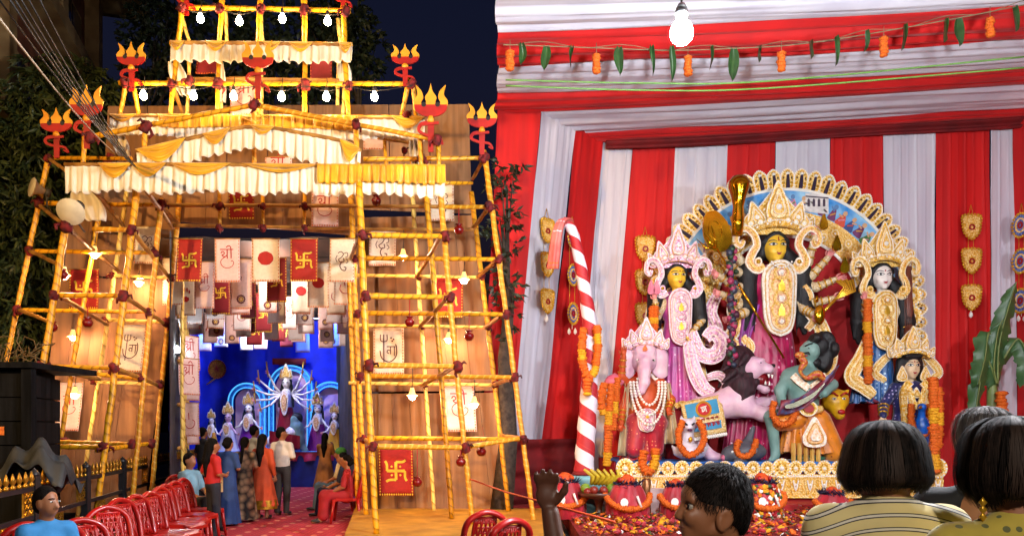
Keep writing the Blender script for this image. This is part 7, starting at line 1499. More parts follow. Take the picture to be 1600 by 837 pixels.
# banana plant at the right
BP = thing('banana_plant', U(1548, 712, 15.2), 'cut banana plant with drooping torn leaves at the right wall', 'plant'); M_ban = pm('banana_leaf', (.05, .13, .035), .4, scale=5, col2=(.03, .085, .025), bump=.2)
mb = MB(); b0 = V3(U(1548, 0, 15.2).x, 15.2, DZ); mb.tube([b0, b0+V3(.05, 0, 1.2), U(1550, 600, 15.2), U(1566, 560, 15.2)], [.14, .12, .09, .05], 10); obj('stem', mb, pm('banana_stem', '#7a8a4a', .5, scale=4), BP)
for pts, w_ in (([(1558, 600), (1560, 540), (1575, 480), (1588, 440)], 30), ([(1555, 595), (1540, 560), (1530, 600), (1522, 660)], 26), ([(1560, 570), (1545, 520), (1538, 560), (1528, 600)], 30), ([(1568, 560), (1590, 530), (1604, 560), (1600, 600)], 26), ([(1556, 600), (1552, 570), (1558, 520), (1566, 500)], 28)):
    sp = [U(x, y, 15.1-.25*i/3) for i, (x, y) in enumerate(pts)]; sp = [Vector(p) for p in smooth2([tuple(p) for p in sp], 6)]; m = len(sp)-1; mb = MB(); wv = w_*15.1/FPX; ph = random.uniform(0, 6)
    def fn(u, v):
        k = v*m; i = min(int(k), m-1); p = sp[i].lerp(sp[i+1], k-i); d = (sp[i+1]-sp[i]).normalized(); s_ = d.cross(V3(0, -1, .15)).normalized(); a = (u-.5)*2; ww = wv*.58*sin(pi*min(.08+v*.9, 1))**.55*(1-.28*((v*7.3+ph) % 1)*abs(a)**2); return tuple(p+s_*a*ww+V3(0, .10*abs(a)+.03*sin(v*25+ph)*abs(a), -.09*abs(a)))
    mb.grid(fn, 10, 48); lf = obj('leaf', mb, M_ban, BP); mb = MB(); mb.tube([p+V3(0, -.02, .01) for p in sp], [.022-.016*i/m for i in range(m+1)], 6); obj('midrib', mb, MATS['banana_stem'], lf)
gar('marigold_garland', 'short thick marigold garland hanging by the banana leaves', [U(1564, 612, 14.9), U(1566, 650, 14.9)], .1)
# ================================================================== BLUE STAGE AT THE END OF THE PASSAGE
DF = 22.3
def Q(x, y, d=0.): s = DF/FPX; return V3((x-HX)*s, DF+d, CZ-(y-HY)*s)
sF = DF/FPX
M_fblue = pm('royal_blue_cloth', '#0c2ad0', .8, scale=2, col2='#0a1fa8'); M_neon = emis('cyan_rope_light', (.08, .45, 1.), 1.3); M_archp = pm('blue_arch_paint', '#5aa8f0', .5, scale=14, col2='#2a78d8', bump=.4); M_rose = pm('rose_panel', '#dcb4d4', .7, scale=4, col2='#c898c4')
BB = thing('blue_backdrop', Q(420, 760, .9), 'bright blue cloth backdrop behind the far stage', 'backdrop')
mb = MB(); mb.grid(lambda u, v: tuple(Q(240+340*u, 470+292*v, .95-.02*sin(u*70))), 90, 4); obj('cloth', mb, M_fblue, BB)
FSG = thing('far_stage', V3(Q(440, 0).x, DF, 0), 'low blue stage with pink cloth edge at passage end', 'stage')
mb = MB(); mb.box((Q(450, 0).x, DF+.25, .5), (1.95, .7, .5)); obj('block', mb, pm('dark_blue_cloth', '#0a2a86', .7, scale=3, col2='#081e64'), FSG)
mb = MB(); mb.grid(lambda u, v: (Q(450, 0).x-2.0+4.0*u, DF-.47-.06*sin(u*48)*v, 1.01-.30*v+.05*abs(sin(u*20))*v), 80, 4); obj('pink_edge', mb, pm('pink_edge_cloth', '#b82a5c', .6, scale=4, col2='#8f1a44'), FSG)
mb = MB(); mb.box((Q(450, 0).x, DF+.22, 1.012), (1.98, .72, .008)); obj('top_cloth', mb, M_archp, FSG)
for x, w_, yt, lab in ((447, 35, 568, 'tall middle blue arch lit with rope light'), (377, 30, 596, 'left blue arch lit with rope light'), (510, 31, 594, 'right blue arch lit with rope light')):
    t = thing('lit_arch', Q(x, 705, .75), lab, 'arch', 'lit arches of the far stage')
    def ol(r, x=x, yt=yt, w_=w_): return [Q(x-r, 705, 0)]+[Q(x+r*cos(a), yt+w_-r*sin(a)*(1 if r == w_ else 1), 0) for a in np.linspace(pi, 0, 19)]+[Q(x+r, 705, 0)]
    A_, B_ = ol(w_), ol(w_-9); mb = MB(); n = len(A_)
    V = [p+V3(0, .55, 0) for p in A_]+[p+V3(0, .45, 0) for p in B_]+[p+V3(0, .75, 0) for p in A_]; mb.add(V, [(i, i+1, n+i+1, n+i) for i in range(n-1)]+[(2*n+i, 2*n+i+1, i+1, i) for i in range(n-1)]); obj('frame', mb, M_archp, t)
    mb = MB(); mb.tube([p+V3(0, .43, 0) for p in ol(w_-1)], .022, 6); obj('rope_light', mb, M_neon, t)
    mb = MB(); mb.tube([p+V3(0, .42, 0) for p in ol(w_-8)], .016, 6); obj('rope_light', mb, M_neon, t)
    mb = MB(); mb.add([p+V3(0, .62, 0) for p in B_], [tuple(range(n))]); obj('panel', mb, M_rose, t)
def small_idol(x, yb, yh, fw_, dress, label, d=0., arms=2, skin=None, lean=0, name='small_statue'):
    """yb: pixel of the feet, yh: pixel of the face middle, fw_: face width in pixels"""
    t = thing(name, Q(x, yb, d), label, 'statue', 'statues on the far stage'); F = Q(x, yh, d); w_ = fw_*sF; h_ = w_*1.3; L = (yb-yh)*sF
    mb = sdf([('e', F, (w_*.5, w_*.5, h_*.5)), ('c', F-V3(0, 0, h_*.4), F-V3(0, 0, h_*.9), w_*.22, w_*.3), ('c', F-V3(0, -.0, h_*1.0), F-V3(0, 0, L*.42), w_*.62, w_*.5)], w_*.16, w_*.15); obj('body', mb, skin or M_wsk, t)
    mb = MB(); [mb.ball(F+V3(sx*w_*.22, -w_*.46, h_*.05), w_*.1, 6, 0, 0, (1.4, .5, .6)) for sx in (-1, 1)]; mb.tube([F+V3(-w_*.1, -w_*.5, -h_*.25), F+V3(w_*.1, -w_*.5, -h_*.25)], w_*.04, 4, 1); obj('face_paint', mb, [M_ink0, M_lip], t)
    mb = sdf([('e', F+V3(0, w_*.25, h_*.1), (w_*.62, w_*.5, h_*.6))]+[('c', F+V3(sx*w_*.55, w_*.1, -h_*.2), F+V3(sx*w_*.85, -w_*.1, -L*.35), w_*.2, w_*.16) for sx in (-1, 1)], w_*.17, w_*.1); obj('hair', mb, M_hair, t)
    mb = MB(); mats = ORN('pale')
    for sx, ww, hh in ((0, 1.0, 1.6), (-.34, .8, 1.05), (.34, .8, 1.05)): plate(mb, frame(F+V3(sx*w_, -w_*.2+abs(sx)*w_*.2, h_*.38), 0, -sx*.5), drop(w_*ww, h_*hh*.9, 0, 0, 3), None, .02, .018, ((1, 0), (.65, 2)), (0, h_*hh*.36))
    obj('crown', mb, mats, t)
    mb = MB(); q = [(a*w_*.62, b*L*.4) for a, b in smooth2([(0, 0), (.5, -.1), (.8, -.4), (.5, -.85), (0, -1), (-.5, -.85), (-.8, -.4), (-.5, -.1)], 3, True)]; plate(mb, frame(F+V3(0, -w_*.85, -h_*.55)), q, None, .02, .02, ((1, 0), (.6, 1)), (0, -L*.2)); obj('breast_ornament', mb, mats, t)
    mb = MB(); mb.grid(lambda u, v: (F.x+lean*sF*v+cos(2*pi*u)*w_*(.75+.75*v)*(1+.08*sin(u*2*pi*11)*v), F.y+sin(2*pi*u)*w_*(.6+.4*v), F.z-L*(.36+.64*v)), 66, 6); obj('skirt', mb, dress, t)
    for k in range(arms):
        sx = -1 if k % 2 == 0 else 1; j = k//2; a = radians(62-26*j) if arms > 2 else radians(-50); s0 = F+V3(sx*w_*.6, 0, -h_*1.0); R_ = L*(.36 if arms > 2 else .3); e_ = s0+V3(sx*cos(a)*R_*.5, -.05, sin(a)*R_*.45-.08); h2 = s0+V3(sx*cos(a)*R_*1.05, -.12, sin(a)*R_*.95)
        mb = MB(); mb.tube([s0, e_, h2], [w_*.17, w_*.14, w_*.1], 7); hand(mb, h2, h2-e_, (0, -1, 0), w_*.6, 1, .6)
        if arms > 2: mb.tube([h2-V3(0, .03, .1), h2+V3(sx*.05, -.03, .35-.05*j)], [.015, .02], 5, 2)
        obj('arm', mb, [skin or M_wsk, M_psk, M_gbead], t)
    return t
small_idol(446, 702, 598, 13, pm('crimson_silk', '#8f0a24', .5, scale=5), 'ten-armed statue in crimson in the middle far arch', .1, 10)
small_idol(385, 705, 638, 12, pm('purple_dress', '#7a1a86', .5, scale=5), 'statue in purple skirt under the left far arch', .2)
small_idol(494, 705, 638, 12, pm('plum_dress', '#8a1f7a', .5, scale=5), 'statue in plum skirt under the right far arch', .2)
small_idol(523, 705, 650, 10, M_yel, 'small statue in yellow skirt at right of far stage', 0)
small_idol(357, 705, 652, 11, M_twht, 'white elephant-headed small statue at left of far stage', 0, 2, M_lil)
small_idol(333, 708, 657, 8, M_yel, 'smallest pale statue in yellow at far left of stage', -.1)
t = thing('small_lion_statue', Q(455, 705, -.3), 'small white lion and demon group before the middle far arch', 'statue', 'statues on the far stage')
mb = sdf([('c', Q(432, 690, -.25), Q(455, 682, -.3), .22, .2), ('e', Q(462, 676, -.35), (.2, .2, .2)), ('c', Q(430, 692, -.25), Q(426, 704, -.25), .12, .09), ('c', Q(452, 688, -.3), Q(462, 704, -.35), .12, .08)], .045, .08); obj('lion', mb, M_wsk, t)
mb = sdf([('c', Q(470, 688, -.3), Q(468, 668, -.3), .2, .2), ('e', Q(466, 656, -.3), (.14, .14, .16)), ('c', Q(472, 690, -.3), Q(482, 704, -.3), .12, .09)], .045, .06); obj('demon', mb, M_gsk, t)
mb = sdf([('e', Q(468, 653, -.25), (.17, .16, .17))], .045, .05); obj('demon_hair', mb, M_hair, t)
mb = MB(); mb.grid(lambda u, v: tuple(Q(430+46*u, 672+20*v+8*u, -.55-.06*sin(u*11))), 16, 5); obj('red_cloth', mb, pm('crimson_silk', '#8f0a24'), t)
for i, (x, lab) in enumerate(((323, 'round red and gold fan on blue backdrop, left'), (543, 'round red and gold fan on blue backdrop, right'))):
    t = thing('fan_ornament', Q(x, 590, .8), lab, 'fan', 'fans on the blue backdrop'); fr = frame(Q(x, 573, .8)); mb = MB(); mb.extrude(fr, arc(0, 0, .27, .29, 0, 360, 28)[:-1], 0, .03); obj('disc', mb, M_redp, t)
    mb = MB(); mb.extrude(fr, arc(0, 0, .22, .24, 0, 360, 24)[:-1], .031, .04)
    for k in range(26): mb.bead(fr[0]+V3(.25*cos(k*pi/13), -.04, .27*sin(k*pi/13)), .022)
    obj('gold_face', mb, M_gold, t); mb = MB(); [mb.stroke(fr, [(0.02*cos(k), 0), (.2*cos(k*pi/8), .22*sin(k*pi/8))], .012, .041, .05) for k in range(16)]; obj('spokes', mb, M_redp, t)
    mb = MB(); mb.tube([Q(x, 586, .78), Q(x+(-17 if i == 0 else 17), 598, .78)], .02, 6); obj('handle', mb, M_bam, t)
mb = MB(); mb.grid(lambda u, v: tuple(Q(414+54*u, 556+10*v, .7+.02*sin(u*9))), 12, 2); o = obj('red_pelmet', mb, M_dred, label='small red cloth strip above the middle far arch', cat='cloth'); o.modifiers.new('Solidify', 'SOLIDIFY').thickness = .01
# assumed blue stage lamps, an added white lamp and added fill bulbs along the passage ceiling
M_bl = emis('assumed_blue_lamp_glow', (.03, .14, 1.), 560.); M_wl = emis('added_white_lamp_glow', (.75, .8, 1.), 800.); M_wb = emis('passage_fill_glow', (1, .80, .70), 1500.)
for i, (X, Y, Z) in enumerate(((-8.6, 20.9, 4.72), (-5.3, 20.9, 4.72), (-7.0, 20.7, 4.75))):
    t = thing('added_stage_lamp', (X, Y, Z), ('assumed blue stage lamp under passage ceiling, left', 'assumed blue stage lamp under passage ceiling, right', 'added white stage lamp under passage ceiling, middle')[i], 'lamp', 'added stage lamps'); mb = MB(); mb.lathe([(.13, 0), (.14, .02), (.14, .26), (.06, .34), (0, .35)], (X, Y, Z), 14, axis=(0, -.6, .8)); obj('housing', mb, M_black, t); mb = MB(); mb.lathe([(0, -.012), (.12, -.012), (.12, -.004), (0, -.002)], (X, Y, Z), 14, axis=(0, -.6, .8)); obj('lens', mb, M_wl if i == 2 else M_bl, t)
for i, (X, Y, Z) in enumerate(((-4.6, 14.35, 4.78), (-5.4, 16.8, 4.78), (-6.2, 19.5, 4.78))):
    t = thing('passage_fill_bulb', (X, Y, Z), f'added fill bulb among the passage flags, {ORD[i]} from the street', 'bulb', 'bulbs in the passage'); mb = MB(); mb.ball((X, Y, Z), .05, 10); obj('glass', mb, M_wb, t); mb = MB(); mb.lathe([(.025, .045), (.025, .12), (0, .13)], (X, Y, Z), 8); obj('socket', mb, M_sock, t)
# ================================================================== PEOPLE
SK = [pm('skin_brown', '#9a6240', .5, scale=10, var=.08, trans=.08), pm('skin_tan', '#a4704a', .5, scale=10, var=.08, trans=.08), pm('skin_dark', '#5e3624', .5, scale=10, var=.08, trans=.08)]
M_hp = pm('black_hair', (.007, .005, .004), .8, kind='grain', scale=80, var=.5, bump=.5, spec=.1); M_shoe = pm('dark_shoe', (.02, .018, .016), .5)
def cl(name, c, **k): return pm(name, c, .8, scale=6, var=.15, bump=.15, bscale=20, **k)
def person(label, base, rz, H, top, bottom, style='trousers', hair='short', pose='stand', arms=('down', 'down'), res=.024, skin=None, sleeve=.45, head=True, lean=0., hcol=None, headturn=0., hdz=0., cut=(), flesh=()):
    """one figure, built facing -Y then turned by rz; H is its standing height"""
    t = thing('person', base, label, 'person'); WL[t.name] = Vector((0, 0, 0)); skin = skin or SK[0]; k = H/1.7; sit = pose == 'sit'; dz = -.43 if sit else 0.
    def T(x, y, z): return V3(x, y, z)*k
    def B(x, y, z): return V3(x, y+(lean*(z-.9)), z+dz)*k         # torso point
    body = []
    if head:
        Rt = Matrix.Rotation(headturn, 3, 'Z'); hc = B(0, -.01, 1.585)+V3(0, 0, hdz)
        def Hd(x, y, z): return hc+Rt @ (V3(x, y, z)*k)
        body += [('e', Hd(0, .01, .02), (.076*k, .095*k, .1*k)), ('e', Hd(0, -.02, -.045), (.06*k, .07*k, .07*k)), ('c', Hd(0, -.088, .0), Hd(0, -.105, -.03), .012*k, .016*k), ('e', Hd(.08, .01, -.01), (.012*k, .025*k, .035*k)), ('e', Hd(-.08, .01, -.01), (.012*k, .025*k, .035*k)), ('c', B(0, .01, 1.5), B(0, .02, 1.38), .052*k, .06*k)]
    AP = {'down': ((.225, .03, 1.11), (.235, -.05, .86), (0, -.2, -1)), 'fold': ((.23, .0, 1.12), (.06, -.2, 1.08), (-1, -.3, .1)), 'pray': ((.2, -.08, 1.13), (.04, -.22, 1.22), (-.3, -.3, 1)), 'phone': ((.2, -.12, 1.14), (.11, -.3, 1.36), (-.2, -.3, 1)), 'lap': ((.22, -.06, 1.12), (.1, -.3, 1.0), (-.4, -1, -.2)), 'hip': ((.27, .06, 1.14), (.16, -.08, .98), (-.5, -.5, -.5)), 'raise': ((.24, -.16, 1.3), (.22, -.22, 1.55), (0, -.1, 1))}
    HB = MB(); slv = []
    for sx, ap in zip((-1, 1), arms):
        e_, w_, d_ = AP[ap]; sh = B(sx*.165, .01, 1.36); el = B(sx*e_[0], e_[1], e_[2]); wr = B(sx*w_[0], w_[1], w_[2])
        body += [('c', sh, el, .047*k, .039*k), ('c', el, wr, .039*k, .027*k)]; hand(HB, wr, (d_[0]*sx, d_[1], d_[2]), (-sx*.8, -.4, 0), .17*k, 0, .7)
        f = min(sleeve*2, 1); slv.append(('c', sh, sh.lerp(el, f), .062*k, .056*k))
        if sleeve > .5: slv.append(('c', el, el.lerp(wr, (sleeve-.5)*2), .056*k, .043*k))
    hip, knee, ank, toe = [], [], [], []
    for sx in (-1, 1):
        if sit: hip.append(T(sx*.09, .02, .5)); knee.append(T(sx*.11, -.42, .52)); ank.append(T(sx*.12, -.44-.04*sx, .09)); toe.append(T(sx*.13, -.58-.04*sx, .04))
        else: hip.append(T(sx*.085, 0, .9)); knee.append(T(sx*.09, -.015, .49)); ank.append(T(sx*.095, .02, .09)); toe.append(T(sx*.11, -.12, .035))
    for i in (0, 1): body += [('c', hip[i], knee[i], .075*k, .055*k), ('c', knee[i], ank[i], .052*k, .035*k), ('c', ank[i]-V3(0, -.01, .035)*k, toe[i], .036*k, .03*k)]
    body += [('e', B(0, .01, 1.2), (.14*k, .09*k, .2*k)), ('e', B(0, .01, .95), (.14*k, .1*k, .12*k))]
    mb = sdf(body+list(flesh), res*k, .03); merge(mb, HB, 0); obj('body', mb, skin, t)
    mb = sdf([('e', B(0, .012, 1.17), (.168*k, .118*k, .225*k)), ('c', B(0, .02, 1.40), B(-.155, .01, 1.345), .062*k, .062*k), ('c', B(0, .02, 1.40), B(.155, .01, 1.345), .062*k, .062*k), ('e', B(0, .01, 1.0), (.158*k, .122*k, .17*k))]+slv+list(cut), res*k, .04); obj('shirt' if style != 'dress' else 'bodice', mb, top, t)
    if style == 'trousers':
        pr = [('e', B(0, .01, .93), (.155*k, .118*k, .12*k))]
        for i in (0, 1): pr += [('c', hip[i], knee[i], .09*k, .072*k), ('c', knee[i], ank[i]+V3(0, 0, .0), .07*k, .058*k)]
        mb = sdf(pr, res*k, .03); obj('trousers', mb, bottom, t)
    else:
        z0, z1, r1 = (1.08, .28, .30) if style == 'dress' else (1.0, .06, .25)
        if sit:
            pr = [('e', B(0, .0, .93), (.17*k, .14*k, .14*k)), ('c', T(-.08, 0, .52), T(-.1, -.4, .53), .11*k, .1*k), ('c', T(.08, 0, .52), T(.1, -.4, .53), .11*k, .1*k), ('c', T(-.1, -.4, .5), T(-.11, -.42, .16), .1*k, .11*k), ('c', T(.1, -.4, .5), T(.11, -.42, .16), .1*k, .11*k)]; mb = sdf(pr, res*k, .05)
        else:
            mb = MB(); mb.grid(lambda u, v: tuple(V3(cos(2*pi*u)*(.15+(r1-.15)*v)*(1+.07*v*sin(u*2*pi*9+1)), .01+sin(2*pi*u)*(.118+(r1*.85-.118)*v)*(1+.07*v*sin(u*2*pi*9+1)), z0+(z1-z0)*v)*k), 54, 10)
        obj('skirt', mb, bottom, t)
    mb = MB()
    for i in (0, 1): mb.ball((ank[i]+toe[i])/2-V3(0, 0, .008*k), .062*k, 8, 0, 0, (.72, 1.75, .6))
    obj('shoes', mb, M_shoe, t, kind='stuff')
    if head and hair != 'none':
        pr = [('e', Hd(0, .03, .04), (.087*k, .1*k, .1*k)), ('e', Hd(0, .055, -.01), (.08*k, .065*k, .09*k))]
        if hair == 'long': pr += [('c', Hd(0, .08, .0), B(0, .11, 1.34), .075*k, .075*k), ('c', B(0, .11, 1.34), B(0, .12, 1.08), .075*k, .03*k)]
        if hair == 'bun': pr += [('e', Hd(0, .13, .0), (.05*k, .045*k, .05*k))]
        if hair == 'tail': pr += [('c', Hd(0, .1, .0), B(.02, .13, 1.2), .04*k, .03*k)]
        pr += [('e', Hd(0, -.075, -.03), (.07*k, .06*k, .085*k), 's')]
        mb = sdf(pr, min(res, .018)*k, .025); obj('hair', mb, hcol or M_hp, t)
    if head and hair != 'none' and res <= .015:
        mb = MB(); mb2 = MB()
        for sx in (-1, 1): mb.ball(Hd(sx*.032, -.078, .012), .012*k, 8, 0, 0, (1.3, .6, .6)); mb.ball(Hd(sx*.032, -.085, .012), .006*k, 6, 1); mb2.tube([Hd(sx*.014, -.092, .034), Hd(sx*.035, -.088, .04), Hd(sx*.055, -.07, .034)], .004*k, 5)
        mb2.tube([Hd(-.028, -.085, -.045), Hd(0, -.096, -.04), Hd(.028, -.085, -.045)], [.003, .006, .003], 5); obj('eyes', mb, [M_eyew, M_ink0], t, kind='stuff'); obj('brows_and_moustache', mb2, M_hp, t, kind='stuff')
    t.rotation_euler = (0, 0, rz); WL[t.name] = Vector(base)
    return t
def add_part(t, name, mb, mat):       # part given in the figure's own upright frame
    w_ = WL[t.name]; WL[t.name] = Vector((0, 0, 0)); o = obj(name, mb, mat, t); WL[t.name] = w_; return o
def at(x, D, z=0.): return V3((x-HX)/FPX*D, D, z)
C_red = cl('red_tshirt', '#b4181c'); C_dnm = cl('dark_denim', '#141826'); C_wht = cl('white_shirt', '#d6cdc0'); C_gry = cl('grey_trousers', '#3a3634'); C_org = cl('orange_dress_cloth', '#b8441c'); C_blk = cl('black_cloth', '#101014'); C_lbl = cl('light_blue_shirt', '#7db0c8'); C_blu = cl('blue_sari', '#1f3f78'); C_crm = cl('cream_shirt', '#d8c49a'); C_tan = cl('tan_dress_cloth', '#a8703c'); C_jean = cl('blue_jeans', '#4a6078'); C_rd2 = cl('crimson_dress', '#9c1420'); C_pat = pm('black_beige_print', '#1a1618', .8, kind='voronoi', scale=9, col2='#a88a6a'); C_grn = cl('green_scarf', '#3f8a3a'); C_navy = cl('navy_cloth', '#151c3a')
p = person('woman in red t-shirt with long dark hair near the chairs', at(333, 11.5), 2.35, 1.5, C_red, C_dnm, 'trousers', 'long', arms=('fold', 'hip'), res=.02)
mb = MB(); mb.box((.2, -.1, .82), (.05, .12, .13)); mb.tube([(.2, -.18, .95), (.13, -.1, 1.2), (-.05, .1, 1.25)], .01, 5); add_part(p, 'handbag', mb, cl('cream_bag', '#c8a468'))
person('man in black seen dark against the blue backdrop', at(318, 18.0), 2.6, 1.68, C_blk, C_blk)
person('seated man in light blue shirt beside the fence', at(297, 12.4), 1.2, 1.68, C_lbl, C_blk, pose='sit', arms=('lap', 'lap')); dup(CH0, at(296, 12.45), -.35, 'red chair under the seated man in light blue')
person('woman in blue sari standing behind woman in red', at(357, 13.1), 2.8, 1.5, C_blu, C_blu, 'sari', 'bun', arms=('fold', 'down'))
person('woman in black and beige print dress', at(383, 13.7), 3.0, 1.5, C_pat, C_pat, 'sari', 'tail', arms=('fold', 'fold'))
p = person('woman in long orange dress with dark hair down', at(411, 14.1), 2.9, 1.55, C_org, C_org, 'dress', 'long', sleeve=.9); mb = MB(); mb.grid(lambda u, v: (cos(2*pi*u)*(.262+.01*v), .01+sin(2*pi*u)*(.225+.01*v), .36-.16*v), 40, 2); add_part(p, 'gold_hem', mb, M_gold)
p = person('man in white shirt and grey trousers seen from behind', at(441, 14.7), 2.95, 1.68, C_wht, C_gry, arms=('fold', 'down'), headturn=-.9, res=.02)
person('man in cream shirt near the far stage', at(398, 17.2), 2.4, 1.72, C_crm, C_gry, arms=('fold', 'fold'))
person('woman in tan dress raising her phone at the stage', at(508, 18.6), 3.1, 1.55, C_tan, C_tan, 'dress', 'long', arms=('phone', 'phone'))
p = person('seated person in jeans with green scarf, right of passage', at(531, 15.6), -1.45, 1.68, C_crm, C_jean, pose='sit', arms=('lap', 'lap')); mb = MB(); mb.ball((0, .02, 1.2), .12, 10, 0, .05, (1, 1, .75)); add_part(p, 'head_scarf', mb, C_grn)
dup(CH0, at(533, 15.6), pi+.1, 'red chair under the person in jeans')
person('seated person in navy beside the person in jeans', at(535, 14.6), -1.4, 1.6, C_navy, C_navy, pose='sit', arms=('lap', 'lap')); dup(CH0, at(537, 14.6), pi+.1, 'red chair under the seated person in navy')
person('seated woman in crimson nearest the right tower', at(541, 13.6), -1.35, 1.58, C_rd2, C_rd2, 'sari', 'bun', pose='sit', arms=('lap', 'lap')); dup(CH0, at(543, 13.6), pi+.1, 'red chair under the woman in crimson')
MAN = person('seated man in blue shirt at lower left corner', at(74, 5.9), .95, 1.6, cl('blue_shirt', '#2f7fb8'), C_dnm, pose='sit', arms=('lap', 'lap'), res=.014, headturn=.3); dup(CH0, at(70, 5.95), -.6, 'red chair under the man in blue')
# ------------------------------------------------------------------ spectators close to the camera
def strands(prof, nth, C, seed, n=2600, width=.0012, th=(0, 2*pi), sy=1.12, hem=.012, wob=.004):
    """hair strands down a profile [(r,z)...] around C"""
    r = random.Random(seed); mb = MB(); pz = [p[1] for p in prof][::-1]; pr = [p[0] for p in prof][::-1]
    cl_ = [(2*pi*q/76+r.uniform(-.05, .05), r.gauss(0, .0045), r.uniform(-.02, .014), r.choice((0, 0, 1, 2))) for q in range(76)]
    for i in range(n):
        cA, cO, cH, cM = r.choice(cl_); a = cA+r.gauss(0, .045); z0 = prof[0][1]; s0 = r.uniform(0, .5)**1.5*.9; e = prof[-1][1]+r.uniform(-hem*.5, hem)+cH+.02*max(0, sin(a))**2*(len(prof) > 8); off = r.gauss(0, .0022)+cO+(r.uniform(0, .012) if r.random() < .03 else 0); ph = r.uniform(0, 6); tw = r.uniform(-.16, .16); V = []; m = 12
        for j in range(m+1):
            s = s0+(1-s0)*j/m; k = s*(len(prof)-1); q = min(int(k), len(prof)-2); f = k-q; R_ = prof[q][0]*(1-f)+prof[q+1][0]*f+off; z = prof[q][1]*(1-f)+prof[q+1][1]*f
            if s > .85: z += (e-prof[-1][1])*(s-.85)/.15
            b = a+tw*s+wob*sin(s*9+ph)*6; t_ = width*(1-.6*s); P0 = Vector((R_*cos(b), R_*sin(b)*sy, z)); d = Vector((-sin(b), cos(b), 0))*t_; V += [Vector(C)+P0-d, Vector(C)+P0+d]
        mb.add(V, [(2*j, 2*j+1, 2*j+3, 2*j+2) for j in range(m)], cM, True)
    return mb
M_strand = pm('hair_strand', (.020, .012, .009), .65, scale=40, col2=(.006, .0045, .004), spec=.12)
M_strand2 = pm('hair_strand_dark', (.008, .005, .004), .7, spec=.1); M_strand3 = pm('hair_strand_brown', (.034, .019, .013), .6, spec=.15)
M_gh = pm('grey_hair', (.16, .14, .13), .6, kind='grain', scale=80, col2=(.05, .045, .045), bump=.5, spec=.2); M_gh2 = pm('dark_grey_hair', (.05, .045, .045), .7, spec=.1)
def bob(t, C, prof, seed, hcol, back=True, sy=1.08, n=4600):
    """C in the figure's frame; open towards the face (-Y)"""
    mb = MB(); mb.lathe([(max(r-.008, 0), z*.97+.004) for r, z in prof], C, 40, sy=sy); add_part(t, 'hair', mb, hcol)
    o = add_part(t, 'hair_strands', strands(prof, 0, C, seed, n, th=(0, 2*pi), sy=sy), [M_strand, M_strand2, M_strand3] if hcol is not M_gh else [M_gh, M_gh2, M_gh]); o['kind'] = 'stuff'
def stripe_mat():
    m = bpy.data.materials.new('striped_tshirt'); m.use_nodes = True; t = m.node_tree; N = t.nodes; L = t.links; b = N['Principled BSDF']; b.inputs['Roughness'].default_value = .85
    tc = N.new('ShaderNodeTexCoord'); sx = N.new('ShaderNodeSeparateXYZ'); L.new(tc.outputs['Object'], sx.inputs[0]); a = N.new('ShaderNodeMath'); a.operation = 'MULTIPLY'; a.inputs[1].default_value = 26.; x2 = N.new('ShaderNodeMath'); x2.operation = 'MULTIPLY'; L.new(sx.outputs[0], x2.inputs[0]); L.new(sx.outputs[0], x2.inputs[1]); x3 = N.new('ShaderNodeMath'); x3.operation = 'MULTIPLY_ADD'; L.new(x2.outputs[0], x3.inputs[0]); x3.inputs[1].default_value = 1.1; L.new(sx.outputs[2], x3.inputs[2]); L.new(x3.outputs[0], a.inputs[0]); f = N.new('ShaderNodeMath'); f.operation = 'FRACT'; L.new(a.outputs[0], f.inputs[0])
    r = N.new('ShaderNodeValToRGB'); r.color_ramp.interpolation = 'CONSTANT'; e = r.color_ramp.elements; e[0].color = (.62, .50, .22, 1); e[1].position = .62; e[1].color = (.03, .025, .03, 1)
    for p_, c in ((.70, (.6, .55, .45, 1)), (.86, (.03, .025, .03, 1)), (.93, (.62, .5, .22, 1))): q = e.new(p_); q.color = c
    L.new(f.outputs[0], r.inputs[0]); L.new(r.outputs[0], b.inputs['Base Color']); nz = N.new('ShaderNodeTexNoise'); nz.inputs['Scale'].default_value = 9; L.new(tc.outputs['Object'], nz.inputs['Vector']); bp = N.new('ShaderNodeBump'); bp.inputs['Strength'].default_value = .6; bp.inputs['Distance'].default_value = .03; L.new(nz.outputs['Fac'], bp.inputs['Height']); L.new(bp.outputs[0], b.inputs['Normal']); return m
W1 = person('woman with black bob in cream t-shirt with dark stripes', at(1383, 2.2), pi-.05, 1.715, stripe_mat(), C_dnm, hair='none', res=.012, skin=SK[0], sleeve=.42, hdz=-.057)
BOB = [(0, .104), (.04, .098), (.076, .077), (.098, .044), (.109, .0), (.116, -.035), (.118, -.06), (.112, -.08), (.097, -.092)]
bob(W1, (0, .0, 1.573), BOB, 1, M_hp)
C_kur = brocade('olive_print_kurta', '#bfa83c', '#5a5a30', 30, .26, .8)
W2 = person('woman with dark hair in printed olive yellow top', at(1580, 1.95), pi+.1, 1.69, C_kur, C_dnm, hair='none', res=.012, skin=SK[0], hdz=-.03)
M_hp2 = pm('dark_brown_hair', (.022, .010, .011), .75, kind='grain', scale=80, var=.5, bump=.5, spec=.12)
bob(W2, (0, 0, 1.573), [(0, .112), (.042, .106), (.08, .084), (.1, .05), (.11, .0), (.113, -.04), (.109, -.07), (.098, -.092), (.082, -.103)], 2, M_hp2)
mb = MB(); [mb.lathe([(0, -.012), (.01, 0), (0, .014)], (.1, .03, 1.468-.018*i), 8) for i in range(3)]; add_part(W2, 'earring', mb, M_gbead)
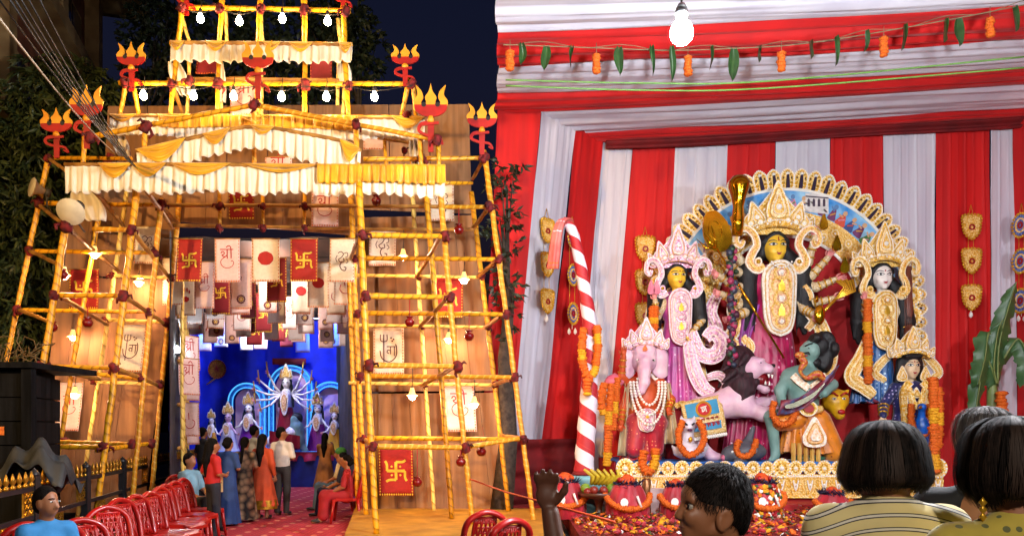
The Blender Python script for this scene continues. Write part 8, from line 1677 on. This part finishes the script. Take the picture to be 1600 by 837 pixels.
W3 = person('older woman with grey hair in low-backed black blouse', at(1540, 2.7), pi-.55, 1.72, C_blk, C_dnm, hair='none', res=.012, skin=SK[1], sleeve=.4, hdz=.0, cut=(('e', V3(.02, .15, 1.42), (.10, .10, .16), 's'),), flesh=(('e', V3(0, .012, 1.19), (.16, .112, .215)), ('c', V3(0, .02, 1.40), V3(-.12, .01, 1.35), .055, .05), ('c', V3(0, .02, 1.40), V3(.12, .01, 1.35), .055, .05)))
bob(W3, (0, .016, 1.604), [(0, .128), (.038, .12), (.07, .097), (.085, .06), (.087, .02), (.08, -.02), (.07, -.045), (.05, -.06)], 3, M_gh)
mb = MB(); mb.lathe([(0, -.012), (.008, 0), (0, .012)], (-.086, -.0, 1.545), 8); add_part(W3, 'earring', mb, M_pearl)
# boy in profile
BY = thing('person', at(1112, 2.3), 'boy with short black hair in profile looking left', 'person'); WL[BY.name] = Vector((0, 0, 0))
hz = CZ-(789-HY)/FPX*2.3
def h_(x, y, z): return V3(x, y, hz+z)
pr = [('e', h_(.012, 0, .03), (.090, .072, .082)), ('e', h_(.03, 0, -.005), (.075, .068, .075)), ('e', h_(-.035, 0, -.03), (.052, .056, .075)), ('c', h_(-.055, 0, -.085), h_(-.062, 0, -.095), .03, .026), ('c', h_(-.06, 0, -.08), h_(.02, -.04, -.065), .024, .022), ('c', h_(-.06, 0, -.08), h_(.02, .04, -.065), .024, .022),
      ('e', h_(-.068, 0, .03), (.022, .05, .035)), ('c', h_(-.083, 0, .008), h_(-.1, 0, -.03), .008, .0125), ('e', h_(-.092, -.011, -.033), (.012, .009, .009)), ('e', h_(-.092, .011, -.033), (.012, .009, .009)), ('e', h_(-.084, 0, -.057), (.012, .024, .0065)), ('e', h_(-.082, 0, -.07), (.011, .021, .007)),
      ('e', h_(-.07, -.034, -.03), (.022, .02, .026)), ('e', h_(-.07, .034, -.03), (.022, .02, .026)), ('c', h_(-.075, -.015, .02), h_(-.066, -.045, .018), .009, .008), ('c', h_(-.075, .015, .02), h_(-.066, .045, .018), .009, .008),
      ('c', h_(.03, 0, -.05), h_(.035, 0, -.16), .048, .052), ('c', h_(.03, -.13, -.22), h_(.03, .13, -.22), .055, .055), ('e', h_(.03, 0, -.4), (.09, .13, .2)), ('e', h_(.03, 0, -.62), (.09, .125, .16))]
pr += [('e', h_(-.077, s_*.032, .001), (.012, .017, .011), 's') for s_ in (-1, 1)]
for s_ in (-1, 1): pr += [('c', h_(.03, s_*.14, -.22), h_(.04, s_*.19, -.46), .042, .036), ('c', h_(.04, s_*.19, -.46), h_(-.06, s_*.18, -.64), .034, .026), ('c', h_(.03, s_*.07, -.66), h_(.02, s_*.08, -1.02), .07, .05), ('c', h_(.02, s_*.08, -1.02), h_(.04, s_*.085, -hz+.07), .048, .034), ('c', h_(.04, s_*.085, -hz+.04), h_(-.08, s_*.09, -hz+.03), .034, .028)]
for s_ in (-1, 1):
    e = [h_(.02+.017*cos(a)+.004*sin(a), s_*.069, -.036+.026*sin(a)) for a in np.linspace(-.6, 4.4, 9)]
    pr += [('c', a, b, .0055, .0055) for a, b in zip(e, e[1:])]+[('e', h_(.02, s_*.062, -.038), (.016, .008, .022)), ('e', h_(.013, s_*.067, -.06), (.007, .005, .008)), ('e', h_(.011, s_*.068, -.038), (.005, .005, .007))]
mb = sdf(pr, .0062, .012); obj('body', mb, SK[0], BY)
for s_ in (-1, 1):
    mb = MB(); mb.ball(h_(-.0685, s_*.032, .0), .0115, 12, 0); mb.ball(h_(-.0785, s_*.034, .0), .0062, 8, 1, 0, (.5, 1, 1)); obj('eye', mb, [pm('dull_eye_white', '#a89c8e', .4), M_ink0], BY)
    mb = MB(); mb.tube([h_(-.083, s_*.014, .024), h_(-.079, s_*.034, .030), h_(-.067, s_*.051, .024)], [.003, .0042, .002], 6, flat=1.); obj('brow', mb, M_hp, BY)
    mb = MB(); mb.tube([h_(-.086, s_*.02, .003), h_(-.086, s_*.033, .0105), h_(-.077, s_*.046, .004)], .0014, 5); obj('lashes', mb, M_ink0, BY)
mb = MB(); mb.tube([h_(-.088, -.022, -.0635), h_(-.0965, 0, -.0632), h_(-.088, .022, -.0635)], [.0015, .003, .0015], 6); obj('lips', mb, pm('boy_lip', '#6e3a30', .5), BY)
pr = [('e', h_(.018, 0, .047), (.098, .082, .082)), ('e', h_(.055, 0, .01), (.068, .078, .085)), ('e', h_(.085, 0, -.04), (.026, .05, .05)), ('e', h_(-.105, 0, -.02), (.065, .08, .068), 's'), ('e', h_(-.03, -.085, -.05), (.045, .05, .06), 's'), ('e', h_(-.03, .085, -.05), (.045, .05, .06), 's'), ('e', h_(-.005, -.085, -.075), (.06, .05, .055), 's'), ('e', h_(-.005, .085, -.075), (.06, .05, .055), 's'), ('e', h_(.02, -.085, -.045), (.024, .03, .03), 's'), ('e', h_(.02, .085, -.045), (.024, .03, .03), 's')]
cap = sdf(pr, .007, .012); obj('hair', cap, M_hp, BY)
rb2 = random.Random(4); mb = MB(); cv = np.array(cap.v); cc = np.array(h_(.02, 0, .02)); crown_p = h_(.06, 0, .125)
for i in rb2.choices(range(len(cv)), k=3600):
    p = Vector(cv[i]); n_ = (p-Vector(cc)).normalized(); fl_ = (p-crown_p); fl_ -= n_*fl_.dot(n_); fl_ = fl_.normalized() if fl_.length > .005 else Vector((-1, 0, 0)); fl_ = (fl_+Vector((rb2.uniform(-.3, .3), rb2.uniform(-.3, .3), rb2.uniform(-.3, .1)))).normalized(); s_ = n_.cross(fl_).normalized()*.0011; L_ = rb2.uniform(.018, .036)
    q0, q1, q2 = p-n_*.002, p+fl_*L_*.55+n_*.004, p+fl_*L_+n_*rb2.uniform(-.002, .004); mb.add([q0-s_, q0+s_, q1+s_*.8, q1-s_*.8, q2], [(0, 1, 2, 3), (3, 2, 4)], 0, True)
o = obj('hair_strands', mb, M_strand, BY); o['kind'] = 'stuff'
mb = sdf([('e', h_(.03, 0, -.38), (.115, .155, .22)), ('c', h_(.03, -.13, -.215), h_(.03, .13, -.215), .065, .065), ('e', h_(.03, 0, -.58), (.11, .15, .16))]+[('c', h_(.03, s_*.14, -.22), h_(.035, s_*.175, -.38), .056, .054) for s_ in (-1, 1)], .014, .03); obj('shirt', mb, cl('boy_shirt', '#5a4a3a'), BY)
mb = sdf([('e', h_(.03, 0, -.66), (.115, .15, .1))]+[('c', h_(.03, s_*.07, -.68), h_(.02, s_*.08, -1.02), .088, .07) for s_ in (-1, 1)]+[('c', h_(.02, s_*.08, -1.02), h_(.04, s_*.085, -hz+.1), .068, .055) for s_ in (-1, 1)], .018, .03); obj('trousers', mb, C_dnm, BY)
WL[BY.name] = at(1112, 2.3)
# child with a raised hand, only the hand and forearm in view
KD = thing('person', at(862, 2.4), 'raised dark forearm and hand of a child at bottom centre', 'person'); WL[KD.name] = Vector((0, 0, 0)); zt = CZ-(715-HY)/FPX*2.4
pr = [('e', (.0, .05, 1.06), (.075, .09, .1)), ('c', (0, .05, .98), (0, .05, .9), .045, .05), ('c', (-.1, .05, .86), (.1, .05, .86), .05, .05), ('e', (0, .05, .7), (.1, .08, .2)), ('c', (-.12, .05, .87), (.04, -.05, 1.1), .04, .036), ('c', (.04, -.05, 1.1), (-.005, -.02, zt-.17), .04, .028),
      ('e', (-.015, -.02, zt-.115), (.036, .018, .045)), ('c', (.12, .05, .86), (.15, .06, .6), .04, .03)]
for s_ in (-1, 1): pr += [('c', (s_*.06, .05, .55), (s_*.065, .05, .07), .065, .035), ('c', (s_*.065, .05, .04), (s_*.07, -.06, .03), .032, .026)]
for k_, (dx, l_) in enumerate(((-.03, .036), (-.011, .044), (.009, .042), (.027, .034))): pr += [('c', (-.015+dx*.8, -.022, zt-.085), (-.015+dx*1.05, -.034, zt-.085+l_*.6), .0105, .0095), ('c', (-.015+dx*1.05, -.034, zt-.085+l_*.6), (-.018+dx*1.1, -.05, zt-.085+l_*1.1), .0095, .0075)]
pr += [('c', (.015, -.03, zt-.13), (.036, -.045, zt-.1), .0125, .011), ('c', (.036, -.045, zt-.1), (.042, -.055, zt-.075), .011, .0085)]
mb = sdf(pr, .0075, .01); obj('body', mb, SK[2], KD)
mb = sdf([('e', (0, .06, 1.08), (.085, .095, .095))], .015, .02); obj('hair', mb, M_hp, KD); mb = sdf([('e', (0, .05, .7), (.12, .1, .22)), ('c', (-.1, .05, .86), (.1, .05, .86), .06, .06)], .018, .03); obj('shirt', mb, C_gry, KD)
mb = sdf([('c', (s_*.06, .05, .55), (s_*.065, .05, .1), .08, .055) for s_ in (-1, 1)], .018, .03); obj('trousers', mb, C_dnm, KD); WL[KD.name] = at(862, 2.4)
